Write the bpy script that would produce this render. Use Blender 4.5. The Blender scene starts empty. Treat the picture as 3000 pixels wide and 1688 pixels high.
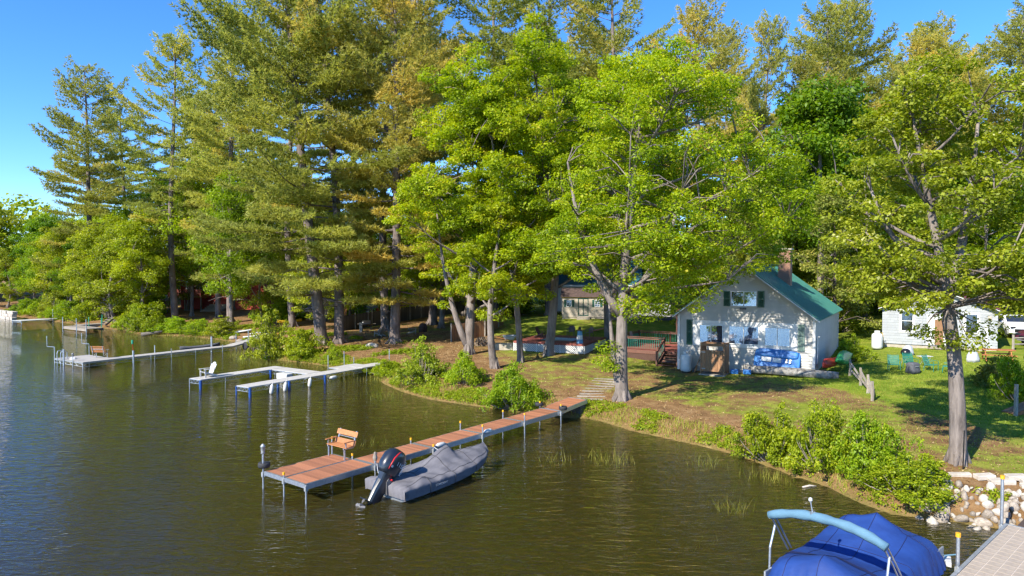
import bpy, math, random
import numpy as np

R = math.radians
SC = bpy.context.scene
COL = SC.collection

# ---------------------------------------------------------------- camera, sky, sun, exposure
cam_d = bpy.data.cameras.new('camera')
cam = bpy.data.objects.new('camera', cam_d)
COL.objects.link(cam)
cam.location = (0, 0, 8.0)
cam.rotation_euler = (R(90) - math.atan(62 / 2040), 0, 0)
cam_d.sensor_width = 36
cam_d.lens = 36 * 2040 / 3000
cam_d.clip_end = 3000
SC.camera = cam

SUN_EL = 37.0
SUN_DIR = (-0.68, -0.733)                     # horizontal direction towards the sun
SUN_AZ = math.atan2(SUN_DIR[0], SUN_DIR[1])  # clockwise from +Y
w = bpy.data.worlds.new('World')
SC.world = w
w.use_nodes = True
nt = w.node_tree
nt.nodes.clear()
sky = nt.nodes.new('ShaderNodeTexSky')
sky.sky_type = 'NISHITA'
sky.sun_disc = False
sky.sun_elevation = R(SUN_EL)
sky.sun_rotation = SUN_AZ
sky.altitude = 2200
sky.air_density = 1.0
sky.dust_density = 0.1
sky.ozone_density = 4.5
hs = nt.nodes.new('ShaderNodeHueSaturation')
hs.inputs['Saturation'].default_value = 1.2
bg = nt.nodes.new('ShaderNodeBackground')
bg.inputs['Strength'].default_value = 0.15
wo = nt.nodes.new('ShaderNodeOutputWorld')
nt.links.new(sky.outputs[0], hs.inputs['Color'])
mul = nt.nodes.new('ShaderNodeMix'); mul.data_type = 'RGBA'; mul.blend_type = 'MULTIPLY'; mul.inputs[0].default_value = 1.0
mul.inputs[7].default_value = (0.80, 0.84, 0.96, 1)
nt.links.new(hs.outputs[0], mul.inputs[6])
nt.links.new(mul.outputs[2], bg.inputs['Color'])
nt.links.new(bg.outputs[0], wo.inputs['Surface'])

sl = bpy.data.lights.new('sun', 'SUN')
sl.energy = 4.3
sl.angle = R(0.53)
sl.color = (1.0, 0.93, 0.80)
sun = bpy.data.objects.new('sun', sl)
COL.objects.link(sun)
ce = math.cos(R(SUN_EL))
import mathutils
sv = mathutils.Vector((SUN_DIR[0] * ce, SUN_DIR[1] * ce, math.sin(R(SUN_EL))))
sun.rotation_euler = sv.to_track_quat('Z', 'Y').to_euler()
sun.location = sv * 60

SC.view_settings.view_transform = 'Standard'
SC.view_settings.look = 'None'
SC.view_settings.gamma = 1.0
SC.view_settings.exposure = 1.12
SC.view_settings.use_curve_mapping = False
cy = SC.cycles
cy.max_bounces = 7
cy.diffuse_bounces = 3
cy.glossy_bounces = 3
cy.transmission_bounces = 4
cy.transparent_max_bounces = 8
cy.volume_bounces = 0
cy.caustics_reflective = False
cy.caustics_refractive = False
cy.sample_clamp_indirect = 4.0
cy.use_denoising = True
cy.use_adaptive_sampling = True
cy.adaptive_threshold = 0.02
cy.filter_width = 1.4
SC.render.use_persistent_data = False

# ---------------------------------------------------------------- helpers
def rng(seed):
    return np.random.default_rng(seed)

class MB:
    """collects shapes; build() links them as one mesh object"""
    def __init__(s):
        s.v = []; s.f = []; s.smooth = False
    def add(s, vs, fs):
        n = len(s.v)
        s.v += [tuple(map(float, p)) for p in vs]
        s.f += [tuple(i + n for i in f) for f in fs]
        return s
    def box(s, c, d, rz=0.0, rx=0.0, ry=0.0):
        hx, hy, hz = d[0] / 2, d[1] / 2, d[2] / 2
        m = mathutils.Euler((rx, ry, rz)).to_matrix()
        vs = []
        for z in (-hz, hz):
            for x, y in ((-hx, -hy), (hx, -hy), (hx, hy), (-hx, hy)):
                p = m @ mathutils.Vector((x, y, z))
                vs.append((p.x + c[0], p.y + c[1], p.z + c[2]))
        return s.add(vs, [(3, 2, 1, 0), (4, 5, 6, 7), (0, 1, 5, 4), (1, 2, 6, 5), (2, 3, 7, 6), (3, 0, 4, 7)])
    def b2(s, x0, x1, y0, y1, z0, z1):
        return s.box(((x0 + x1) / 2, (y0 + y1) / 2, (z0 + z1) / 2), (abs(x1 - x0), abs(y1 - y0), abs(z1 - z0)))
    def beam(s, p, q, wd, ht, up=(0, 0, 1)):
        p = mathutils.Vector(p); q = mathutils.Vector(q)
        d = (q - p).normalized(); u = mathutils.Vector(up)
        if abs(d.dot(u)) > 0.98: u = mathutils.Vector((0, 1, 0))
        a = d.cross(u).normalized(); b = a.cross(d)
        a *= wd / 2; b *= ht / 2
        vs = [p - a - b, p + a - b, p + a + b, p - a + b, q - a - b, q + a - b, q + a + b, q - a + b]
        return s.add(vs, [(3, 2, 1, 0), (4, 5, 6, 7), (0, 1, 5, 4), (1, 2, 6, 5), (2, 3, 7, 6), (3, 0, 4, 7)])
    def tube(s, pts, r, n=8, caps=True, sq=1.0):
        pts = [mathutils.Vector(p) for p in pts]
        k = len(pts)
        if not hasattr(r, '__len__'): r = [r] * k
        base = len(s.v); prev = None
        for i, p in enumerate(pts):
            d = (pts[min(i + 1, k - 1)] - pts[max(i - 1, 0)])
            d = d.normalized() if d.length > 1e-9 else mathutils.Vector((0, 0, 1))
            if prev is None:
                u = mathutils.Vector((1, 0, 0)) if abs(d.x) < 0.8 else mathutils.Vector((0, 1, 0))
            else:
                u = prev
            a = (u - d * u.dot(d)).normalized(); b = d.cross(a); prev = a
            for j in range(n):
                t = 2 * math.pi * j / n
                q = p + (a * math.cos(t) + b * math.sin(t) * sq) * r[i]
                s.v.append((q.x, q.y, q.z))
        for i in range(k - 1):
            for j in range(n):
                j2 = (j + 1) % n
                s.f.append((base + i * n + j, base + i * n + j2, base + (i + 1) * n + j2, base + (i + 1) * n + j))
        if caps:
            s.f.append(tuple(base + j for j in reversed(range(n))))
            s.f.append(tuple(base + (k - 1) * n + j for j in range(n)))
        return s
    def cyl(s, c, r, h, n=14, r2=None):
        return s.tube([c, (c[0], c[1], c[2] + h)], [r, r if r2 is None else r2], n)
    def lathe(s, prof, c=(0, 0, 0), n=20):
        base = len(s.v); k = len(prof)
        for r_, z in prof:
            for j in range(n):
                t = 2 * math.pi * j / n
                s.v.append((c[0] + r_ * math.cos(t), c[1] + r_ * math.sin(t), c[2] + z))
        for i in range(k - 1):
            for j in range(n):
                j2 = (j + 1) % n
                s.f.append((base + i * n + j, base + i * n + j2, base + (i + 1) * n + j2, base + (i + 1) * n + j))
        s.f.append(tuple(base + j for j in reversed(range(n))))
        s.f.append(tuple(base + (k - 1) * n + j for j in range(n)))
        return s
    def prism(s, poly, a, b, axis='z'):
        """poly in 2D, extruded from a to b along axis"""
        n = len(poly)
        def P(p, t):
            if axis == 'z': return (p[0], p[1], t)
            if axis == 'y': return (p[0], t, p[1])
            return (t, p[0], p[1])
        vs = [P(p, a) for p in poly] + [P(p, b) for p in poly]
        fs = [tuple(reversed(range(n))), tuple(range(n, 2 * n))]
        fs += [(i, (i + 1) % n, n + (i + 1) % n, n + i) for i in range(n)]
        return s.add(vs, fs)
    def loft(s, rings, closed=True, cap=True):
        base = len(s.v); n = len(rings[0])
        for r_ in rings: s.v += [tuple(map(float, p)) for p in r_]
        m = n if closed else n - 1
        for i in range(len(rings) - 1):
            for j in range(m):
                j2 = (j + 1) % n
                s.f.append((base + i * n + j, base + i * n + j2, base + (i + 1) * n + j2, base + (i + 1) * n + j))
        if cap and closed:
            s.f.append(tuple(base + j for j in reversed(range(n))))
            k = len(rings) - 1
            s.f.append(tuple(base + k * n + j for j in range(n)))
        return s
    def mesh(s, name, mat):
        me = bpy.data.meshes.new(name)
        me.from_pydata(s.v, [], s.f)
        if mat: me.materials.append(mat)
        if s.smooth: me.shade_smooth()
        me.update()
        return me
    def sm(s):
        s.smooth = True; return s
    def build(s, name, mat, parent=None, bevel=0.0):
        o = bpy.data.objects.new(name, s.mesh(name, mat))
        COL.objects.link(o)
        if parent: o.parent = parent
        if bevel:
            b = o.modifiers.new('bevel', 'BEVEL'); b.width = bevel; b.segments = 2; b.limit_method = 'ANGLE'
        return o

def inst(name, me, parent=None, loc=(0, 0, 0), rot=(0, 0, 0), sc=1.0):
    o = bpy.data.objects.new(name, me)
    COL.objects.link(o)
    if parent: o.parent = parent
    o.location = loc; o.rotation_euler = rot
    o.scale = sc if hasattr(sc, '__len__') else (sc, sc, sc)
    return o
def tag(o, label, cat, group=None):
    o['label'] = label; o['category'] = cat
    if group: o['group'] = group
    return o
def thing(name, label, cat, loc=(0, 0, 0), rz=0.0, group=None):
    o = bpy.data.objects.new(name, None)
    COL.objects.link(o)
    o.empty_display_size = 0.2
    o.location = loc; o.rotation_euler = (0, 0, rz)
    return tag(o, label, cat, group)
def copy_tree(o, parent=None):
    c = o.copy(); COL.objects.link(c)
    if parent: c.parent = parent
    for ch in list(o.children): copy_tree(ch, c)
    return c
def np_mesh(name, V, F, mat, attr=None, smooth=False):
    """V (n,3), F (m,k) with k fixed; attr: per-face float"""
    me = bpy.data.meshes.new(name)
    m, k = F.shape
    me.vertices.add(len(V)); me.vertices.foreach_set('co', V.astype(np.float32).ravel())
    me.loops.add(m * k); me.loops.foreach_set('vertex_index', F.astype(np.int32).ravel())
    me.polygons.add(m); me.polygons.foreach_set('loop_start', np.arange(0, m * k, k, dtype=np.int32))
    me.update(calc_edges=True)
    if attr is not None:
        for nm, a in attr.items():
            A = me.attributes.new(nm, 'FLOAT', 'FACE' if len(a) == m else 'POINT')
            A.data.foreach_set('value', a.astype(np.float32))
    if smooth: me.shade_smooth()
    if mat: me.materials.append(mat)
    return me

# ---------------------------------------------------------------- materials
MATS = {}
def node_mat(name):
    m = bpy.data.materials.new(name); m.use_nodes = True
    t = m.node_tree; t.nodes.clear()
    out = t.nodes.new('ShaderNodeOutputMaterial')
    MATS[name] = m
    return m, t, out
def N(t, typ, **kw):
    n = t.nodes.new(typ)
    for k, v in kw.items():
        if k in n.inputs: n.inputs[k].default_value = v
        else: setattr(n, k, v)
    return n
def c4(c): return (c[0], c[1], c[2], 1.0)
def ramp(t, fac, stops):
    r = t.nodes.new('ShaderNodeValToRGB')
    el = r.color_ramp.elements
    while len(el) < len(stops): el.new(0.5)
    for e, (p, c) in zip(el, stops): e.position = p; e.color = c4(c)
    t.links.new(fac, r.inputs[0])
    return r
def pm(name, c1, c2=None, scale=6.0, rough=0.6, metal=0.0, bump=0.0, bscale=None, rnd=0.0, stretch=None, spec=0.5, coat=0.0, detail=5.0):
    """general painted / weathered surface: two-colour noise, fine bump, optional per-object variation"""
    m, t, out = node_mat(name)
    b = N(t, 'ShaderNodeBsdfPrincipled', Roughness=rough, Metallic=metal)
    b.inputs['Specular IOR Level'].default_value = spec
    b.inputs['Coat Weight'].default_value = coat
    tc = N(t, 'ShaderNodeTexCoord')
    src = tc.outputs['Object']
    if stretch:
        mp = N(t, 'ShaderNodeMapping'); mp.inputs['Scale'].default_value = stretch
        t.links.new(src, mp.inputs[0]); src = mp.outputs[0]
    n = N(t, 'ShaderNodeTexNoise', Scale=scale, Detail=detail, Roughness=0.62)
    t.links.new(src, n.inputs['Vector'])
    if c2 is None: c2 = tuple(x * 0.8 for x in c1)
    r = ramp(t, n.outputs['Fac'], [(0.32, c2), (0.66, c1)])
    col = r.outputs[0]
    if rnd:
        oi = N(t, 'ShaderNodeObjectInfo')
        mr = N(t, 'ShaderNodeMapRange'); mr.inputs['To Min'].default_value = 1 - rnd; mr.inputs['To Max'].default_value = 1 + rnd
        t.links.new(oi.outputs['Random'], mr.inputs['Value'])
        h = N(t, 'ShaderNodeHueSaturation')
        t.links.new(mr.outputs[0], h.inputs['Value']); t.links.new(col, h.inputs['Color']); col = h.outputs[0]
    t.links.new(col, b.inputs['Base Color'])
    if bump:
        nb = N(t, 'ShaderNodeTexNoise', Scale=bscale or scale * 4, Detail=4.0)
        t.links.new(src, nb.inputs['Vector'])
        bp = N(t, 'ShaderNodeBump', Strength=bump, Distance=0.03)
        t.links.new(nb.outputs['Fac'], bp.inputs['Height']); t.links.new(bp.outputs[0], b.inputs['Normal'])
    t.links.new(b.outputs[0], out.inputs[0])
    return m
def leaf_mat(name, stops, trans=0.35, rough=0.5, hue=0.02, val=0.12):
    """leaves: colour from the per-leaf tint attribute, light passing through"""
    m, t, out = node_mat(name)
    at = N(t, 'ShaderNodeAttribute', attribute_name='tint')
    r = ramp(t, at.outputs['Fac'], stops)
    oi = N(t, 'ShaderNodeObjectInfo')
    mv = N(t, 'ShaderNodeMapRange'); mv.inputs['To Min'].default_value = 1 - val; mv.inputs['To Max'].default_value = 1 + val
    mh = N(t, 'ShaderNodeMapRange'); mh.inputs['To Min'].default_value = 0.5 - hue; mh.inputs['To Max'].default_value = 0.5 + hue
    t.links.new(oi.outputs['Random'], mv.inputs['Value'])
    fr = N(t, 'ShaderNodeMath', operation='FRACT'); ml = N(t, 'ShaderNodeMath', operation='MULTIPLY'); ml.inputs[1].default_value = 7.31
    t.links.new(oi.outputs['Random'], ml.inputs[0]); t.links.new(ml.outputs[0], fr.inputs[0]); t.links.new(fr.outputs[0], mh.inputs['Value'])
    h = N(t, 'ShaderNodeHueSaturation')
    t.links.new(r.outputs[0], h.inputs['Color']); t.links.new(mv.outputs[0], h.inputs['Value']); t.links.new(mh.outputs[0], h.inputs['Hue'])
    b = N(t, 'ShaderNodeBsdfPrincipled', Roughness=rough); b.inputs['Specular IOR Level'].default_value = 0.35
    tr = N(t, 'ShaderNodeBsdfTranslucent')
    mx = N(t, 'ShaderNodeMixShader'); mx.inputs[0].default_value = trans
    h2 = N(t, 'ShaderNodeHueSaturation', Value=1.25, Saturation=1.1)
    t.links.new(h.outputs[0], b.inputs['Base Color']); t.links.new(h.outputs[0], h2.inputs['Color']); t.links.new(h2.outputs[0], tr.inputs['Color'])
    t.links.new(b.outputs[0], mx.inputs[1]); t.links.new(tr.outputs[0], mx.inputs[2]); t.links.new(mx.outputs[0], out.inputs[0])
    return m
def bark_mat(name, c1, c2, scale=5.0, bump=0.9):
    m, t, out = node_mat(name)
    b = N(t, 'ShaderNodeBsdfPrincipled', Roughness=0.9); b.inputs['Specular IOR Level'].default_value = 0.15
    tc = N(t, 'ShaderNodeTexCoord'); mp = N(t, 'ShaderNodeMapping'); mp.inputs['Scale'].default_value = (1, 1, 0.16)
    t.links.new(tc.outputs['Object'], mp.inputs[0])
    n = N(t, 'ShaderNodeTexNoise', Scale=scale, Detail=7.0, Roughness=0.7); t.links.new(mp.outputs[0], n.inputs['Vector'])
    n2 = N(t, 'ShaderNodeTexNoise', Scale=0.9, Detail=3.0); t.links.new(tc.outputs['Object'], n2.inputs['Vector'])
    ad = N(t, 'ShaderNodeMath', operation='MULTIPLY_ADD'); ad.inputs[1].default_value = 0.45; ad.inputs[2].default_value = 0.0
    t.links.new(n2.outputs['Fac'], ad.inputs[0])
    a2 = N(t, 'ShaderNodeMath', operation='MULTIPLY_ADD'); a2.inputs[1].default_value = 0.6
    t.links.new(n.outputs['Fac'], a2.inputs[0]); t.links.new(ad.outputs[0], a2.inputs[2])
    r = ramp(t, a2.outputs[0], [(0.36, c2), (0.5, tuple((x + y) / 2 for x, y in zip(c1, c2))), (0.68, c1)])
    t.links.new(r.outputs[0], b.inputs['Base Color'])
    bp = N(t, 'ShaderNodeBump', Strength=bump, Distance=0.06)
    t.links.new(n.outputs['Fac'], bp.inputs['Height']); t.links.new(bp.outputs[0], b.inputs['Normal'])
    t.links.new(b.outputs[0], out.inputs[0])
    return m
def glass_mat(name, tint=(0.02, 0.03, 0.05), refl=0.12):
    """window pane: dark room behind, mirror-like outer face, its gloss tinted with the blue of reflected sky"""
    m, t, out = node_mat(name)
    b = N(t, 'ShaderNodeBsdfPrincipled', Roughness=0.05); b.inputs['Base Color'].default_value = c4(tint)
    g = N(t, 'ShaderNodeBsdfGlossy', Roughness=0.03); g.inputs['Color'].default_value = (0.70, 0.84, 1.0, 1)
    tc = N(t, 'ShaderNodeTexCoord')
    n = N(t, 'ShaderNodeTexNoise', Scale=1.6, Detail=2.0); t.links.new(tc.outputs['Object'], n.inputs['Vector'])
    bp = N(t, 'ShaderNodeBump', Strength=0.05, Distance=0.05)
    t.links.new(n.outputs['Fac'], bp.inputs['Height']); t.links.new(bp.outputs[0], b.inputs['Normal']); t.links.new(bp.outputs[0], g.inputs['Normal'])
    mx = N(t, 'ShaderNodeMixShader'); mx.inputs[0].default_value = refl
    t.links.new(b.outputs[0], mx.inputs[1]); t.links.new(g.outputs[0], mx.inputs[2]); t.links.new(mx.outputs[0], out.inputs[0])
    return m

M_alu = pm('aluminium', (0.50, 0.53, 0.56), (0.36, 0.39, 0.43), 9, 0.38, 0.75, 0.05)
M_alud = pm('aluminium dull', (0.42, 0.44, 0.45), (0.28, 0.30, 0.31), 5, 0.5, 0.5, 0.08)
M_deckw = pm('composite plank brown', (0.40, 0.165, 0.080), (0.28, 0.11, 0.055), 7, 0.72, 0, 0.12, 30, 0.24, (1, 6, 1))
M_benchw = pm('bench slat brown', (0.42, 0.18, 0.065), (0.33, 0.135, 0.048), 7, 0.6, 0, 0.1, 30, 0.08, (1, 5, 1))
M_yel = pm('yellow plastic', (0.80, 0.42, 0.02), (0.70, 0.34, 0.02), 8, 0.45)
M_rub = pm('black rubber', (0.03, 0.031, 0.034), (0.018, 0.018, 0.02), 12, 0.75, 0, 0.15)
M_whp = pm('white plastic', (0.60, 0.60, 0.59), (0.48, 0.48, 0.465), 4, 0.4, 0, 0.03)
M_wht = pm('white paint', (0.64, 0.64, 0.63), (0.55, 0.555, 0.55), 3, 0.5, 0, 0.03)
M_vinyl = pm('vinyl siding', (0.47, 0.445, 0.40), (0.39, 0.37, 0.335), 1.3, 0.55, 0, 0.03)
M_dvin = pm('blue green siding', (0.30, 0.40, 0.44), (0.24, 0.32, 0.36), 1.5, 0.6)
M_shing = pm('grey shingle', (0.36, 0.38, 0.395), (0.28, 0.295, 0.31), 5, 0.75, 0, 0.1, None, 0.07)
M_groof = pm('green metal roof', (0.045, 0.20, 0.155), (0.035, 0.155, 0.12), 2.0, 0.42, 0.0, 0.04)
M_broof = pm('blue metal roof', (0.03, 0.12, 0.17), (0.02, 0.085, 0.13), 2.0, 0.4)
M_mroof = pm('maroon roof', (0.16, 0.03, 0.05), (0.11, 0.02, 0.035), 3.0, 0.6)
M_sroof = pm('brown shingles', (0.10, 0.065, 0.055), (0.045, 0.03, 0.028), 5, 0.9, 0, 0.4)
M_gtrim = pm('dark green trim', (0.015, 0.085, 0.058), (0.011, 0.06, 0.042), 3, 0.5)
M_shutL = pm('grey green shutter', (0.19, 0.28, 0.25), (0.14, 0.21, 0.19), 4, 0.6)
M_beige = pm('beige shed board', (0.46, 0.40, 0.32), (0.37, 0.32, 0.255), 3, 0.75, 0, 0.1)
M_conc = pm('concrete', (0.44, 0.39, 0.31), (0.32, 0.28, 0.23), 3, 0.9, 0, 0.3)
M_brick = pm('chimney brick', (0.36, 0.20, 0.13), (0.24, 0.13, 0.09), 7, 0.9, 0, 0.3)
M_redb = pm('red stained deck', (0.30, 0.085, 0.06), (0.20, 0.055, 0.042), 6, 0.7, 0, 0.1, None, 0.12)
M_brow = pm('brown stained wood', (0.16, 0.070, 0.045), (0.10, 0.042, 0.028), 6, 0.7, 0, 0.15, None, 0.10)
M_cedar = pm('cedar board', (0.34, 0.18, 0.085), (0.20, 0.10, 0.05), 5, 0.75, 0, 0.2, None, 0.22, (4, 4, 0.6))
M_wea = pm('weathered wood', (0.34, 0.30, 0.25), (0.20, 0.17, 0.14), 5, 0.9, 0, 0.35, None, 0.14, (3, 3, 0.7))
M_wead = pm('dark weathered fence', (0.13, 0.115, 0.095), (0.07, 0.06, 0.05), 4, 0.9, 0, 0.3, None, 0.2, (3, 3, 0.7))
M_grayd = pm('grey dock board', (0.40, 0.38, 0.36), (0.29, 0.28, 0.27), 5, 0.85, 0, 0.15, None, 0.10)
M_whd = pm('white dock panel', (0.50, 0.48, 0.45), (0.40, 0.385, 0.365), 4, 0.6, 0, 0.05, None, 0.05)
M_tan = pm('tan dock tile', (0.40, 0.335, 0.265), (0.33, 0.275, 0.22), 6, 0.7, 0, 0.06, None, 0.04)
M_mat = pm('brown mat', (0.085, 0.055, 0.042), (0.055, 0.037, 0.03), 40, 0.95, 0, 0.4)
M_blup = pm('blue post', (0.012, 0.075, 0.30), (0.010, 0.055, 0.22), 4, 0.5)
M_pedal = pm('blue moulded plastic', (0.035, 0.19, 0.50), (0.028, 0.14, 0.40), 4, 0.5, 0, 0.04)
M_cov = pm('grey boat cover', (0.165, 0.16, 0.175), (0.115, 0.112, 0.125), 2.6, 0.85, 0, 0.7, 3.2, spec=0.2, stretch=(0.7, 2.2, 1.5), detail=7)
M_bcov = pm('blue boat cover', (0.013, 0.050, 0.22), (0.009, 0.034, 0.16), 1.6, 0.7, 0, 0.55, 2.6, spec=0.35, stretch=(1.6, 0.8, 1.2), detail=7)
M_bcov2 = pm('dark blue band', (0.006, 0.012, 0.075), (0.005, 0.009, 0.06), 3, 0.7)
M_bim = pm('light blue canvas', (0.105, 0.215, 0.30), (0.075, 0.165, 0.24), 3, 0.85, 0, 0.6, 5, stretch=(1.5, 0.7, 1), detail=7)
M_hullw = pm('white hull', (0.62, 0.64, 0.66), (0.52, 0.54, 0.56), 2, 0.25, 0, 0, coat=0.4)
M_hullr = pm('dark red stripe', (0.13, 0.012, 0.02), (0.10, 0.01, 0.015), 2, 0.3)
M_mblk = pm('black engine cowl', (0.014, 0.019, 0.030), (0.010, 0.014, 0.022), 3, 0.34, 0, 0, coat=0.6)
M_mgry = pm('grey engine metal', (0.20, 0.19, 0.19), (0.12, 0.115, 0.115), 5, 0.45, 0.3)
M_red = pm('red paint', (0.55, 0.02, 0.025), (0.45, 0.015, 0.02), 4, 0.35)
M_canoe = pm('camouflage hull', (0.34, 0.32, 0.29), (0.055, 0.05, 0.042), 5, 0.6, 0, 0.05, detail=7)
M_kgrn = pm('green kayak', (0.05, 0.36, 0.11), (0.04, 0.28, 0.085), 3, 0.4)
M_kred = pm('red kayak', (0.60, 0.055, 0.03), (0.48, 0.04, 0.025), 3, 0.4)
M_kyel = pm('yellow kayak', (0.65, 0.42, 0.02), (0.55, 0.34, 0.02), 3, 0.4)
M_chg = pm('green chair strap', (0.018, 0.20, 0.145), (0.014, 0.155, 0.11), 5, 0.5)
M_chb = pm('brown plastic chair', (0.12, 0.085, 0.075), (0.085, 0.06, 0.052), 5, 0.5)
M_chgr = pm('grey sling fabric', (0.30, 0.28, 0.24), (0.22, 0.20, 0.18), 12, 0.8)
M_blk = pm('black enamel', (0.015, 0.015, 0.017), (0.01, 0.01, 0.012), 4, 0.3)
M_iron = pm('rusty iron', (0.10, 0.055, 0.035), (0.03, 0.02, 0.016), 8, 0.85, 0.2, 0.3)
M_bag = pm('dark grey fabric', (0.10, 0.105, 0.12), (0.055, 0.058, 0.07), 6, 0.9, 0, 0.5, 5)
M_tarp = pm('silver tarp', (0.50, 0.52, 0.55), (0.36, 0.38, 0.41), 4, 0.6, 0, 0.6, 4)
M_orw = pm('orange stained wood', (0.42, 0.15, 0.045), (0.30, 0.10, 0.03), 5, 0.7, 0, 0.1, None, 0.1)
M_carw = pm('white car paint', (0.80, 0.81, 0.83), (0.76, 0.77, 0.79), 2, 0.2, 0, 0, coat=0.7)
M_carm = pm('maroon car paint', (0.10, 0.02, 0.04), (0.08, 0.015, 0.03), 2, 0.2, 0, 0, coat=0.7)
M_stone = pm('pale boulder', (0.38, 0.325, 0.265), (0.19, 0.16, 0.13), 3, 0.85, 0, 0.5, 9, 0.25)
M_slab = pm('pale slab stone', (0.54, 0.49, 0.42), (0.36, 0.32, 0.27), 4, 0.85, 0, 0.5, 12, 0.12)
M_dstone = pm('grey stone', (0.34, 0.31, 0.27), (0.20, 0.18, 0.155), 3, 0.9, 0, 0.5, 9, 0.15)
M_asph = pm('asphalt', (0.075, 0.072, 0.075), (0.052, 0.05, 0.052), 3, 0.95, 0, 0.3, 60)
M_redh = pm('red house paint', (0.36, 0.045, 0.03), (0.28, 0.035, 0.024), 3, 0.75, 0, 0.05)
M_dark = pm('dark interior', (0.02, 0.02, 0.022), (0.013, 0.013, 0.015), 3, 0.8)
M_glass = glass_mat('window glass', (0.02, 0.035, 0.07), 0.36)  # blue base tint stands in for the lake and sky mirrored in the panes
M_glassd = glass_mat('dark window glass', (0.025, 0.027, 0.03), 0.15)
M_lhb = pm('lighthouse blue', (0.10, 0.30, 0.48), (0.08, 0.24, 0.40), 3, 0.5)
M_teal = pm('teal', (0.02, 0.30, 0.19), (0.015, 0.24, 0.15), 3, 0.5)
M_log = pm('split firewood', (0.38, 0.28, 0.18), (0.10, 0.075, 0.055), 6, 0.9, 0, 0.3, None, 0.25)
M_pinkf = pm('faded red cushion', (0.60, 0.12, 0.10), (0.5, 0.1, 0.08), 4, 0.7)
M_hose = pm('yellow hose', (0.70, 0.42, 0.03), (0.6, 0.35, 0.02), 4, 0.5)
M_bark_p = bark_mat('pine bark', (0.25, 0.205, 0.185), (0.06, 0.048, 0.043), 6, 1.0)
M_bark_m = bark_mat('maple bark', (0.30, 0.255, 0.225), (0.075, 0.062, 0.055), 7, 1.0)
M_bark_d = bark_mat('dark bark', (0.15, 0.12, 0.10), (0.05, 0.04, 0.034), 5)
M_twig = pm('bare twig', (0.33, 0.28, 0.23), (0.2, 0.17, 0.14), 5, 0.9)

L_maple = leaf_mat('maple leaves', [(0.0, (0.13, 0.20, 0.007)), (0.4, (0.32, 0.42, 0.010)), (0.75, (0.48, 0.52, 0.017)), (1.0, (0.60, 0.46, 0.05))], 0.52, hue=0.006, val=0.07)
L_maple2 = leaf_mat('maple leaves deep', [(0.0, (0.06, 0.135, 0.008)), (0.5, (0.18, 0.30, 0.010)), (1.0, (0.34, 0.43, 0.016))], 0.5, hue=0.01)
L_green = leaf_mat('wood leaves', [(0.0, (0.13, 0.195, 0.010)), (0.5, (0.30, 0.40, 0.016)), (1.0, (0.48, 0.52, 0.03))], 0.52, hue=0.015, val=0.2)
L_pale = leaf_mat('pale leaves', [(0.0, (0.15, 0.19, 0.016)), (0.5, (0.34, 0.40, 0.026)), (0.85, (0.48, 0.49, 0.045)), (1.0, (0.74, 0.74, 0.34))], 0.5, hue=0.010)
L_pine = leaf_mat('pine needles', [(0.0, (0.18, 0.205, 0.046)), (0.45, (0.38, 0.40, 0.080)), (0.72, (0.50, 0.49, 0.095)), (1.0, (0.60, 0.50, 0.12))], 0.5, 0.6, hue=0.006, val=0.10)
L_pineg = leaf_mat('golden pine needles', [(0.0, (0.25, 0.245, 0.050)), (0.4, (0.48, 0.45, 0.095)), (1.0, (0.70, 0.53, 0.13))], 0.5, 0.6, hue=0.006, val=0.10)
L_cedar = leaf_mat('cedar leaves', [(0.0, (0.11, 0.14, 0.018)), (0.6, (0.28, 0.30, 0.05)), (1.0, (0.44, 0.35, 0.09))], 0.45, 0.6)
L_bush = leaf_mat('bush leaves', [(0.0, (0.13, 0.20, 0.008)), (0.5, (0.31, 0.42, 0.012)), (1.0, (0.52, 0.53, 0.03))], 0.48, hue=0.012, val=0.1)
L_rust = leaf_mat('rusty bush leaves', [(0.0, (0.13, 0.15, 0.02)), (0.5, (0.26, 0.26, 0.03)), (1.0, (0.38, 0.18, 0.07))], 0.35)
L_grass = leaf_mat('grass blades', [(0.0, (0.14, 0.22, 0.014)), (0.6, (0.28, 0.345, 0.028)), (1.0, (0.42, 0.38, 0.08))], 0.35)
L_reed = leaf_mat('reed blades', [(0.0, (0.12, 0.16, 0.015)), (0.8, (0.28, 0.27, 0.04)), (1.0, (0.48, 0.41, 0.07))], 0.3)
# ---------------------------------------------------------------- terrain
SHORE = np.array([(-400, 190), (-200, 150), (-120, 126), (-95, 117), (-83.9, 114), (-82.3, 113.5), (-74, 106.5), (-62.9, 98.5), (-57, 93.6), (-52.5, 90), (-49.2, 87.6), (-43.4, 81.5),
    (-40.2, 80.4), (-36.5, 79.2), (-33.1, 77), (-29.3, 73.7), (-26.1, 69.9), (-23, 64), (-20.2, 59.6), (-16.9, 57.5), (-13.4, 54.7), (-10.4, 52),
    (-8.9, 47.8), (-7, 44.4), (-4.9, 41.8), (-2, 39.8), (-0.6, 38.9), (1.1, 37.6), (2.6, 36.8), (4, 36.5), (4.6, 36), (5.8, 33.9), (7.2, 32.3),
    (8.4, 31), (9.5, 29.6), (10.3, 27.8), (10.8, 26.4), (11.4, 25.5), (11.7, 24.2), (12, 22.9), (12.5, 22.2), (13.3, 21.9), (14, 21.6), (14.7, 21.2),
    (15.3, 20.8), (17, 19.5), (20, 17.5), (28, 14), (60, 2), (400, -80)])
LANDPOLY = np.vstack([SHORE, [(400, 900), (-900, 900), (-900, 300)]])
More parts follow.
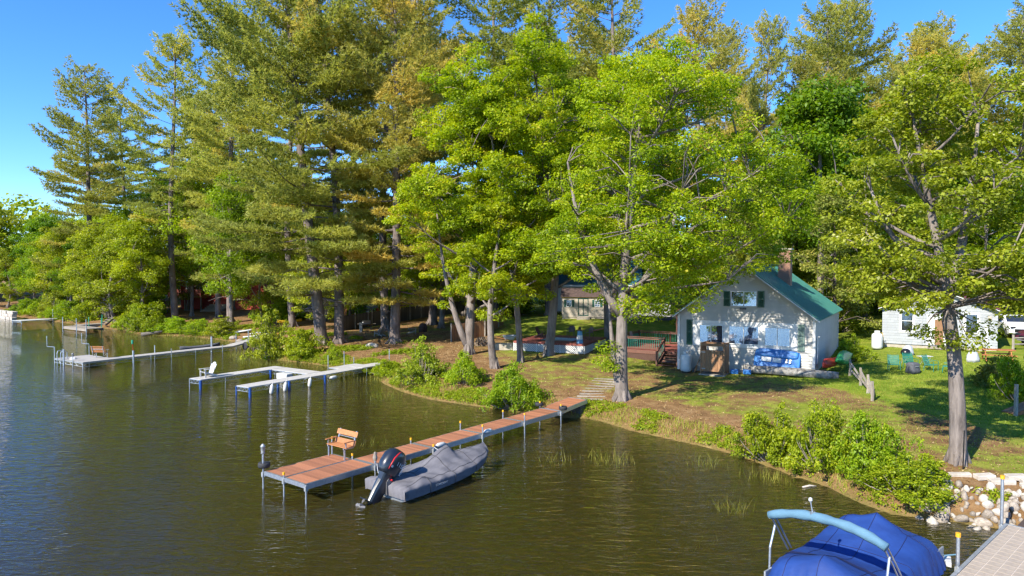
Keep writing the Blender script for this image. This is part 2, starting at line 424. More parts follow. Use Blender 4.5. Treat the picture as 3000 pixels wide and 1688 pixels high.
def shore_d(X, Y):
    """signed distance to the waterline, positive on land"""
    P = np.stack([X.ravel(), Y.ravel()], 1)
    best = np.full(len(P), 1e9)
    for a, b in zip(SHORE[:-1], SHORE[1:]):
        ab = b - a
        t = np.clip(((P - a) @ ab) / (ab @ ab), 0, 1)
        best = np.minimum(best, np.hypot(*(P - (a + t[:, None] * ab)).T))
    ins = np.zeros(len(P), bool)
    n = len(LANDPOLY)
    for i in range(n):
        x1, y1 = LANDPOLY[i]; x2, y2 = LANDPOLY[(i + 1) % n]
        c = (y1 > P[:, 1]) != (y2 > P[:, 1])
        with np.errstate(divide='ignore', invalid='ignore'):
            xi = (x2 - x1) * (P[:, 1] - y1) / (y2 - y1 + 1e-12) + x1
        ins ^= c & (P[:, 0] < xi)
    return np.where(ins, best, -best).reshape(X.shape)
def base_h(d):
    land = 0.42 * (1 - np.exp(-np.maximum(d, 0) / 1.0)) + 0.036 * np.clip(d, 0, 60) + 0.012 * np.clip(d - 60, 0, 400)
    sea = -2.9 * (1 - np.exp(np.minimum(d, 0) / 20.0)) - 0.12 * (1 - np.exp(np.minimum(d, 0) / 0.6))
    return np.where(d > 0, land, sea)
CTRL = [(11.4, 47.8, .72), (15, 44.5, 1.0), (18.9, 43.3, 1.3), (28.4, 53.3, 1.78), (34.5, 49.3, 2.0), (24.5, 42.8, 1.7), (16.3, 25.2, .95), (6.1, 38.2, .72), (5.5, 53, 1.44),
        (0.5, 55.5, 1.45), (8, 60, 1.75), (7.5, 73, 2.7), (-17, 65, .85), (-10.8, 63.9, 1.0), (5.7, 44.7, .9), (3.8, 38.9, .72), (20.3, 41.2, 1.3), (18.1, 35.7, 1.05), (-3.4, 54, 1.1), (27, 38, 1.5),
        (31, 45.4, 1.9), (10.4, 49, .85), (40, 56, 2.4), (18, 24, .9), (15.8, 23.2, .62)]
CT = np.array(CTRL)
CRES = CT[:, 2] - base_h(shore_d(CT[:, 0], CT[:, 1]))
def gzv(X, Y, d=None):
    if d is None: d = shore_d(X, Y)
    h = base_h(d)
    num = np.zeros_like(h); den = np.full_like(h, 0.15)
    for (cx, cyy, _), r_ in zip(CTRL, CRES):
        wgt = np.exp(-((X - cx) ** 2 + (Y - cyy) ** 2) / (2 * 5.0 ** 2))
        num += wgt * r_; den += wgt
    h = h + np.where(d > 0, num / den * np.clip(d / 1.5, 0, 1), 0)
    und = 0.05 * np.sin(X * 0.9 + 1.3 * np.sin(Y * 0.5)) * np.sin(Y * 0.8 + X * 0.3) + 0.03 * np.sin(X * 2.3 - Y * 1.7)
    return h + und * np.clip(np.abs(d) / 2, 0, 1) * np.where(d > 0, 0.8, 1.2)
def gz(x, y):
    return float(gzv(np.array([float(x)]), np.array([float(y)]))[0])

def axis(segs):
    out = [segs[0][0]]
    for a, b, st in segs:
        n = max(1, int(round((b - a) / st)))
        out += list(np.linspace(a, b, n + 1)[1:])
    return np.array(out)
gx = axis([(-900, -130, 40), (-130, -70, 2.5), (-70, -30, 1.0), (-30, 40, 0.5), (40, 70, 1.5), (70, 600, 40)])
gy = axis([(-150, 0, 15), (0, 15, 1.5), (15, 76, 0.5), (76, 125, 1.2), (125, 240, 8), (240, 900, 60)])
GX, GY = np.meshgrid(gx, gy)
GD = shore_d(GX, GY)
GZ = gzv(GX, GY, GD)
def sstep(a, b, x):
    t = np.clip((x - a) / (b - a), 0, 1); return t * t * (3 - 2 * t)
def lawn_w(X, Y, D):
    """how much the ground there is mown grass"""
    right = sstep(17, 20, X + 0.25 * (Y - 36)) * sstep(1.2, 2.4, D)
    mid = 0.49 * sstep(-4, 3, X) * sstep(2.0, 5.0, D)
    back = 0.75 * sstep(52, 56, Y) * sstep(-6, 2, X) * (1 - sstep(84, 90, Y))
    left = 0.36 * sstep(6, 11, D) * sstep(-30, -18, X)
    far = 0.25 * sstep(8, 20, D)
    return np.maximum.reduce([right, mid, back, left, far])
ii = np.arange(len(gy) - 1)[:, None] * len(gx) + np.arange(len(gx) - 1)[None, :]
FQ = np.stack([ii, ii + 1, ii + 1 + len(gx), ii + len(gx)], -1).reshape(-1, 4)

def ground_mat():
    m, t, out = node_mat('ground cover')
    b = N(t, 'ShaderNodeBsdfPrincipled', Roughness=0.95); b.inputs['Specular IOR Level'].default_value = 0.1
    geo = N(t, 'ShaderNodeNewGeometry')
    lw = N(t, 'ShaderNodeAttribute', attribute_name='lawn')
    dd = N(t, 'ShaderNodeAttribute', attribute_name='shore')
    def noise(sc, det=5.0, ro=0.6):
        n = N(t, 'ShaderNodeTexNoise', Scale=sc, Detail=det, Roughness=ro)
        t.links.new(geo.outputs['Position'], n.inputs['Vector']); return n
    n_big, n_mid, n_fine = noise(0.23), noise(1.3), noise(14.0, 6.0, 0.7)
    # lawn colours
    g1 = ramp(t, n_mid.outputs['Fac'], [(0.3, (0.11, 0.17, 0.016)), (0.52, (0.205, 0.255, 0.026)), (0.72, (0.31, 0.305, 0.055))])
    # pine straw and bare soil
    s1 = ramp(t, n_mid.outputs['Fac'], [(0.28, (0.13, 0.075, 0.035)), (0.5, (0.25, 0.145, 0.065)), (0.75, (0.33, 0.215, 0.11))])
    fine = ramp(t, n_fine.outputs['Fac'], [(0.3, (0.55, 0.55, 0.55)), (0.7, (1.25, 1.25, 1.25))])
    # weight
    a = N(t, 'ShaderNodeMath', operation='MULTIPLY_ADD'); a.inputs[1].default_value = 1.5; a.inputs[2].default_value = -0.75
    t.links.new(n_big.outputs['Fac'], a.inputs[0])
    a3 = N(t, 'ShaderNodeMath', operation='MULTIPLY_ADD'); a3.inputs[1].default_value = 1.0; a3.inputs[2].default_value = -0.5
    t.links.new(n_mid.outputs['Fac'], a3.inputs[0])
    s = N(t, 'ShaderNodeMath', operation='ADD'); t.links.new(a.outputs[0], s.inputs[0]); t.links.new(a3.outputs[0], s.inputs[1])
    s2 = N(t, 'ShaderNodeMath', operation='ADD'); t.links.new(s.outputs[0], s2.inputs[0]); t.links.new(lw.outputs['Fac'], s2.inputs[1])
    mr = N(t, 'ShaderNodeMapRange'); mr.inputs['From Min'].default_value = 0.30; mr.inputs['From Max'].default_value = 0.66; mr.interpolation_type = 'SMOOTHSTEP'
    t.links.new(s2.outputs[0], mr.inputs['Value'])
    mx = N(t, 'ShaderNodeMix', data_type='RGBA')
    t.links.new(mr.outputs[0], mx.inputs[0]); t.links.new(s1.outputs[0], mx.inputs[6]); t.links.new(g1.outputs[0], mx.inputs[7])
    # lake bed below the waterline
    n_w = noise(0.9, 6.0, 0.65)
    bed = ramp(t, n_w.outputs['Fac'], [(0.3, (0.09, 0.07, 0.022)), (0.45, (0.24, 0.17, 0.058)), (0.56, (0.15, 0.14, 0.034)), (0.72, (0.36, 0.26, 0.10))])
    mr2 = N(t, 'ShaderNodeMapRange'); mr2.inputs['From Min'].default_value = -0.25; mr2.inputs['From Max'].default_value = 0.45
    t.links.new(dd.outputs['Fac'], mr2.inputs['Value'])
    mx2 = N(t, 'ShaderNodeMix', data_type='RGBA')
    t.links.new(mr2.outputs[0], mx2.inputs[0]); t.links.new(bed.outputs[0], mx2.inputs[6]); t.links.new(mx.outputs[2], mx2.inputs[7])
    mu = N(t, 'ShaderNodeMix', data_type='RGBA', blend_type='MULTIPLY'); mu.inputs[0].default_value = 0.8
    t.links.new(mx2.outputs[2], mu.inputs[6]); t.links.new(fine.outputs[0], mu.inputs[7])
    t.links.new(mu.outputs[2], b.inputs['Base Color'])
    bp = N(t, 'ShaderNodeBump', Strength=0.6, Distance=0.08)
    t.links.new(n_fine.outputs['Fac'], bp.inputs['Height']); t.links.new(bp.outputs[0], b.inputs['Normal'])
    t.links.new(b.outputs[0], out.inputs[0])
    return m
M_ground = ground_mat()
gme = np_mesh('ground', np.stack([GX.ravel(), GY.ravel(), GZ.ravel()], 1), FQ, M_ground,
              {'lawn': lawn_w(GX, GY, GD).ravel(), 'shore': np.clip(GD, -5, 5).ravel()}, True)
g_o = inst('ground', gme); g_o['kind'] = 'structure'

# ---------------------------------------------------------------- water: clear brown lake water with small wind ripples
def water_mat():
    m, t, out = node_mat('lake water')
    geo = N(t, 'ShaderNodeNewGeometry')
    mp = N(t, 'ShaderNodeMapping'); mp.inputs['Rotation'].default_value = (0, 0, R(28)); mp.inputs['Scale'].default_value = (0.55, 1.7, 1)
    t.links.new(geo.outputs['Position'], mp.inputs[0])
    n1 = N(t, 'ShaderNodeTexNoise', Scale=1.35, Detail=2.0, Roughness=0.5, Distortion=0.8); t.links.new(mp.outputs[0], n1.inputs['Vector'])
    n2 = N(t, 'ShaderNodeTexNoise', Scale=4.2, Detail=2.0, Roughness=0.5, Distortion=0.6); t.links.new(mp.outputs[0], n2.inputs['Vector'])
    n3 = N(t, 'ShaderNodeTexNoise', Scale=0.07, Detail=4.0); t.links.new(geo.outputs['Position'], n3.inputs['Vector'])
    rp = N(t, 'ShaderNodeMapRange'); rp.inputs['From Min'].default_value = 0.35; rp.inputs['From Max'].default_value = 0.65; rp.inputs['To Min'].default_value = 0.28; rp.inputs['To Max'].default_value = 1.25
    t.links.new(n3.outputs['Fac'], rp.inputs['Value'])
    b1 = N(t, 'ShaderNodeBump', Distance=0.06); t.links.new(rp.outputs[0], b1.inputs['Strength'])
    t.links.new(n1.outputs['Fac'], b1.inputs['Height'])
    b2 = N(t, 'ShaderNodeBump', Strength=0.8, Distance=0.035)
    t.links.new(n2.outputs['Fac'], b2.inputs['Height']); t.links.new(b1.outputs[0], b2.inputs['Normal'])
    fr = N(t, 'ShaderNodeFresnel', IOR=1.33); t.links.new(b2.outputs[0], fr.inputs['Normal'])
    gl = N(t, 'ShaderNodeBsdfGlossy', Roughness=0.015); t.links.new(b2.outputs[0], gl.inputs['Normal'])
    gl.inputs['Color'].default_value = (1, 1, 1, 1)
    tr = N(t, 'ShaderNodeBsdfTransparent')
    mx = N(t, 'ShaderNodeMixShader')
    df = N(t, 'ShaderNodeBsdfDiffuse'); df.inputs['Color'].default_value = (0.125, 0.105, 0.024, 1)
    mt = N(t, 'ShaderNodeMixShader'); mt.inputs[0].default_value = 0.21
    t.links.new(tr.outputs[0], mt.inputs[1]); t.links.new(df.outputs[0], mt.inputs[2])
    t.links.new(fr.outputs[0], mx.inputs[0]); t.links.new(mt.outputs[0], mx.inputs[1]); t.links.new(gl.outputs[0], mx.inputs[2])
    t.links.new(mx.outputs[0], out.inputs['Surface'])
    va = N(t, 'ShaderNodeVolumeAbsorption', Density=0.58); va.inputs['Color'].default_value = (0.66, 0.54, 0.13, 1)
    t.links.new(va.outputs[0], out.inputs['Volume'])
    return m
M_water = water_mat()
wb = MB().b2(-900, 600, -140, 190, -6, 0)
wo_ = wb.build('lake_water', M_water); wo_['kind'] = 'structure'

# ---------------------------------------------------------------- road and driveway
def ribbon(name, pts, wid, mat, lift=0.03):
    pts = np.array(pts, float)
    seg = []
    for a, b in zip(pts[:-1], pts[1:]):
        n = max(2, int(np.hypot(*(b - a)) / 1.0))
        seg += [a + (b - a) * i / n for i in range(n)]
    seg.append(pts[-1]); seg = np.array(seg)
    dr = np.gradient(seg, axis=0); dr /= np.linalg.norm(dr, axis=1)[:, None]
    nrm = np.stack([-dr[:, 1], dr[:, 0]], 1)
    k = 7; V = []
    for j in range(k):
        q = seg + nrm * (wid * (j / (k - 1) - 0.5))
        V.append(np.column_stack([q, gzv(q[:, 0], q[:, 1]) + lift + 0.05 * (1 - (2 * j / (k - 1) - 1) ** 2)]))
    V = np.array(V).transpose(1, 0, 2).reshape(-1, 3)
    i2 = np.arange(len(seg) - 1)[:, None] * k + np.arange(k - 1)[None, :]
    F = np.stack([i2, i2 + 1, i2 + 1 + k, i2 + k], -1).reshape(-1, 4)
    o = inst(name, np_mesh(name, V, F, mat, smooth=True)); o['kind'] = 'structure'
    return o
ribbon('road', [(16, 88), (40, 90), (70, 92), (130, 96)], 7.5, M_asph)
ribbon('driveway', [(10.5, 71), (16, 76), (22, 84), (27, 89.4)], 6.0, M_asph, 0.06)
# ---------------------------------------------------------------- plants
def unit(v):
    return v / np.maximum(np.linalg.norm(v, axis=-1, keepdims=True), 1e-9)
def leaf_quads(pos, nrm, ln, wd, rg):
    """diamond-shaped leaves: (n,3) centres and normals"""
    n = len(pos)
    t = unit(np.cross(nrm, rg.normal(size=(n, 3))))
    b = unit(np.cross(nrm, t))
    sc_ = rg.uniform(0.5, 1.35, n); l = (ln * sc_)[:, None]; w_ = (wd * sc_ * rg.uniform(0.75, 1.25, n))[:, None]
    droop = nrm * l * 0.22
    V = np.empty((n, 4, 3))
    V[:, 0] = pos - t * l - droop; V[:, 1] = pos + b * w_; V[:, 2] = pos + t * l - droop; V[:, 3] = pos - b * w_
    return V.reshape(-1, 3), np.arange(n * 4).reshape(n, 4)
def clump_leaves(cen, rad, k, ls, rg, tint0=None, flat=0.62, up=0.75, spread=0.16):
    n = len(cen)
    idx = np.repeat(np.arange(n), k)
    d = unit(rg.normal(size=(len(idx), 3))); rr = rg.uniform(0.25, 1.0, len(idx)) ** 0.55
    off = d * rr[:, None] * rad[idx][:, None]; off[:, 2] *= flat
    off[:, 2] -= 0.10 * (off[:, 0] ** 2 + off[:, 1] ** 2) / np.maximum(rad[idx], 0.1)
    pos = cen[idx] + off
    nrm = unit(d * 0.55 + np.array([0, 0, up]) + rg.normal(size=d.shape) * 0.55)
    V, F = leaf_quads(pos, nrm, ls, ls * 0.62, rg)
    base = rg.uniform(0.25, 0.62, n) if tint0 is None else tint0
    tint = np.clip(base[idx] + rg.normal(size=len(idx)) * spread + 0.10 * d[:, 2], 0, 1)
    return V, F, tint
def bez(a, b, c, n):
    t = np.linspace(0, 1, n)[:, None]
    return (1 - t) ** 2 * a + 2 * t * (1 - t) * b + t * t * c

def broadleaf(name, seed, H, clear, rad, tr, n_cl, k, ls, lmat, bmat, lean=(0, 0), shift=(0, 0), top=1.0, forks=None, cl_r=(0.75, 1.35), shape=0.75, cut=None, nl=13, ext=None, flat=0.55, lobed=0.80, smin=0.75):
    """returns (trunk mesh, crown mesh): trunk with limbs and twigs; crown of leaf clumps carried by them.
    lean: horizontal offset of trunk top; shift: offset of crown centre; forks: list of (height, dx, dy, length) extra stems"""
    rg = rng(seed)
    mb = MB(); mb.smooth = True
    base = np.array([0.0, 0, -0.3]); lean = np.array([lean[0], lean[1], 0.0])
    ts = np.linspace(0, 1, 12)
    bend = rg.normal(size=2) * 0.25
    path = np.array([base + np.array([0, 0, 1]) * (H * 0.86 + 0.3) * t + lean * t ** 1.2 + np.array([bend[0], bend[1], 0]) * math.sin(t * math.pi * 1.4) * (H / 14) for t in ts])
    rr = tr * (1 - ts) ** 0.8 + 0.03
    rr[0] = tr * 1.55; rr[1] = max(rr[1], tr * 0.98)
    path = np.insert(path, 1, path[0] + (path[1] - path[0]) * 0.30, axis=0); rr = np.insert(rr, 1, tr * 1.12)
    mb.tube(path, list(rr), 12)
    for j in range(5):                                   # root flare
        a = j * 1.256 + rg.uniform(-.3, .3); q = np.array([math.cos(a), math.sin(a), 0])
        mb.tube([q * tr * 0.45 + [0, 0, 0.75], q * tr * 1.0 + [0, 0, 0.25], q * tr * 1.75 + [0, 0, -0.15]], [tr * 0.40, tr * 0.42, tr * 0.22], 6)
    limb_pts = [path[(path[:, 2] > clear * 0.9)]]; limb_r = [np.interp(limb_pts[0][:, 2], path[:, 2], rr)]
    def trunk_at(z):
        return np.array([np.interp(z, path[:, 2], path[:, i]) for i in range(3)])
    stems = []
    if forks:
        for (fh, dx, dy, fl, fr) in forks:
            s0 = trunk_at(fh); e = s0 + np.array([dx, dy, fl])
            pth = bez(s0, s0 + np.array([dx * 0.75, dy * 0.75, fl * 0.35]), e, 8)
            rad_ = np.linspace(fr, 0.05, 8)
            mb.tube(pth, list(rad_), 10); limb_pts.append(pth[2:]); limb_r.append(rad_[2:])
    ch = H - clear
    cx = lambda z: trunk_at(min(z, H * 0.86))[:2] + np.array(shift) * sstep(clear, clear + ch * 0.4, z)
    def env(z):
        t = np.clip((z - clear) / ch, 0.0, 1.0)
        return rad * np.maximum(np.sin(math.pi * np.clip(t * 0.93 + 0.07, 0, 1) ** shape), 0.0) ** 0.75
    lobes = []
    for i in range(nl):
        z = clear + ch * (0.12 + 0.75 * (i + rg.uniform(0, 1)) / nl)
        a = i * 2.4 + rg.uniform(-.4, .4)
        e = np.array([*(cx(z) + np.array([math.cos(a), math.sin(a)]) * env(z) * rg.uniform(0.6, 0.88)), z])
        hd = np.hypot(*(e[:2] - cx(z)))
        s0 = trunk_at(max(clear * smin, z - hd * rg.uniform(0.5, 0.9)))
        pth = bez(s0, s0 + (e - s0) * [0.55, 0.55, 0.30], e, 7)
        r0 = max(0.05, tr * 0.42 * (1 - 0.55 * (z - clear) / ch))
        rad_ = np.linspace(r0, 0.03, 7); lobes.append((e, rad * rg.uniform(0.30, 0.50)))
        mb.tube(pth, list(rad_), 7); limb_pts.append(pth[1:]); limb_r.append(rad_[1:])
    LP = np.vstack(limb_pts); LR = np.concatenate(limb_r)
    # clumps in the envelope, mostly towards its surface
    C = []
    lobes.append((trunk_at(H * 0.86), rad * 0.42)); lobes.append((trunk_at(H * 0.72), rad * 0.5))
    lobe_t = [rg.uniform(-0.16, 0.16) for _ in lobes]
    LT = []
    tries = 0
    while len(C) < n_cl and tries < n_cl * 60:
        tries += 1
        if rg.uniform() < lobed:
            li = rg.integers(0, len(lobes)); e, rl = lobes[li]
            d = unit(rg.normal(size=3)); q = rg.uniform(0, 1) ** 0.40
            p = e + d * rl * q * np.array([1.0, 1.0, 0.62]); tl = lobe_t[li]
            if p[2] < clear * 0.85: continue
        else:
            z = clear + ch * rg.uniform(0.0, 1.0)
            a = rg.uniform(0, 2 * math.pi); q = rg.uniform(0.0, 1.0) ** 0.42
            nz = 1 + 0.22 * math.sin(3 * a + seed) + 0.16 * math.sin(5 * a + z * 0.8)
            p = np.array([*(cx(z) + np.array([math.cos(a), math.sin(a)]) * env(z) * q * nz), z]); tl = 0.0
            if env(z) < 0.3 and rg.uniform() < 0.5: continue
        if cut is not None and not cut(p): continue
        if C and np.min(np.linalg.norm(np.array(C) - p, axis=1)) < 0.42: continue
        C.append(p); LT.append(tl)
    if ext is not None: C += [np.array(p, float) for p in ext]; LT += [0.0] * len(ext)
    C = np.array(C); n_cl = len(C)
    cr = rg.uniform(cl_r[0], cl_r[1], n_cl)
    for c in C:                                         # a twig from the nearest limb to each clump
        dd = np.linalg.norm((LP - c) * [1, 1, 0.8], axis=1) + 2.0 * np.maximum(LP[:, 2] - c[2] + 0.2, 0)
        j = int(np.argmin(dd)); s0 = LP[j]
        mid = (s0 + c) / 2 + [0, 0, 0.12 * np.linalg.norm(c - s0)] + rg.normal(size=3) * 0.1
        mb.tube([s0, mid, c], [min(LR[j] * 0.7, 0.07), 0.035, 0.012], 4, caps=False)
    V, F, tint = clump_leaves(C, cr, k, ls, rg, np.clip(np.array(LT) + rg.uniform(0.26, 0.60, n_cl), 0, 1), spread=0.16, flat=flat)
    return mb.mesh(name + '_trunk', bmat), np_mesh(name + '_crown', V, F, lmat, {'tint': tint})

def pine(name, seed, H, z0, L, tr, lean=(0, 0), lmat=None, gold=0.25, bare=6, dens=1.0, bmat=None, bend=0.5):
    """white pine: bare lower trunk, whorled horizontal limbs with upswept tips and flat needle plumes"""
    rg = rng(seed)
    mb = MB(); mb.smooth = True
    ts = np.linspace(0, 1, 14)
    lean = np.array([lean[0], lean[1], 0.0]); bd = rg.normal(size=2) * bend
    path = np.array([np.array([0, 0, -0.3]) + np.array([0, 0, H + 0.3]) * t + lean * t ** 1.3 + np.array([bd[0], bd[1], 0]) * math.sin(t * 5.0) * 0.8 for t in ts])
    rr = tr * (1 - ts) ** 0.75 + 0.025; rr[0] = tr * 1.5
    path = np.insert(path, 1, path[0] + (path[1] - path[0]) * 0.3, axis=0); rr = np.insert(rr, 1, tr * 1.08)
    mb.tube(path, list(rr), 11)
    for j in range(5):
        a = j * 1.256 + rg.uniform(-.3, .3); q = np.array([math.cos(a), math.sin(a), 0])
        mb.tube([q * tr * 0.45 + [0, 0, 0.8], q * tr * 1.1 + [0, 0, 0.25], q * tr * 2.2 + [0, 0, -0.15]], [tr * 0.38, tr * 0.34, tr * 0.14], 6)
    def tat(z): return np.array([np.interp(z, path[:, 2], path[:, i]) for i in range(3)])
    P, D, T = [], [], []
    z = z0
    while z < H - 0.3:
        f = (z - z0) / (H - z0)
        nb = rg.integers(3, 6) if f < 0.8 else rg.integers(4, 7)
        a0 = rg.uniform(0, 6.28)
        for b in range(nb):
            if rg.uniform() < 0.10: continue
            prof = (0.70 + 0.30 * math.sin(min(1, f * 2.4) * 1.57)) * (1 - f ** 4.0) ** 0.8 + 0.12
            bl = L * prof * rg.uniform(0.45, 1.25)
            a = a0 + b * 6.283 / nb + rg.uniform(-.35, .35)
            el = -0.12 + 0.95 * f ** 1.6 + rg.uniform(-.12, .12)
            h = np.array([math.cos(a), math.sin(a), 0.0])
            s0 = tat(z + rg.uniform(-.3, .3))
            e = s0 + h * bl * math.cos(el) + np.array([0, 0, bl * math.sin(el) + 0.14 * bl])
            m_ = s0 + h * bl * 0.55 * math.cos(el) + np.array([0, 0, bl * 0.45 * math.sin(el) - 0.06 * bl])
            pth = bez(s0, m_, e, 6)
            mb.tube(pth, list(np.linspace(max(0.035, tr * 0.22 * (1 - f)), 0.015, 6)), 5, caps=False)
            tb = rg.uniform(0.22, 0.6) + (rg.uniform(0.25, 0.5) if rg.uniform() < gold else 0)
            side = np.cross(h, [0, 0, 1.0])
            ns = max(6, int(bl * 4.4))
            for i in range(ns):
                s = 0.22 + 0.78 * (i + rg.uniform(0, 1)) / ns
                p0 = (1 - s) ** 2 * s0 + 2 * s * (1 - s) * m_ + s * s * e
                sg = 1 if i % 2 else -1
                ln = bl * 0.40 * (1.15 - s) + 0.40
                dr = unit(h * 0.75 + side * sg * rg.uniform(0.55, 1.0) + np.array([0, 0, rg.uniform(0.0, 0.22)]))
                nt_ = max(2, int(ln / 0.33))
                u = (np.arange(nt_) + rg.uniform(0.3, 0.8)) / nt_
                pp = p0 + dr * ln * u[:, None] + rg.normal(size=(nt_, 3)) * 0.07
                P.append(pp); D.append(np.tile(unit(dr + [0, 0, 0.35]), (nt_, 1))); T.append(np.full(nt_, tb))
            P.append(e[None] + rg.normal(size=(2, 3)) * 0.1); D.append(np.tile(unit(h + [0, 0, 0.5]), (2, 1))); T.append(np.full(2, tb))
        z += rg.uniform(0.75, 1.75) * (1.1 - 0.45 * f)
    for i in range(bare):                               # dead lower limbs
        zz = rg.uniform(z0 * 0.45, z0 + 2); a = rg.uniform(0, 6.28); bl = rg.uniform(1.2, 3.4)
        h = np.array([math.cos(a), math.sin(a), 0.0]); s0 = tat(zz)
        e = s0 + h * bl + [0, 0, rg.uniform(-.5, .5)]
        mb.tube(bez(s0, (s0 + e) / 2 + [0, 0, .3], e, 4), [0.07, 0.05, 0.035, 0.012], 5, caps=False)
        for q in range(3):
            s = rg.uniform(.4, .9); p0 = s0 + (e - s0) * s
            mb.tube([p0, p0 + rg.normal(size=3) * 0.45], [0.02, 0.008], 4, caps=False)
    P = np.vstack(P); D = np.vstack(D); T = np.concatenate(T)
    kb = max(4, int(9 * dens)); n = len(P) * kb
    idx = np.repeat(np.arange(len(P)), kb)
    d = unit(D[idx] * 0.75 + rg.normal(size=(n, 3)) * 0.62)
    ln = rg.uniform(0.28, 0.55, n)[:, None]; wd = rg.uniform(0.03, 0.06, n)[:, None]
    b = unit(np.cross(d, rg.normal(size=(n, 3))))
    p = P[idx]
    V = np.empty((n, 3, 3)); V[:, 0] = p - b * wd; V[:, 1] = p + b * wd; V[:, 2] = p + d * ln
    tint = np.clip(T[idx] + rg.normal(size=n) * 0.10, 0, 1)
    return mb.mesh(name + '_trunk', bmat or M_bark_p), np_mesh(name + '_crown', V.reshape(-1, 3), np.arange(n * 3).reshape(n, 3), lmat or L_pine, {'tint': tint})

def plant_tree(name, meshes, x, y, label, cat='tree', group=None, sc=1.0, rz=0.0, z=None, crown='crown'):
    t = thing(name, label, cat, (x, y, gz(x, y) if z is None else z), rz, group)
    t.scale = sc if hasattr(sc, '__len__') else (sc, sc, sc)
    inst('trunk', meshes[0], t); inst(crown, meshes[1], t)
    return t
def bush_mesh(name, seed, rx, ry, h, n_cl, k, ls, lmat, cl=(0.28, 0.5)):
    rg = rng(seed); mb = MB(); mb.smooth = True
    C = []
    for i in range(n_cl):
        a = rg.uniform(0, 6.283); q = rg.uniform(0, 1) ** 0.45; el = rg.uniform(0.05, 1.0)
        nz = 1 + 0.22 * math.sin(3 * a + seed) + 0.12 * math.sin(7 * a) + rg.uniform(-.15, .22)
        r_ = math.sqrt(max(0, 1 - (el * 0.97) ** 2)) * q * nz
        C.append((rx * r_ * math.cos(a), ry * r_ * math.sin(a), h * el * (0.76 + 0.24 * math.sin(2 * a + seed * 1.7)) * rg.uniform(0.75, 1.15)))
    C = np.array(C)
    for c in C[::2]:
        s = np.array([c[0] * 0.25, c[1] * 0.25, -0.15])
        mb.tube(bez(s, (s + c) / 2 + [c[0] * .1, c[1] * .1, -.1], c, 4), [0.028, 0.022, 0.016, 0.007], 4, caps=False)
    cr = rg.uniform(cl[0], cl[1], n_cl)
    V, F, tint = clump_leaves(C, cr, k, ls, rg, up=0.6, flat=0.8, spread=0.17)
    V[:, 2] = np.maximum(V[:, 2], -0.05)
    return mb.mesh(name + '_stems', M_twig), np_mesh(name + '_foliage', V, F, lmat, {'tint': tint})
def plant_bush(name, meshes, x, y, label, cat='bush', group=None, sc=1.0, rz=0.0, z=None):
    t = thing(name, label, cat, (x, y, (gz(x, y) if z is None else z) - 0.03), rz, group)
    t.scale = sc if hasattr(sc, '__len__') else (sc, sc, sc)
    inst('stems', meshes[0], t); inst('foliage', meshes[1], t)
    return t
# ---------------------------------------------------------------- shoreline and yard trees (each its own shape)
m1 = broadleaf('m1', 11, 23.5, 3.4, 6.4, 0.37, 380, 240, 0.092, L_maple, M_bark_m, lean=(1.2, 0), shift=(-0.8, -0.6), nl=17, forks=[(0.4, -2.4, -0.3, 10.5, 0.30)], cl_r=(0.55, 1.15))
plant_tree('maple_tree', m1, -3.4, 54.0, 'two stemmed maple whose thick grey trunks split at the ground beside the woodpile')
m2 = broadleaf('m2', 22, 13.0, 3.4, 3.1, 0.25, 85, 260, 0.085, L_maple, M_bark_m, lean=(0.2, 0), cl_r=(0.5, 0.95), nl=9)
plant_tree('maple_tree', m2, -1.23, 48.1, 'shorter maple with low hanging foliage just left of the leaning slim trunk')
m3 = broadleaf('m3', 33, 20.5, 4.6, 4.6, 0.21, 230, 270, 0.09, L_maple, M_bark_m, lean=(-2.2, 0), cl_r=(0.55, 1.1), shift=(0.6, 0))
plant_tree('maple_tree', m3, 0.62, 50.1, 'slim grey maple trunk leaning left in front of the white lattice platform')
m4 = broadleaf('m4', 44, 25.5, 6.0, 6.2, 0.33, 330, 240, 0.092, L_maple, M_bark_m, lean=(-0.4, 0), cl_r=(0.55, 1.15), nl=17)
plant_tree('maple_tree', m4, 2.74, 52.9, 'tall straight maple with flared base standing against the lattice platform')
def cut5(p):
    x, y, z = p[0] + 6.06, p[1] + 38.2, p[2] + 0.7
    u = (x - 11.44) * 0.857 - (y - 47.78) * 0.515; v = (x - 11.44) * 0.515 + (y - 47.78) * 0.857
    if v > -1.2 and u > -1.0 and z < 10.0: return False
    if x > 11.2 and z < 9.3: return False               # the crown stays clear of the gable,
    if x > 8.8 and z < 7.5: return False                # is high over the deck
    if x < 5.6 and z < 8.1: return False                # and over the drive side,
    if x > 15.4 or x > 8.8 + (19.6 - z) * 0.8: return False   # and narrows upwards
    t_ = ((x - 11.44) * -0.515 + (y - 47.78) * -0.857) / (sv.x * -0.515 + sv.y * -0.857)
    hx_, hy_, hz_ = x - sv.x * t_, y - sv.y * t_, z - sv.z * t_
    uu = (hx_ - 11.44) * 0.857 - (hy_ - 47.78) * 0.515
    if 3.4 < uu < 9.2 and 0.2 < hz_ < 5.6 and (math.sin(x * 12.9 + y * 7.7 + z * 3.1) * 43.7) % 1.0 < 0.86: return False  # gap shaped into the crown so sun reaches the house front
    return True
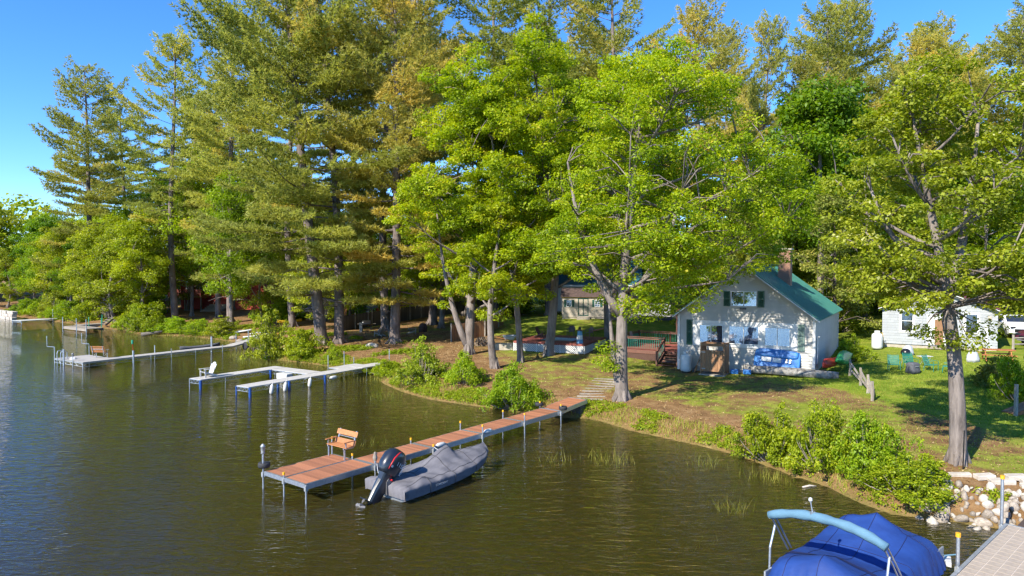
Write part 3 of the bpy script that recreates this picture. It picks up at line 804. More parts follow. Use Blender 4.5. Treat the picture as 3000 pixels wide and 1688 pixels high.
ext5 = [(9.0, 2.6, 8.8), (8.4, 2.4, 8.2), (7.6, 2.2, 8.4), (8.2, 1.8, 9.2), (7.0, 2.0, 7.4), (6.2, 2.4, 7.0), (5.4, 2.6, 6.2), (5.0, 2.0, 5.6), (4.8, 3.0, 4.9), (4.0, 3.0, 6.0), (4.4, 2.0, 6.8),
        (-0.9, -0.5, 3.0), (-1.1, -0.2, 2.3), (-0.7, -0.5, 1.9), (9.6, 2.8, 8.4), (10.0, 2.8, 8.0), (9.2, 2.6, 8.0), (8.4, 2.5, 7.7), (7.4, 2.4, 7.2), (6.6, 2.6, 6.6), (8.7, 2.2, 7.6), (7.8, 1.6, 7.4), (-1.6, 0.4, 6.2), (-2.2, 0.2, 6.9), (2.0, -0.6, 6.4), (3.0, -0.5, 6.9)]
m5 = broadleaf('m5', 58, 20.4, 4.6, 7.2, 0.34, 570, 230, 0.074, L_maple, M_bark_m, lean=(0.9, 0), shift=(2.4, -0.3), forks=[(4.6, -3.0, 0.2, 8.5, 0.26), (5.2, 3.6, 0.3, 7.5, 0.24), (0.3, -0.7, 0.1, 5.2, 0.28)], cl_r=(0.5, 1.05), cut=cut5, ext=ext5, nl=20, lobed=0.55, smin=1.3)
plant_tree('maple_tree', m5, 6.06, 38.2, 'large spreading maple with forked pale trunk on the lawn between dock and clapboard house')
def cut6(p):
    return p[0] > -3.9 + 0.12 * max(0, p[2] - 8) and not (p[2] < 5.6 and not (-1.9 < p[0] < 1.2)) and not (p[2] < 6.4 and p[0] < -3.0)
rg6 = rng(606)
ext6 = [(-1.1, -0.9, 4.6), (-0.3, -1.0, 4.5), (-1.8, -0.7, 4.9), (0.3, -0.8, 5.0)]
for k in range(70):
    a_ = rg6.uniform(0, 6.28); q_ = rg6.uniform(0.15, 1) ** 0.6 * 4.0
    ext6.append((max(-3.6, 0.2 + q_ * math.cos(a_)), q_ * math.sin(a_), rg6.uniform(5.9, 7.8) - 0.05 * q_))
m6 = broadleaf('m6', 66, 14.9, 5.4, 4.3, 0.27, 230, 210, 0.070, L_pale, M_bark_m, lean=(-1.5, 0.3), shift=(0.9, 0.3), cl_r=(0.4, 0.8), cut=cut6, nl=18, smin=1.15,
               forks=[(6.0, 1.2, 0.3, 6.5, 0.22), (6.5, -2.6, 0.2, 3.4, 0.14)], ext=ext6)
plant_tree('maple_tree', m6, 16.26, 25.2, 'nearest tree with rough leaning trunk and airy pale leaved crown on the right lawn')

m7 = broadleaf('m7', 71, 24.0, 6.0, 6.8, 0.24, 330, 240, 0.10, L_maple, M_bark_m, lean=(0.3, 0), cl_r=(0.6, 1.2))
plant_tree('maple_tree', m7, 8.2, 59.5, 'maple behind the spreading maple, its pale stem showing high in the leaves', rz=1.0)
p1 = pine('p1', 101, 38.0, 4.6, 8.6, 0.54, lean=(-4.2, 0), gold=0.10, bare=14, bend=0.3)
plant_tree('pine_tree', p1, -17.6, 64.4, 'left stem of the great white pine pair, leaning left above the white docks', group=None)
p2 = pine('p2', 102, 37.0, 6.0, 6.2, 0.45, lean=(-1.6, 0), gold=0.14, bare=14, bend=0.3)
plant_tree('pine_tree', p2, -16.2, 65.0, 'right upright stem of the great white pine pair above the white docks')
p3 = pine('p3', 103, 34.0, 3.8, 5.8, 0.46, lean=(0.4, 0), lmat=L_pineg, gold=0.4, bare=6, bend=0.2)
plant_tree('pine_tree', p3, -10.8, 63.9, 'golden needled pine with single thick trunk beside the weathered garden chairs')

# shared shapes for the woods behind
pA = pine('pa', 111, 36.0, 5.5, 6.6, 0.42, lean=(-1.0, 0), gold=0.12)
pB = pine('pb', 112, 36.0, 8.5, 5.8, 0.40, lean=(0.8, 0), gold=0.2)
pC = pine('pc', 113, 36.0, 18.0, 5.4, 0.36, lean=(0.3, 0), gold=0.15)
pD = pine('pd', 114, 36.0, 7.0, 6.4, 0.42, lean=(0.5, 0), lmat=L_pineg, gold=0.3)
bA = broadleaf('ba', 121, 17.0, 4.0, 4.6, 0.26, 170, 170, 0.125, L_green, M_bark_m, cl_r=(0.9, 1.6))
bB = broadleaf('bb', 122, 17.0, 2.4, 5.2, 0.28, 180, 170, 0.125, L_green, M_bark_d, cl_r=(0.9, 1.6), lean=(1.0, 0))
bC = broadleaf('bc', 123, 17.0, 3.0, 4.0, 0.24, 150, 190, 0.13, L_maple2, M_bark_m, cl_r=(0.9, 1.5), lean=(-0.8, 0))
bD = broadleaf('bd', 124, 15.0, 1.2, 4.0, 0.22, 120, 190, 0.11, L_cedar, M_bark_d, cl_r=(0.7, 1.2), shape=0.55)
bE = broadleaf('be', 125, 15.0, 2.0, 4.6, 0.22, 140, 180, 0.12, L_pale, M_bark_m, cl_r=(0.8, 1.4), lean=(0.6, 0))

def tall(mesh, x, y, topz, label, rz=0.0, wx=1.0, group=None, base=36.0, name='pine_tree'):
    z = gz(x, y); s = (topz - z) / base
    plant_tree(name, mesh, x, y, label, sc=(s * wx, s * wx, s), rz=rz, group=group)
# pines one can single out against the sky
tall(pA, -63.0, 105.0, 38.0, 'leftmost tall pine standing against open sky, branches sweeping left', 0.3)
tall(pB, -46.0, 95.0, 39.5, 'tall pine with thick dark trunk, second from the open sky on the left', 2.0)
tall(pA, -36.5, 90.0, 41.0, 'broad pine between the second left pine and the great pine pair', 4.1, 0.88)
tall(pB, -26.5, 84.0, 43.0, 'dense pine behind and left of the great pine pair', 1.1, 0.85)
tall(pD, -13.8, 76.0, 40.0, 'yellowing pine crown directly above the golden needled pine', 0.4)
tall(pB, -9.4, 82.0, 44.0, 'grey trunked pine rising right of the golden pine, cut by the picture top', 3.0)
tall(pC, -2.2, 86.0, 46.0, 'tall pine with bare trunk showing above the left maples', 0.9)
tall(pA, 4.6, 84.0, 46.0, 'pine rising behind the middle of the maples, cut by the picture top', 5.2)
tall(pB, 12.0, 80.0, 44.0, 'pine rising above the right half of the spreading maple', 2.2)
tall(pD, 19.6, 73.0, 34.5, 'big golden pine leaning out over the house, right of the spreading maple', 3.6, 0.92)
tall(pB, 28.4, 80.0, 36.0, 'pine with upright dark top just right of the golden pine over the house', 0.2, 0.68)
tall(pC, 38.4, 85.0, 39.0, 'left of the two umbrella crowned pines above the dark green tree', 0.0, 0.95)
tall(pC, 41.4, 88.0, 40.5, 'right of the two umbrella crowned pines above the dark green tree', 2.4, 0.95)
tall(pB, 53.6, 90.0, 39.5, 'pine with open layered top alone above the right cottage', 1.5, 1.0)
tall(pA, 60.5, 82.0, 37.0, 'pine at the right picture edge', 0.0)
# the spruce dark broadleaf tree and others behind the house
plant_tree('oak_tree', bC, 28.3, 64.0, 'dark green broadleaf tree with pale double trunk behind the green roof', sc=(1.3, 1.3, 1.42), rz=1.0)
plant_tree('cedar_tree', bD, 26.6, 57.5, 'olive cedar tree with vine covered trunk between house and shingled cottage', sc=(0.80, 0.80, 0.88), rz=0.5)
plant_tree('cedar_tree', bD, 21.5, 63.0, 'olive cedar tree behind the brick chimney', sc=(0.85, 0.85, 1.0), rz=2.9)
plant_tree('oak_tree', bA, -33.2, 82.4, 'slim straight broadleaf tree on the left bank beside the beached boats', sc=(0.9, 0.9, 1.1), rz=0.2)
plant_tree('oak_tree', bA, -46.5, 101.0, 'pale trunked broadleaf tree in front of the red house', sc=(0.9, 0.9, 1.2), rz=1.2)
plant_tree('oak_tree', bA, -41.0, 97.0, 'round green oak crown left of the great pines and above the red house', sc=(1.35, 1.35, 1.5), rz=4.0)
plant_tree('oak_tree', bE, -59.0, 99.5, 'leaning twin stemmed tree beside the short board fence on the left bank', sc=(0.9, 0.9, 0.95), rz=3.3)

# the woods: individuals no one can tell apart
rgw = rng(5)
NTH = ['first', 'second', 'third', 'fourth', 'fifth', 'sixth', 'seventh', 'eighth', 'ninth', 'tenth', 'eleventh', 'twelfth', 'thirteenth']
def woods(meshes, spots, label, group, hs, name, count=False):
    if count: spots = sorted(spots, key=lambda p: p[0] / p[1]); base = label
    for i, (x, y) in enumerate(spots):
        if count: label = base % NTH[i]
        else: x += rgw.uniform(-1, 1); y += rgw.uniform(-1.2, 1.2)
        s = rgw.uniform(*hs); wv = rgw.uniform(0.9, 1.15)
        plant_tree(name, meshes[i % len(meshes)], x, y, label, group=group, sc=(s * wv, s * wv, s), rz=rgw.uniform(0, 6.28))
woods([bB, bE, bA, bC], [(-83, 121), (-78, 117), (-74, 112), (-70, 108.5), (-66, 104), (-62.5, 102), (-56, 97), (-53.5, 94), (-49, 92), (-90, 124), (-97, 125)],
      'leafy tree leaning over the left shoreline, %s from the left picture edge', 'leafy trees along the left shore', (0.62, 0.98), 'shore_tree', True)
woods([bA, bB, bE], [(-88, 135), (-80, 132), (-72, 124), (-66, 118), (-58, 112), (-52, 110), (-33, 101), (-28, 98), (-103, 138), (-112, 140), (-124, 146), (-136, 152)],
      'leafy tree in the wood behind the left shore', 'leafy trees in the left wood', (0.95, 1.35), 'wood_tree')
woods([bA, bC, bB, bE], [(-22, 104), (-14, 108), (-6, 104), (2, 108), (10, 104), (18, 106), (26, 102), (34, 99), (44, 102), (52, 98), (60, 102), (68, 98), (46, 80), (38, 74), (54, 76), (62, 72), (33, 70), (66, 86)],
      'leafy tree of the wood behind the houses', 'leafy trees behind the houses', (0.9, 1.35), 'wood_tree')
woods([bE, bC, bB], [(36, 64), (42, 63), (47, 60), (52, 66), (44, 70), (31, 75), (24, 72), (16, 92)],
      'young green tree close behind the shingled cottage', 'young trees behind the cottage', (0.7, 1.1), 'wood_tree')
woods([pA, pB, pD, pC], [(-72, 128), (-56, 120), (-44, 112), (-14, 112), (6, 100), (15, 96), (33, 104), (48, 106), (57, 104), (62, 96), (66, 108), (70, 92), (8, 116), (22, 112), (38, 116)],
      'tall pine deep in the wood behind the houses', 'tall pines in the wood behind', (0.95, 1.12), 'wood_pine')
woods([bA, bE, bB], [(-24.5, 91), (-30, 88), (-20.5, 90), (-13, 90), (-6, 92), (0.5, 90), (-8, 78), (-22, 80)], 'leafy tree among the pines above the board fence', 'leafy trees among the pines', (0.75, 1.1), 'wood_tree')
woods([pB, pD], [(45.5, 78), (50, 84), (35, 82), (57, 88)], 'mid sized pine right of the umbrella pines', 'pines above the cottage', (0.72, 0.9), 'wood_pine')
# low brush that closes the view between the trunks
buA = bush_mesh('bua', 201, 1.5, 1.4, 1.9, 150, 85, 0.050, L_bush, cl=(0.16, 0.36))
buB = bush_mesh('bub', 202, 1.7, 1.5, 2.0, 160, 85, 0.050, L_bush, cl=(0.16, 0.38))
buC = bush_mesh('buc', 203, 1.4, 1.3, 1.6, 140, 80, 0.048, L_bush, cl=(0.15, 0.34))
buD = bush_mesh('bud', 204, 1.6, 1.5, 2.2, 140, 75, 0.055, L_pale, cl=(0.16, 0.36))
buE = bush_mesh('bue', 205, 1.6, 1.5, 2.0, 120, 75, 0.065, L_green, cl=(0.2, 0.42))
buF = bush_mesh('buf', 206, 1.0, 0.9, 1.5, 45, 80, 0.06, L_rust, cl=(0.2, 0.36))
for args in [('first rounded bush of the right shore row, nearest the lawn slope', buA, 10.6, 28.2, (0.9, 0.9, 1.15), 0.3),
             ('second bush of the right shore row, tallest of the four', buB, 11.9, 26.4, (0.85, 0.85, 1.25), 1.3),
             ('third bush of the right shore row, beside the nearest tree', buC, 12.9, 24.9, (0.95, 0.95, 1.4), 2.2),
             ('lowest bright green bush hanging over the boulders behind the blue pontoon boat', buA, 13.3, 22.9, (0.95, 0.95, 0.75), 4.0),
             ('big bright yellow green bush at the left of the brown dock shore end', buB, 0.1, 38.9, (1.1, 1.1, 1.25), 0.0),
             ('middle bush left of the bright bush on the shore below the two stemmed maple', buC, -3.0, 43.6, (1.0, 1.0, 1.25), 0.7),
             ('shaded bush below the two stemmed maple with reddish bank under it', buD, -5.9, 45.3, (1.15, 1.15, 1.2), 2.0),
             ('low straggly bush at the shore end of the white dock', buC, -8.9, 49.6, (0.9, 0.9, 0.7), 3.0),
             ('tall grey green willowy bush left of the great pine pair', buD, -21.2, 60.6, (1.25, 1.25, 1.95), 0.4),
             ('dense dark green bush at the foot of the great pine pair', buE, -17.9, 59.6, (1.1, 1.1, 1.25), 1.4),
             ('small yellow green bush beside the shore posts of the white dock', buC, -14.6, 57.0, (0.6, 0.6, 0.75), 1.4),
             ('leafy bush against the right wall of the clapboard house', buA, 23.3, 47.6, (0.85, 0.85, 0.95), 1.0),
             ('rust tinged bush in front of the picnic table', buF, 26.3, 38.0, (1.0, 1.0, 1.1), 0.0),
             ('tall green bush at the right picture edge behind the wooden ramp', buA, 25.6, 34.8, (0.8, 0.8, 1.35), 0.0),
             ('bright yellow bush on the left bank', buC, -36.2, 80.4, (1.4, 1.2, 1.05), 0.0),
             ('dark bush overhanging the water left of the bright yellow bush', buE, -39.6, 82.0, (1.6, 1.3, 0.95), 0.0),
             ('grey green bush right of the bright yellow bush on the left bank', buD, -32.6, 78.6, (1.5, 1.3, 0.9), 1.0)]:
    lab, mesh, x, y, s, rz = args
    plant_bush('shore_bush', mesh, x, y, lab, sc=s, rz=rz)
gl_ = 'bushes along the left shore'
for i, (x, y) in enumerate(sorted([(-43.5, 83.5), (-46.5, 86.5), (-60.5, 98.5), (-64, 101.5), (-67.5, 104.5), (-71, 107.5), (-75.5, 110.5), (-79.5, 114), (-49, 90.5)], key=lambda p: p[0] / p[1])):
    plant_bush('shore_bush', [buE, buC, buD, buB][i % 4], x, y, 'green bush in the row along the far left shore, %s from the left' % NTH[i], group=gl_, sc=(1.6, 1.5, 1.3 + 0.3 * (i % 3)), rz=i * 1.3)
for i, (x, y) in enumerate([(-30, 92), (-24, 99), (-16, 98), (-9, 99), (0, 95), (8, 90), (14, 94), (30, 66), (37, 61), (50, 62), (24, 66), (20, 69), (33, 79), (44, 82), (52, 86), (60, 86), (-54, 102), (-62, 108), (-70, 113), (26, 78.5)]):
    plant_bush('undergrowth_bush', [buE, buB, buE, buD][i % 4], x, y, 'leafy undergrowth bush between the trunks of the wood', group='undergrowth bushes in the wood', sc=(2.2, 2.0, 2.0 + 0.5 * (i % 3)), rz=i * 1.7)

# far wood that reads as one mass
rgf = rng(77)
nf = 70000
fx = rgf.uniform(-230, 150, nf); fy = 128 + 26 * rgf.uniform(0, 1, nf) + np.where(fx < -90, (-90 - fx) * 0.35, 0)
lift = 12 + 5 * np.sin(fx * 0.11) + 3 * np.sin(fx * 0.31 + 2) + 2.5 * np.sin(fx * 0.7 + fy * 0.2)
fz = gzv(fx, fy) + lift * np.sqrt(np.clip((fy - 126) / 14, 0.05, 1)) * rgf.uniform(0, 1, nf) ** 0.35
fn = unit(np.stack([rgf.normal(size=nf) * .6, -0.6 + rgf.normal(size=nf) * .5, 0.7 + rgf.normal(size=nf) * .4], 1))
V, F = leaf_quads(np.stack([fx, fy, fz], 1), fn, 0.55, 0.4, rgf)
ft = np.clip(0.45 + 0.22 * np.sin(fx * 0.23 + fz * 0.3) + rgf.normal(size=nf) * 0.15, 0, 1)
dw = inst('distant_woods', np_mesh('distant_woods', V, F, L_green, {'tint': ft})); dw['kind'] = 'stuff'
dw['label'] = 'mass of green woodland closing the view behind all the trees'; dw['category'] = 'woods'
# ---------------------------------------------------------------- main dock (brown planks in aluminium frames)
DA = R(51.7)                                  # heading of the dock from its lake end to the shore
def frame2(o, ang):
    c, s = math.cos(ang), math.sin(ang)
    return lambda u, v, z=0.0: (o[0] + c * u + s * v, o[1] + s * u - c * v, z)
def plank_mesh(ln, wd, th, mat, name='plank'):
    return MB().box((0, 0, 0), (wd, ln, th)).mesh(name, mat)
dock = thing('dock', 'long brown plank dock in aluminium frames reaching from the lawn into the lake', 'dock', (-7.96, 24.02, 0), DA)
# local x: along the dock; local y: to its left; deck height 0.65; walkway spans y -1.22..0, the extra platform y 0.02..1.24
PK = plank_mesh(1.12, 0.134, 0.03, M_deckw)
def dock_section(u0, u1, y0, y1, z0, z1, npl):
    mb = MB(); ln = u1 - u0
    for y in (y0 + 0.03, y1 - 0.03):
        mb.beam((u0 + 0.015, y, z0 - 0.09), (u1 - 0.015, y, z1 - 0.09), 0.05, 0.20)
    for u, z in ((u0 + 0.04, z0), (u1 - 0.04, z1)):
        mb.box((u, (y0 + y1) / 2, z - 0.06), (0.07, y1 - y0 - 0.06, 0.14))
        mb.box((u, (y0 + y1) / 2, z + 0.012), (0.066, y1 - y0 - 0.10, 0.012))
    for k in (1, 2):
        mb.box((u0 + ln * k / 3, (y0 + y1) / 2, (z0 + z1) / 2 - 0.10), (0.06, y1 - y0 - 0.1, 0.08))
    f = mb.build('frame', M_alu, dock)
    pitch = math.atan2(z1 - z0, ln); st = (ln - 0.16) / npl
    for i in range(npl):
        u = u0 + 0.08 + (i + 0.5) * st
        inst('plank', PK, f, (u, (y0 + y1) / 2, z0 + (z1 - z0) * (u - u0) / ln + 0.002), (0, -pitch, 0), (st / 0.138, (y1 - y0 - 0.1) / 1.12, 1))
S_ = 3.05
for k in range(5):
    dock_section(k * S_ + 0.01, (k + 1) * S_ - 0.01, -1.22, 0.0, 0.65, 0.65, 21)
dock_section(5 * S_ + 0.01, 5 * S_ + 2.6, -1.22, 0.0, 0.66, 0.84, 18)
dock_section(0.01, S_ - 0.01, 0.02, 1.24, 0.65, 0.65, 21)
def dock_post(u, y, top, cap=True, r_=0.032):
    p = MB().cyl((u, y, -1.6), r_, top + 1.6, 10).build('post', M_alu, dock)
    MB().b2(u - 0.05, u + 0.05, y - 0.05, y + 0.05, 0.44, 0.62).build('bracket', M_alud, p)
    if cap: MB().cyl((u, y, top - 0.02), r_ + 0.012, 0.09, 10).build('cap', M_yel, p)
dock_post(0.03, -1.27, 0.66, False); dock_post(0.03, 0.01, 0.78); dock_post(0.03, 1.29, 1.15, False); dock_post(S_, 1.29, 1.25)
for k, (a, b) in enumerate([(0.80, 0.86), (0.80, 0.74), (0.98, 1.0), (0.98, 1.0), (0.95, 0.95)]):
    dock_post((k + 1) * S_, 0.05, a); dock_post((k + 1) * S_, -1.27, b)
# bench on the end platform: stands at its shoreward edge looking down the lake
def lake_bench(name, label, loc, rz, nback, arm_mat):
    t = thing(name, label, 'bench', loc, rz)
    # local x: along the seat, local y: towards the sitter's back
    for s in (-1, 1):
        mb = MB(); x = s * 0.48
        mb.beam((x, -0.14, 0), (x, -0.14, 0.43), 0.05, 0.05).beam((x, -0.20, 0.42), (x, 0.28, 0.40), 0.05, 0.05).beam((x, 0.25, 0.38), (x, 0.46, 0.98), 0.05, 0.05)
        mb.beam((x * 1.12, -0.12, 0.43), (x * 1.12, -0.12, 0.64), 0.035, 0.035)
        if nback == 4: mb.tube(bez(np.array([x, -0.05, 0.40]), np.array([x, 0.30, -0.1]), np.array([x, 0.36, 0.5]), 6), 0.022, 6)
        mb.build('leg', M_alu, t)
        MB().box((x * 1.12, 0.02, 0.66), (0.09, 0.52, 0.035), rx=0.03).build('arm_rest', arm_mat, t, 0.01)
    MB().beam((-0.5, 0.36, 0.735), (0.5, 0.36, 0.735), 0.03, 0.03).build('crossbar', M_alu, t)
    for y in (-0.10, 0.04, 0.18):
        MB().box((0, y, 0.455), (1.22, 0.125, 0.03)).build('seat_slat', M_benchw, t, 0.006)
    if nback == 2: rows = [(0.56, 0.20), (0.87, 0.20)]
    else: rows = [(0.52, 0.105), (0.66, 0.105), (0.80, 0.105), (0.94, 0.105)]
    for z, h in rows:
        y = 0.25 + (z - 0.38) * 0.35 - 0.03
        MB().box((0, y, z), (1.22, 0.03, h), rx=-0.337).build('back_slat', M_benchw, t, 0.006)
    return t
F = frame2((-7.96, 24.02), DA)
x, y, _ = F(S_ - 0.16, -0.62)
lake_bench('bench', 'brown slatted bench with two wide back boards at the lake end of the brown dock', (x, y, 0.66), DA + R(90) + R(180), 2, M_benchw)
# corner bumper wheels
def bumper(u, v, z, label):
    x, y, _ = F(u, v)
    o = tag(MB().lathe([(0.07, -0.07), (0.19, -0.09), (0.215, -0.05), (0.215, 0.05), (0.19, 0.09), (0.07, 0.07)], (0, 0, 0), 20).sm().build('dock_bumper', M_rub), label, 'bumper')
    o.location = (x, y, z)
bumper(0.10, -1.34, 0.86, 'black rubber corner wheel under the silver light at the lake end of the brown dock')
bumper(5 * S_, -0.10, 0.86, 'black bumper wheel on the left edge of the brown dock near shore')
bumper(5 * S_ + 0.1, 1.33, 0.82, 'black bumper wheel on the right edge of the brown dock near shore')
x, y, _ = F(0.03, -1.29)
lt = thing('dock_light', 'small silver post light at the outer left corner of the brown dock', 'lamp', (x, y, 1.0))
MB().cyl((0, 0, 0), 0.04, 0.30, 10).build('stem', M_alu, lt)
MB().lathe([(0.05, 0.28), (0.085, 0.30), (0.06, 0.36), (0.075, 0.40), (0.075, 0.52), (0.10, 0.54), (0.05, 0.62), (0.01, 0.65)], n=14).sm().build('lantern', M_alud, lt)
# boat fenders lying on the dock edge
def fender(loc, rz, label, ry=R(90), ln=0.5, r_=0.10):
    t = thing('boat_fender', label, 'fender', loc, 0)
    b = MB().lathe([(0.02, -ln / 2 - 0.06), (0.035, -ln / 2 - 0.02), (r_ * 0.8, -ln / 2 + 0.05), (r_, -ln / 2 + 0.13), (r_, ln / 2 - 0.13), (r_ * 0.8, ln / 2 - 0.05), (0.035, ln / 2 + 0.02), (0.02, ln / 2 + 0.06)], n=14).sm().build('body', M_whp, t)
    b.rotation_euler = (0, ry, rz)
    rp = MB().tube([(0, 0, ln / 2 + 0.04), (0.02, 0.03, ln / 2 + 0.14), (0.05, 0.02, ln / 2 + 0.24)], 0.012, 5).build('rope', M_whp, b)
    return t
x, y, _ = F(2 * S_ + 0.42, 1.26); fender((x, y, 0.70), DA, 'white fender lying on the dock edge next to the covered motor boat')
x, y, _ = F(3 * S_ + 0.40, 1.24); fender((x, y, 0.70), DA, 'white fender lying on the dock edge beyond the bow of the covered boat')
gt = thing('gull_statue', 'small upright grey pink decoy on the dock post beside the black outboard', 'decoy', (*F(S_ + 0.02, 1.24)[:2], 0.72), 0.4)
MB().lathe([(0.035, 0), (0.05, 0.06), (0.085, 0.14), (0.09, 0.22), (0.06, 0.30), (0.055, 0.34), (0.05, 0.38), (0.015, 0.42)], n=12).sm().build('body', M_wea, gt)
MB().tube([(0.03, 0, 0.35), (0.11, 0, 0.335)], [0.018, 0.005], 6).build('beak', M_chgr, gt)

# ---------------------------------------------------------------- covered motor boat
bx, by, _ = F(2.15, 2.95)                     # stern centre
BA = DA - R(2)
boat = thing('motor_boat', 'small motor boat under a grey cover tied along the brown dock', 'boat', (bx, by, 0), BA)
def boat_half(t):                              # half beam along the length
    return 0.98 * (1 - max(0, (t - 0.45) / 0.55) ** 2.3) ** 0.62 + 0.02 if t < 1 else 0.03
LB = 4.9
hull = MB(); hull.smooth = True
rings = []
for i in range(15):
    t = i / 14; hb = boat_half(t); x = t * LB
    keel = -0.25 + 0.62 * max(0, (t - 0.55) / 0.45) ** 2.2; ch = 0.05 + 0.30 * t ** 2; gw = 0.41 + 0.22 * t ** 2
    rings.append([(x, -hb, gw), (x + 0.02, -hb * 0.98, ch + 0.12), (x, -hb * 0.86, ch), (x, 0, keel), (x, hb * 0.86, ch), (x + 0.02, hb * 0.98, ch + 0.12), (x, hb, gw)])
hull.loft(rings, closed=True)
hull.build('hull', M_hullw, boat)
st = MB(); st.smooth = True
for s in (-1, 1):
    rr = []
    for i in range(15):
        t = i / 14; hb = boat_half(t) + 0.006; x = t * LB; ch = 0.05 + 0.30 * t ** 2
        rr.append([(x, s * hb * 0.985, ch + 0.10), (x, s * hb * 1.0, ch + 0.24)])
    st.loft(rr, closed=False)
st.build('red_stripe', M_hullr, boat)
# cover: draped sheet with raised console, seat ridge and bow, gathered hem
nu, nv = 74, 45
def cover_z(t, q):
    """height of the sheet at length t, across q (-1..1)"""
    gw = 0.50 + 0.22 * t * t
    ridge = 0.10 + 0.20 * sstep(0.05, 0.5, t) + 0.04 * math.sin(t * 11)
    s_ = t - 0.60
    console = 0.44 * math.exp(-(s_ / (0.17 if s_ < 0 else 0.045)) ** 2) * max(0, 1 - abs(q - 0.15) / 0.8) ** 1.2
    lump = 0.17 * math.exp(-((t - 0.17) / 0.05) ** 2 - ((q + 0.75) / 0.18) ** 2)
    sag = -0.10 * math.exp(-((t - 0.27) / 0.08) ** 2 - (q / 0.5) ** 2)
    fold = 0.018 * math.sin(q * 16 + t * 9) * math.exp(-((t - 0.55) / 0.16) ** 2) + 0.012 * math.sin(t * 60 + q * 7) * abs(q)
    return gw + (ridge + console) * (1 - abs(q) ** 1.25) + lump + sag + fold
V = np.zeros((nu, nv, 3)); rgc = rng(9)
for i in range(nu):
    t = i / (nu - 1); tt = max(0.0, min(0.985, t)); hb = boat_half(tt) + 0.06; x = -0.05 + t * (LB + 0.07)
    gw = 0.44 + 0.22 * t * t
    for j in range(nv):
        q = -1 + 2 * j / (nv - 1); a = abs(q)
        if a <= 0.80:
            qq = q / 0.80
            yv = qq * hb; z = cover_z(t, qq); z = max(z, gw + 0.04)
            z -= (0.012 * math.sin(qq * 9 + t * 55) + 0.014 * math.sin(qq * 3 + t * 24) + 0.022 * math.sin(t * 33 + abs(qq) * 5) * a)
        else:
            k = (a - 0.80) / 0.20
            hem = 0.13 + 0.46 * t ** 2.4
            z = (gw + 0.06) * (1 - k) + hem * k
            yv = math.copysign(hb + 0.014 * math.sin(t * 150 + q) * k + 0.012 * math.sin(t * 260) * k + 0.015 - 0.04 * k, q)
        V[i, j] = (x - (0.05 if i == 0 else 0), yv, z)
for j in range(nv): V[0, j, 2] = min(V[0, j, 2], 0.16); V[0, j, 0] -= 0.02; V[1, j, 0] = V[0, j, 0] - 0.02; V[1, j, 2] = min(V[1, j, 2], 0.50 + 0.02 * math.sin(j)); V[2, j, 2] = min(V[2, j, 2], 0.62)
k2 = np.arange(nu - 1)[:, None] * nv + np.arange(nv - 1)[None, :]
FC = np.stack([k2, k2 + 1, k2 + 1 + nv, k2 + nv], -1).reshape(-1, 4)
cv = inst('cover', np_mesh('cover', V.reshape(-1, 3), FC, M_cov, smooth=True), boat)
def text_obj(body, size, mat, parent, loc, rot, name='lettering', ext=0.002):
    cu = bpy.data.curves.new(name, 'FONT'); cu.body = body; cu.size = size; cu.extrude = ext; cu.align_x = 'CENTER'; cu.align_y = 'CENTER'
    cu.materials.append(mat)
    tmp = bpy.data.objects.new('tmp', cu); COL.objects.link(tmp)
    me = bpy.data.meshes.new_from_object(tmp.evaluated_get(bpy.context.evaluated_depsgraph_get()))
    bpy.data.objects.remove(tmp)
    o = bpy.data.objects.new(name, me); COL.objects.link(o); o.parent = parent; o.location = loc; o.rotation_euler = rot
    return o
M_seam = pm('dark seam', (0.06, 0.06, 0.066), (0.045, 0.045, 0.05), 4, 0.9)
for j, nm in ((22, 'centre_seam'), (36, 'side_seam'), (8, 'side_seam')):
    MB().tube([tuple(V[i, j] + np.array([0, 0, 0.004])) for i in range(3, nu - 1)], 0.009, 5).build(nm, M_seam, boat)
for i in (16, 34, 52):
    MB().tube([tuple(V[i, j] + np.array([0, (-0.012 if j < 8 else 0.012 if j > 36 else 0), 0.006])) for j in range(0, nv)], 0.012, 5).build('tie_strap', M_seam, boat)
for (a_, b_, lab) in ((F(S_ * 1.0 + 0.1, 1.24), F(2.5, 2.1), 'white mooring line from the covered boat stern to the dock'), (F(S_ * 2, 1.26), F(6.3, 1.9), 'white mooring line from the covered boat bow to the dock')):
    rp0 = np.array([a_[0], a_[1], 0.72]); rp1 = np.array([b_[0], b_[1], 0.60])
    o = tag(MB().tube(bez(np.zeros(3), (rp1 - rp0) / 2 + np.array([0, 0, -0.18]), rp1 - rp0, 7), 0.014, 5).build('mooring_rope', M_whp), lab, 'rope'); o.location = rp0
M_letter = pm('pale lettering', (0.55, 0.56, 0.58), (0.5, 0.5, 0.52), 3, 0.6)
text_obj('STARCRAFT', 0.11, M_letter, boat, (1.55, -1.105, 0.36), (R(90), 0, 0))
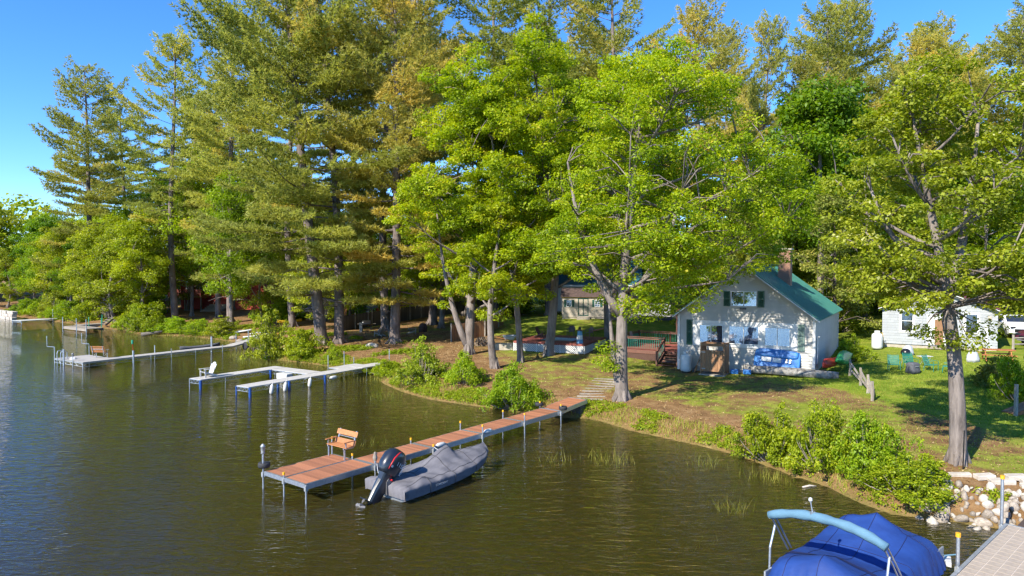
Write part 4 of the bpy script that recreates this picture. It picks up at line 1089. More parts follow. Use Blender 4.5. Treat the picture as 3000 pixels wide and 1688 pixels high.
# outboard engine, tilted up at the stern
ES = 1.32
eng = thing('outboard_motor', 'black outboard motor with red stripe tilted up on the covered boat stern', 'motor', (*(mathutils.Matrix.Rotation(BA, 2) @ mathutils.Vector((-0.18, 0.0)) + mathutils.Vector((bx, by))), 0.62), BA); eng.scale = (ES, ES, ES)
ER = mathutils.Euler((0, R(38), 0)).to_matrix()   # tilt: cowl leans forward, foot kicks back and up
def er(p): v_ = ER @ mathutils.Vector(p); return (v_.x, v_.y, v_.z)
def ring(z, hx, hy, cx=0.0, n=18, pw=2.6):
    out = []
    for i in range(n):
        a = 2 * math.pi * i / n; c, s = math.cos(a), math.sin(a)
        out.append(er((cx + hx * math.copysign(abs(c) ** (2 / pw), c), hy * math.copysign(abs(s) ** (2 / pw), s), z)))
    return out
mb = MB().sm(); mb.loft([ring(0.18, 0.22, 0.16, -0.05), ring(0.25, 0.30, 0.20, -0.05), ring(0.45, 0.34, 0.225, -0.04), ring(0.68, 0.33, 0.22, -0.03), ring(0.82, 0.28, 0.19, -0.01), ring(0.88, 0.18, 0.12, 0.02), ring(0.895, 0.06, 0.04, 0.03)])
cowl = mb.build('cowl', M_mblk, eng)
mb = MB().sm()
for s in (-1, 1):
    pts = []
    for z, hx, hy, cx in [(0.30, 0.31, 0.203, -0.05), (0.45, 0.345, 0.228, -0.04), (0.60, 0.338, 0.226, -0.035), (0.72, 0.32, 0.212, -0.02), (0.80, 0.27, 0.19, -0.01), (0.87, 0.10, 0.13, 0.02)]:
        pts.append(er((cx - hx * (0.55 - 0.9 * max(0, z - 0.6)), s * (hy * 0.985 + 0.006), z)))
    mb.tube(pts, [0.010, 0.016, 0.02, 0.022, 0.02, 0.014], 6)
mb.build('red_stripe', M_red, cowl)
mb = MB(); mb.loft([ring(-0.05, 0.16, 0.11, -0.02), ring(0.20, 0.22, 0.15, -0.04)]); mb.build('lower_pan', M_mblk, eng)
mb = MB(); mb.loft([ring(-0.64, 0.17, 0.075, 0.0, 12), ring(-0.30, 0.20, 0.11, 0.0, 12), ring(0.0, 0.21, 0.14, 0.0, 12)]); mb.build('midsection', M_mblk, eng)
mb = MB(); mb.box(er((-0.12, 0, -0.62)), (0.44, 0.26, 0.018), ry=R(38)).build('anti_cavitation_plate', M_mblk, eng)
mb = MB().sm(); mb.tube([er((0.22, 0, -0.78)), er((0.12, 0, -0.78)), er((-0.10, 0, -0.78)), er((-0.26, 0, -0.78))], [0.015, 0.065, 0.065, 0.04], 10)
mb.loft([ring(-0.78, 0.11, 0.03, 0.0, 10), ring(-0.60, 0.12, 0.045, 0.0, 10)]); mb.prism([(0.10, -0.80), (-0.08, -0.80), (-0.12, -1.0), (-0.02, -1.0)], -0.012, 0.012, 'y')
n0 = len(mb.v) - 8
for i in range(n0, len(mb.v)): mb.v[i] = er(mb.v[i])
gc = mb.build('gearcase', M_mblk, eng)
mb = MB()
for k in range(3):
    a = k * 2.094; m = mathutils.Euler((a, 0, 0)).to_matrix()
    vs = []
    for (r_, hw, tw) in ((0.04, 0.03, 0.02), (0.11, 0.08, 0.03), (0.17, 0.05, 0.02)):
        for sg in (-1, 1):
            p = m @ mathutils.Vector((-0.30 + sg * tw, sg * hw, r_)); vs.append(er((p.x, p.y, p.z - 0.78)))
    mb.add(vs, [(0, 1, 3, 2), (2, 3, 5, 4)])
mb.tube([er((-0.26, 0, -0.78)), er((-0.36, 0, -0.78))], [0.045, 0.02], 8)
pr = mb.build('propeller', M_mgry, gc)
mb = MB(); mb.b2(-0.02, 0.16, -0.16, 0.16, -0.32, 0.02); mb.beam((0.05, -0.12, 0.0), er((0.05, -0.12, 0.1)), 0.06, 0.1); mb.beam((0.05, 0.12, 0.0), er((0.05, 0.12, 0.1)), 0.06, 0.1); mb.build('clamp_bracket', M_mgry, eng)
MB().tube([er((0.05, -0.10, 0.05)), er((0.10, -0.16, 0.12)), er((0.22, -0.12, 0.10))], 0.025, 6).build('hose', M_red, eng)
lrot = (mathutils.Euler((0, R(38), 0)).to_matrix() @ mathutils.Euler((R(90), 0, 0)).to_matrix()).to_euler()
text_obj('115', 0.16, M_letter, eng, er((0.05, -0.238, 0.52)), lrot)
lt2 = text_obj('MERCURY', 0.09, M_letter, eng, er((0.22, -0.215, 0.50)), (mathutils.Euler((0, R(38), 0)).to_matrix() @ mathutils.Euler((R(90), 0, 0)).to_matrix() @ mathutils.Euler((0, 0, R(90))).to_matrix()).to_euler())
MB().cyl((0, 0, 0), 0.035, 0.004, 12).build('badge', M_whp, cowl).matrix_local = mathutils.Matrix.Translation(er((-0.17, -0.232, 0.40))) @ lrot.to_matrix().to_4x4()

# ---------------------------------------------------------------- white docks with blue legs
WA = R(57)
W0 = (-17.18, 43.15)
FW = frame2(W0, WA)                           # v to the right
wd = thing('dock', 'white H shaped dock with blue legs and truss frames', 'dock', (W0[0], W0[1], 0), WA)
def truss_section(t, u0, u1, y0, y1, z, alongx=True, panels=3, mat=None, tr=0.30):
    """deck panels on truss sides; local coords x=u, y; long axis along x or y"""
    mat = mat or M_whd
    if alongx:
        st = (u1 - u0) / panels
        for k in range(panels):
            MB().b2(u0 + k * st + 0.006, u0 + (k + 1) * st - 0.006, y0 + 0.03, y1 - 0.03, z - 0.03, z).build('deck_panel', mat, t)
    else:
        st = (y1 - y0) / panels
        for k in range(panels):
            MB().b2(u0 + 0.03, u1 - 0.03, y0 + k * st + 0.006, y0 + (k + 1) * st - 0.006, z - 0.03, z).build('deck_panel', mat, t)
    mb = MB()
    def side(p, q):
        p = np.array(p); q = np.array(q); n = max(2, int(round(np.linalg.norm(q - p) / 0.42)))
        mb.beam((*p, z - 0.055), (*q, z - 0.055), 0.04, 0.05); mb.beam((*p, z - tr), (*q, z - tr), 0.03, 0.03)
        for i in range(n):
            a = p + (q - p) * i / n; b = p + (q - p) * (i + 0.5) / n; c = p + (q - p) * (i + 1) / n
            mb.beam((*a, z - 0.07), (*b, z - tr), 0.02, 0.02); mb.beam((*b, z - tr), (*c, z - 0.07), 0.02, 0.02)
    e = 0.025
    side((u0 + e, y0 + e), (u1 - e, y0 + e)); side((u0 + e, y1 - e), (u1 - e, y1 - e)); side((u0 + e, y0 + 0.06), (u0 + e, y1 - 0.06)); side((u1 - e, y0 + 0.06), (u1 - e, y1 - 0.06))
    mb.build('truss_frame', M_alu, t)
truss_section(wd, 0, 6.1, -1.25, 0, 0.62, panels=5)
truss_section(wd, 6.13, 9.6, -1.25, 0, 0.62, panels=3)
truss_section(wd, 9.63, 13.2, -1.25, 0, 0.64, panels=3)
truss_section(wd, 8.6, 11.2, 0.03, 1.2, 0.60, panels=2)
truss_section(wd, 5.6, 6.9, 0.03, 3.80, 0.62, alongx=False, panels=3)
truss_section(wd, 0.1, 5.57, 3.83, 5.1, 0.62, panels=4)
truss_section(wd, 5.6, 6.9, 3.83, 5.1, 0.62, panels=1)
for (u, y) in [(0.05, -1.30), (0.05, 3.80), (5.5, 3.78), (3.0, -1.3), (6.0, -1.32), (3.2, 0.05), (0.05, 0.05)]:
    MB().cyl((u, y, -1.8), 0.09 if (u, y) != (0.05, 0.05) else 0.05, 2.38, 12).build('blue_leg', M_blup, wd)
for (u, y, h) in [(0.12, 5.14, 0.6), (2.8, 5.14, 0.6), (6.95, 5.12, 0.6), (6.9, 1.9, 0.6), (8.62, 1.25, 1.5), (10.2, 1.25, 1.65), (11.2, 1.25, 1.1), (12.4, -1.29, 1.75), (11.4, 0.05, 0.6), (10.0, -1.29, 0.6), (11.9, -1.29, 0.6)]:
    MB().cyl((u, y, -1.2), 0.03, h + 1.2, 8).build('post', M_alu, wd)
def wloc(u, y, z): p = FW(u, -y); return (p[0], p[1], z)
for i, (u, y, lab) in enumerate([(1.55, -1.42, 'first white fender hanging from the white dock, nearest its end'), (2.6, -1.42, 'second white fender hanging from the white dock'), (4.6, -1.42, 'third white fender hanging from the white dock')]):
    fender(wloc(u, y, 0.28), 0, lab, ry=R(8), ln=0.62, r_=0.13)
fender(wloc(6.6, -1.5, 0.36), WA, 'white fender lying sideways below the white dock', ln=0.6, r_=0.13)
bxw = tag(MB().b2(-0.55, 0.55, -0.28, 0.28, 0, 0.42).build('float_box', M_whp, None, 0.05), 'white float box hung under the crosspiece of the white dock', 'float box'); bxw.location = wloc(5.3, 2.0, 0.12); bxw.rotation_euler = (0, 0, WA + R(90))
def adirondack(name, label, loc, rz, mat, group=None, sc=1.0):
    t = thing(name, label, 'chair', loc, rz, group); t.scale = (sc, sc, sc)
    for k in range(5):                        # seat slats, front at -y
        MB().box((0, -0.28 + k * 0.115, 0.36 - k * 0.035), (0.54, 0.10, 0.02), rx=-0.3).build('seat_slat', mat, t)
    hs = [0.70, 0.80, 0.85, 0.80, 0.70]
    for k in range(5):
        xx = (k - 2) * 0.112
        MB().beam((xx * 0.9, 0.22, 0.20), (xx * 1.12, 0.22 + hs[k] * 0.42, 0.20 + hs[k] * 0.90), 0.105, 0.02, up=(0, 1, 0)).build('back_slat', mat, t)
    for s in (-1, 1):
        MB().beam((s * 0.30, -0.30, 0), (s * 0.30, -0.30, 0.54), 0.03, 0.09).build('front_leg', mat, t)
        MB().beam((s * 0.26, -0.34, 0.37), (s * 0.26, 0.62, 0.04), 0.03, 0.11).build('back_leg', mat, t)
        MB().prism([(s * 0.24, -0.40), (s * 0.40, -0.38), (s * 0.39, 0.10), (s * 0.28, 0.42), (s * 0.24, 0.42)][::s], 0.54, 0.565).build('arm_rest', mat, t)
    MB().box((0, 0.40, 0.545), (0.62, 0.03, 0.06)).build('back_brace', mat, t)
    return t
adirondack('garden_chair', 'white slatted garden chair alone on the outer arm of the white dock', wloc(1.0, 4.5, 0.625), WA + R(178) + R(90), M_whp)

# ---------------------------------------------------------------- grey dock on the left
GA = R(57)
G0 = (-33.66, 54.45)
gd = thing('dock', 'weathered grey dock with square end platform, bench and swim ladder on the left', 'dock', (G0[0], G0[1], 0), GA)
FG = frame2(G0, GA)
def gloc(u, y, z): p = FG(u, -y); return (p[0], p[1], z)
GP = plank_mesh(4.6, 0.14, 0.03, M_grayd); GP2 = plank_mesh(1.2, 0.14, 0.03, M_grayd)
for i in range(18): inst('plank', GP, gd, (0.08 + i * 0.146, 2.3, 0.5))
for i in range(74): inst('plank', GP2, gd, (2.70 + i * 0.146, 0.6, 0.5))
for i in range(28): inst('plank', GP2, gd, (13.5 + i * 0.146, 0.6, 0.52 + i * 0.022), (0, -0.15, 0))
mb = MB()
for a, b in [((0, 0), (13.4, 0)), ((2.65, 1.2), (13.4, 1.2)), ((0, 4.6), (2.65, 4.6)), ((0, 0), (0, 4.6)), ((2.65, 1.2), (2.65, 4.6))]:
    a = np.array(a, float); b = np.array(b, float); n = int(np.linalg.norm(b - a) / 0.8)
    mb.beam((*a, 0.43), (*b, 0.43), 0.05, 0.08); mb.beam((*a, 0.16), (*b, 0.16), 0.035, 0.035)
    for i in range(n):
        q = [a + (b - a) * (i + k / 4) / n for k in range(5)]
        mb.tube([(*q[0], 0.17), (*q[1], 0.33), (*q[2], 0.38), (*q[3], 0.33), (*q[4], 0.17)], 0.014, 4)
for y in (0.05, 1.15): mb.beam((13.4, y, 0.44), (17.6, y, 1.05), 0.06, 0.10)
mb.build('truss_frame', M_alud, gd)
for (u, y, h, r_) in [(0, 4.65, 1.45, 0.04), (2.7, 4.65, 1.25, 0.035), (-0.05, 3.0, 1.35, 0.075), (-0.05, -0.05, 0.5, 0.04), (3.9, -0.08, 1.05, 0.085), (6.5, 1.27, 1.15, 0.05), (7.2, -0.08, 0.9, 0.035), (12.0, 1.3, 1.45, 0.09), (12.2, -0.08, 0.75, 0.035), (14.6, 1.27, 1.5, 0.035), (15.0, -0.08, 1.9, 0.045), (5.4, -0.06, 0.5, 0.03), (9.5, -0.06, 0.5, 0.03)]:
    MB().cyl((u, y, -1.6), r_, h + 1.6, 10).build('post', M_alu, gd)
for (u, y) in ((0, 4.65), (2.7, 4.65)):       # bent mooring pipes
    MB().tube([(u, y, 1.2), (u, y, 1.42), (u - 0.15, y + 0.9, 1.42), (u - 0.15, y + 0.92, 2.3)], 0.032, 8).build('mooring_arm', M_alu, gd)
for y in (3.35, 3.95):                         # swim ladder rails
    MB().tube([(-0.12, y, -0.6), (-0.12, y, 0.95), (-0.06, y, 1.15), (0.20, y, 1.18), (0.36, y, 1.02), (0.36, y, 0.5)], 0.032, 8).build('ladder_rail', M_alu, gd)
MB().box((-0.12, 3.65, 0.2), (0.06, 0.6, 0.03)).box((-0.12, 3.65, -0.1), (0.06, 0.6, 0.03)).build('ladder_rung', M_alu, gd)
dl = thing('dock_light', 'small silver lantern on a post of the grey dock', 'lamp', gloc(-0.06, 1.5, -0.4))
MB().cyl((0, 0, 0), 0.03, 1.3, 8).build('stem', M_alu, dl); MB().lathe([(0.04, 1.25), (0.09, 1.28), (0.06, 1.34), (0.08, 1.36), (0.08, 1.46), (0.10, 1.48), (0.03, 1.56)], n=12).sm().build('lantern', M_alud, dl)
lake_bench('bench', 'orange brown bench with four back slats on the grey dock', gloc(2.2, 1.75, 0.52), GA + R(180) - R(62), 4, M_whp)
fg = thing('marker_flag', 'green cup on a red stick fixed to a grey dock post', 'marker', gloc(3.9, -0.08, 1.05)); MB().tube([(0, 0, -.1), (-0.06, 0, 0.62)], 0.02, 6).build('stick', M_red, fg); MB().lathe([(0.07, 0.55), (0.085, 0.85), (0.06, 0.87)], (-0.06, 0, 0), 12).build('cup', M_teal, fg)
lr = tag(MB().lathe([(0.09, -0.05), (0.20, -0.05), (0.23, 0), (0.20, 0.05), (0.09, 0.05)], n=16).sm().build('life_ring', M_whp), 'white ring lying on the grey dock beside the swim ladder', 'ring'); lr.location = gloc(0.45, 2.6, 0.56); lr.rotation_euler = (0.5, 0.2, 0)
# beached row boat and boards at the foot of the grey dock
def hull_mesh(name, ln, bw, ht, mat, pt=1.6, deck=None, n=13, tip=0.0):
    mb = MB().sm(); rings = []
    for i in range(n):
        t = i / (n - 1); s = max(0.02, (1 - abs(2 * t - 1) ** pt)); hb = bw / 2 * s ** 0.7; x = (t - 0.5) * ln; z = tip * abs(2 * t - 1) ** 2
        rings.append([(x, -hb, ht + z), (x, -hb * 0.96, ht * 0.45 + z), (x, -hb * 0.55, 0.05 * ht + z), (x, 0, z * 1.0), (x, hb * 0.55, 0.05 * ht + z), (x, hb * 0.96, ht * 0.45 + z), (x, hb, ht + z), (x, hb * 0.5, ht * 1.18 + z), (x, 0, ht * 1.25 + z), (x, -hb * 0.5, ht * 1.18 + z)])
    mb.loft(rings)
    return mb
def kayak(name, label, loc, rot, ln, bw, ht, mat, cat='kayak', tip=0.12):
    t = thing(name, label, cat, loc, 0); t.rotation_euler = rot
    hull_mesh('hull', ln, bw, ht, mat, tip=tip).build('hull', mat, t)
    MB().lathe([(0.30, -0.02), (0.33, 0.0), (0.33, 0.03), (0.28, 0.035)], (0, 0, 0), 18).build('cockpit_rim', M_blk, t)
    c = t.children[-1]; c.location = (0, 0, ht * 1.24); c.scale = (1.2, 0.62 * bw / 0.7, 1)
    return t
kayak('rowing_boat', 'dark row boat with red cushion moored behind the grey dock', (*gloc(11.3, 2.0, 0.0)[:2], -0.05), (0, 0, GA), 3.4, 1.1, 0.28, M_bag, 'boat')
cu = tag(MB().box((0, 0, 0), (0.7, 0.5, 0.16)).build('boat_cushion', M_pinkf, None, 0.05), 'faded red cushion in the row boat behind the grey dock', 'cushion'); cu.location = gloc(11.5, 2.0, 0.48); cu.rotation_euler = (0, 0, GA)
for i, (px, py, rz, lab, mt, L_) in enumerate([(-27.3, 74.6, 0.5, 'white paddle board pulled up on the left bank, nearest the grey dock', M_whp, 3.0), (-28.0, 77.6, 0.75, 'white board lying on the left bank above the nearest board', M_whp, 2.6), (-31.0, 78.6, 0.2, 'white hulled boat lying upturned under the left bank trees', M_hullw, 3.2)]):
    o = tag(hull_mesh('paddle_board', L_, 0.75, 0.14, mt, tip=0.05).build('paddle_board', mt), lab, 'board'); o.location = (px, py, gz(px, py) + 0.08); o.rotation_euler = (0.1, -0.1, rz)
pl = tag(MB().box((0, 0, 0), (2.6, 0.22, 0.05)).build('plank', M_hose), 'yellow plank lying on the left bank near the white boards', 'plank'); pl.location = (-26.6, 75.8, gz(-26.6, 75.8) + 0.15); pl.rotation_euler = (0, 0, 0.1)
ty = tag(MB().lathe([(0.20, -0.10), (0.36, -0.11), (0.40, -0.05), (0.40, 0.05), (0.36, 0.11), (0.20, 0.10)], n=20).sm().build('tyre', M_rub), 'black tyre under the shore ramp of the grey dock', 'tyre'); ty.location = gloc(14.6, -0.2, 0.42); ty.rotation_euler = (R(90), 0, GA + R(90))

# ---------------------------------------------------------------- far left docks
fd = thing('dock', 'far thin white dock near the left picture edge', 'dock', (-69.9, 98.0, 0), R(60))
truss_section(fd, 0, 4.0, -1.3, 1.3, 0.42, panels=3, mat=M_whp, tr=0.25); truss_section(fd, 4.03, 8.4, -0.6, 0.6, 0.42, panels=3, mat=M_whp, tr=0.25)
for (u, y, h) in [(0.1, -1.2, .4), (0.1, 1.2, .4), (4.5, -0.66, 1.8), (7.5, -0.66, 1.8), (8.3, 0.66, 1.7)]: MB().cyl((u, y, -1.2), 0.05, h + 1.2, 8).build('post', M_alu, fd)
bd = thing('dock', 'low brown wooden L shaped dock on the far left shore', 'dock', (-56.8, 89.6, 0), R(-36))
BP = plank_mesh(1.9, 0.2, 0.05, M_wea)
for i in range(32): inst('plank', BP, bd, (0.1 + i * 0.21, 0.0, 0.40))
BP3 = plank_mesh(1.5, 0.2, 0.05, M_wea)
for i in range(14): inst('plank', BP3, bd, (-0.75, 1.1 + i * 0.21, 0.40), (0, 0, R(90)))
mb = MB(); mb.b2(0, 6.7, -0.98, -0.90, 0.10, 0.37); mb.b2(0, 6.7, 0.90, 0.98, 0.10, 0.37); mb.b2(-1.5, -1.42, 0.9, 4.0, 0.10, 0.37); mb.b2(-0.08, 0, 0.99, 4.0, 0.10, 0.37); mb.build('side_beam', M_wea, bd)
for (u, y) in [(-0.75, 4.05), (0.05, -1.03), (4.0, -1.03), (6.7, -1.03), (2.5, 1.03), (6.0, 1.03)]: MB().cyl((u, y, -1.0), 0.05, 2.6, 8).build('post', M_teal if y > 0 else M_alu, bd)
sp = thing('wooden_steps', 'small wooden steps up the bank behind the brown dock', 'steps', (-53.2, 90.6, 0.40), R(55))
for k in range(4): MB().box((k * 0.32, 0, 0.16 + k * 0.24), (0.34, 1.2, 0.06)).build('tread', M_wea, sp)
MB().beam((-0.1, 0.62, 0.0), (1.1, 0.62, 0.95), 0.05, 0.2).beam((-0.1, -0.62, 0.0), (1.1, -0.62, 0.95), 0.05, 0.2).build('stringer', M_wead, sp)
sw = thing('stone_wall', 'pale stone retaining wall at the waterline by the left picture edge', 'wall', (-83.5, 111.6, 0), R(-38))
rgs = rng(31)
for r_ in range(3):
    x = -4.0 + 0.3 * r_
    while x < 9.5:
        l = rgs.uniform(0.5, 1.1); MB().box((x + l / 2, rgs.uniform(-.06, .06) + r_ * 0.12, 0.15 + r_ * 0.42), (l - 0.05, 0.7, 0.40), rz=rgs.uniform(-.05, .05)).build('stone', M_slab, sw, 0.05); x += l
# ---------------------------------------------------------------- buildings
def window(parent, x0, z0, w_, h_, y=0.0, rz=0.0, kind='slide', fw=0.06, glass=None, name='window', mat=None, trim=0.0, grid=None):
    """frame (a part) with its panes; outward is local -y"""
    mb = MB(); mat = mat or M_wht
    t_ = trim
    if t_:
        mb.b2(-t_, w_ + t_, -0.035, 0.01, -t_, 0); mb.b2(-t_, w_ + t_, -0.035, 0.01, h_, h_ + t_); mb.b2(-t_, 0, -0.034, 0.01, 0, h_); mb.b2(w_, w_ + t_, -0.034, 0.01, 0, h_)
    mb.b2(0, w_, -0.06, 0.01, 0, fw); mb.b2(0, w_, -0.06, 0.01, h_ - fw, h_); mb.b2(0, fw, -0.059, 0.01, fw, h_ - fw); mb.b2(w_ - fw, w_, -0.059, 0.01, fw, h_ - fw)
    cells = []
    if kind == 'slide':
        mb.b2(w_ / 2 - fw / 2, w_ / 2 + fw / 2, -0.058, 0.01, fw, h_ - fw)
        cells = [(fw, w_ / 2 - fw / 2, fw, h_ - fw), (w_ / 2 + fw / 2, w_ - fw, fw, h_ - fw)]
    elif kind == 'sash':
        mb.b2(fw, w_ - fw, -0.058, 0.01, h_ / 2 - fw * 0.5, h_ / 2 + fw * 0.5)
        cells = [(fw, w_ - fw, fw, h_ / 2 - fw * 0.5), (fw, w_ - fw, h_ / 2 + fw * 0.5, h_ - fw)]
    elif kind == 'grid':
        nx, nz = grid; cw = (w_ - 2 * fw) / nx; chh = (h_ - 2 * fw) / nz
        for i in range(1, nx): mb.b2(fw + i * cw - 0.012, fw + i * cw + 0.012, -0.05, 0.0, fw, h_ - fw)
        for j in range(1, nz): mb.b2(fw, w_ - fw, -0.049, 0.0, fw + j * chh - 0.012, fw + j * chh + 0.012)
        for i in range(nx):
            for j in range(nz): cells.append((fw + i * cw + 0.012, fw + (i + 1) * cw - 0.012, fw + j * chh + 0.012, fw + (j + 1) * chh - 0.012))
    else:
        cells = [(fw, w_ - fw, fw, h_ - fw)]
    f = mb.build(name, mat, parent)
    c, s = math.cos(rz), math.sin(rz)
    f.location = (x0 * c - y * s, x0 * s + y * c, z0) if not isinstance(x0, tuple) else (*x0, z0); f.rotation_euler = (0, 0, rz)
    for (a, b, d, e) in cells:
        MB().b2(a - 0.004, b + 0.004, -0.030, -0.022, d - 0.004, e + 0.004).build('pane', glass or M_glass, f)
    return f
def siding(poly_l, poly_r, z0, z1, st, out=0.016):
    """lapped courses between x=poly_l(z) and x=poly_r(z), outward -y"""
    mb = MB(); z = z0
    while z < z1 - 1e-4:
        zt = min(z + st, z1)
        a0, a1, b0, b1 = poly_l(z), poly_l(zt), poly_r(z), poly_r(zt)
        if b1 - a1 > 0.01 or b0 - a0 > 0.01:
            mb.add([(a0, -out, z), (b0, -out, z), (b1, 0, zt), (a1, 0, zt), (a0, 0, z), (b0, 0, z)], [(0, 1, 2, 3), (4, 5, 1, 0)])
        z = zt
    return mb
def place(o, loc, rz=0.0):
    o.location = loc; o.rotation_euler = (0, 0, rz); return o
HO = (11.44, 47.78); HA = R(-31)
FH = lambda u, v, z: (HO[0] + math.cos(HA) * u - math.sin(HA) * v, HO[1] + math.sin(HA) * u + math.cos(HA) * v, z)
hs_ = thing('house', 'clapboard house with green metal roof and white banded windows', 'house', (HO[0], HO[1], 0), HA)
HW, HDp, EZ, RZ, BZ = 8.7, 12.4, 4.78, 8.05, 0.55
fl = lambda z: 0.0 if z <= EZ else (z - EZ) / (RZ - EZ) * HW / 2
fr_ = lambda z: HW if z <= EZ else HW - (z - EZ) / (RZ - EZ) * HW / 2
siding(fl, fr_, BZ, RZ, 0.17, 0.042).build('front_wall', M_vinyl, hs_)
sd = siding(lambda z: 0, lambda z: HDp, BZ, EZ, 0.17, 0.042).build('side_wall', M_vinyl, hs_); place(sd, (HW, 0, 0), R(90))
sd = siding(lambda z: 0, lambda z: HDp, BZ, EZ, 0.17, 0.042).build('side_wall', M_vinyl, hs_); place(sd, (0, HDp, 0), R(-90))
sd = siding(fl, fr_, BZ, RZ, 0.125).build('back_wall', M_vinyl, hs_); place(sd, (HW, HDp, 0), R(180))
for s in (0, 1):                                # roof slopes with raised seams
    mb = MB(); ex = 0.28; sl_ = (RZ - EZ) / (HW / 2)
    x_e = -ex if s == 0 else HW + ex; z_e = EZ - ex * sl_ + 0.06; x_r = HW / 2; z_r = RZ + 0.06
    nrm = mathutils.Vector((sl_ if s else -sl_, 0, 1)).normalized() * 0.05
    P4 = [(x_e, -0.3, z_e), (x_r, -0.3, z_r), (x_r, HDp + 0.3, z_r), (x_e, HDp + 0.3, z_e)]
    mb.add(P4 + [(p[0] + nrm.x, p[1], p[2] + nrm.z) for p in P4], [(0, 1, 2, 3), (7, 6, 5, 4), (0, 4, 5, 1), (1, 5, 6, 2), (2, 6, 7, 3), (3, 7, 4, 0)])
    rf = mb.build('roof', M_groof, hs_)
    sm_ = MB()
    for k in range(28):
        y = -0.28 + k * (HDp + 0.56) / 27
        sm_.beam((x_e + nrm.x, y, z_e + nrm.z + 0.01), (x_r + nrm.x, y, z_r + nrm.z + 0.01), 0.03, 0.03)
    sm_.build('roof_seam', M_groof, rf)
    MB().beam((x_e - (0.02 if s == 0 else -0.02), -0.31, z_e - 0.05), (x_r, -0.31, z_r - 0.06), 0.05, 0.20, up=(0, 1, 0)).build('rake_board', M_wht, hs_)
MB().beam((HW / 2, -0.3, RZ + 0.14), (HW / 2, HDp + 0.3, RZ + 0.14), 0.3, 0.04).build('ridge_cap', M_groof, hs_)
for x in (0.05, HW - 0.05): MB().b2(x - 0.08, x + 0.08, -0.075, 0.12, BZ, EZ).build('corner_board', M_wht, hs_)
MB().b2(HW - 0.02, HW + 0.05, HDp - 0.1, HDp + 0.05, BZ, EZ).build('corner_board', M_wht, hs_)
MB().b2(0.02, HW - 0.02, 0.03, HDp - 0.03, 0.0, BZ + 0.02).build('foundation', M_conc, hs_)
MB().b2(1.02, 7.69, -0.085, 0.0, 2.70, 4.40).build('window_band', M_wht, hs_)
for x0, x1 in ((1.47, 3.06), (3.42, 5.36), (5.69, 7.27)): window(hs_, x0, 2.91, x1 - x0, 1.22, y=-0.087, fw=0.05)
window(hs_, 3.53, 5.40, 1.68, 1.02, y=-0.05, fw=0.06, trim=0.0)
def shutter(x0, x1, z0, z1, mat):
    s = MB(); s.b2(x0, x0 + 0.05, -0.11, -0.02, z0, z1); s.b2(x1 - 0.05, x1, -0.11, -0.02, z0, z1)
    for z in (z0, (z0 + z1) / 2 - 0.025, z1 - 0.05): s.b2(x0 + 0.05, x1 - 0.05, -0.109, -0.02, z, z + 0.05)
    o = s.build('shutter', mat, hs_)
    b = MB(); n = int((z1 - z0) / 0.055)
    for i in range(n): b.box(((x0 + x1) / 2, -0.085, z0 + 0.04 + i * 0.055), (x1 - x0 - 0.08, 0.012, 0.05), rx=0.5)
    b.build('louvre', mat, o)
shutter(0.60, 1.0, 2.72, 4.42, M_gtrim); shutter(7.72, 8.10, 2.68, 4.38, M_shutL); shutter(3.08, 3.49, 5.40, 6.40, M_gtrim); shutter(5.25, 5.66, 5.38, 6.45, M_gtrim)
MB().b2(4.24, 4.40, -0.18, -0.02, 5.20, 5.30).box((4.2, -0.16, 5.27), (0.14, 0.12, 0.10), rz=0.4).box((4.45, -0.16, 5.27), (0.14, 0.12, 0.10), rz=-0.4).build('flood_light', M_blk, hs_)
MB().tube([(HW + 0.08, 0.35, 3.3), (HW + 0.10, 0.35, 3.6), (HW + 0.22, 0.35, 3.62)], 0.05, 8).tube([(HW + 0.08, 0.35, 1.9), (HW + 0.08, 0.35, 3.3)], 0.05, 8).build('downpipe', M_whp, hs_)
ch = MB().b2(5.55, 6.35, 5.2, 6.0, 5.5, 9.2).build('chimney', M_brick, hs_)
CB = MB().box((0, 0, 0), (0.205, 0.02, 0.062)).mesh('brick', M_brick)
for r_ in range(34):
    for k in range(4):
        xx = 5.55 + 0.105 + k * 0.20 + (0.05 if r_ % 2 else -0.05)
        if 5.60 < xx < 6.30:
            z = 7.15 + r_ * 0.072
            if z < 9.18: inst('brick', CB, ch, (xx, 5.195, z))
MB().b2(5.47, 6.43, 5.12, 6.08, 9.2, 9.3).build('chimney_cap', M_conc, ch)

# things against the house
def gas_tank(name, label, loc, hose=False):
    t = thing(name, label, 'gas tank', loc)
    MB().lathe([(0.30, 0.06), (0.36, 0.12), (0.385, 0.24), (0.385, 1.0), (0.36, 1.12), (0.28, 1.21), (0.13, 1.26)], n=24).sm().build('body', M_wht, t)
    MB().lathe([(0.30, 0.0), (0.31, 0.0), (0.31, 0.10), (0.30, 0.10)], n=20).build('foot_ring', M_blk, t)
    mb = MB()
    for k in range(20):
        a0, a1 = k * 0.314, (k + 1) * 0.314
        if k in (14, 15, 16): continue
        mb.beam((0.19 * math.cos(a0), 0.19 * math.sin(a0), 1.33), (0.19 * math.cos(a1), 0.19 * math.sin(a1), 1.33), 0.012, 0.17)
    mb.build('collar', M_wht, t)
    MB().cyl((0, 0, 1.25), 0.04, 0.12, 8).build('valve', M_alud, t)
    if hose: MB().tube([(0.05, 0, 1.33), (0.45, 0.1, 1.25), (0.55, 0.1, 0.7), (0.60, 0.12, 0.1)], 0.02, 6).build('hose', M_hose, t)
    return t
q = FH(0.78, -0.75, 0); gas_tank('gas_tank', 'white gas tank in dappled shade at the front left corner of the clapboard house', (q[0], q[1], gz(q[0], q[1])))
gas_tank('gas_tank', 'white gas tank with yellow hose at the left corner of the shingled cottage', (27.55, 52.4, gz(27.5, 52.4)), True)
q = FH(2.72, -0.85, 0)
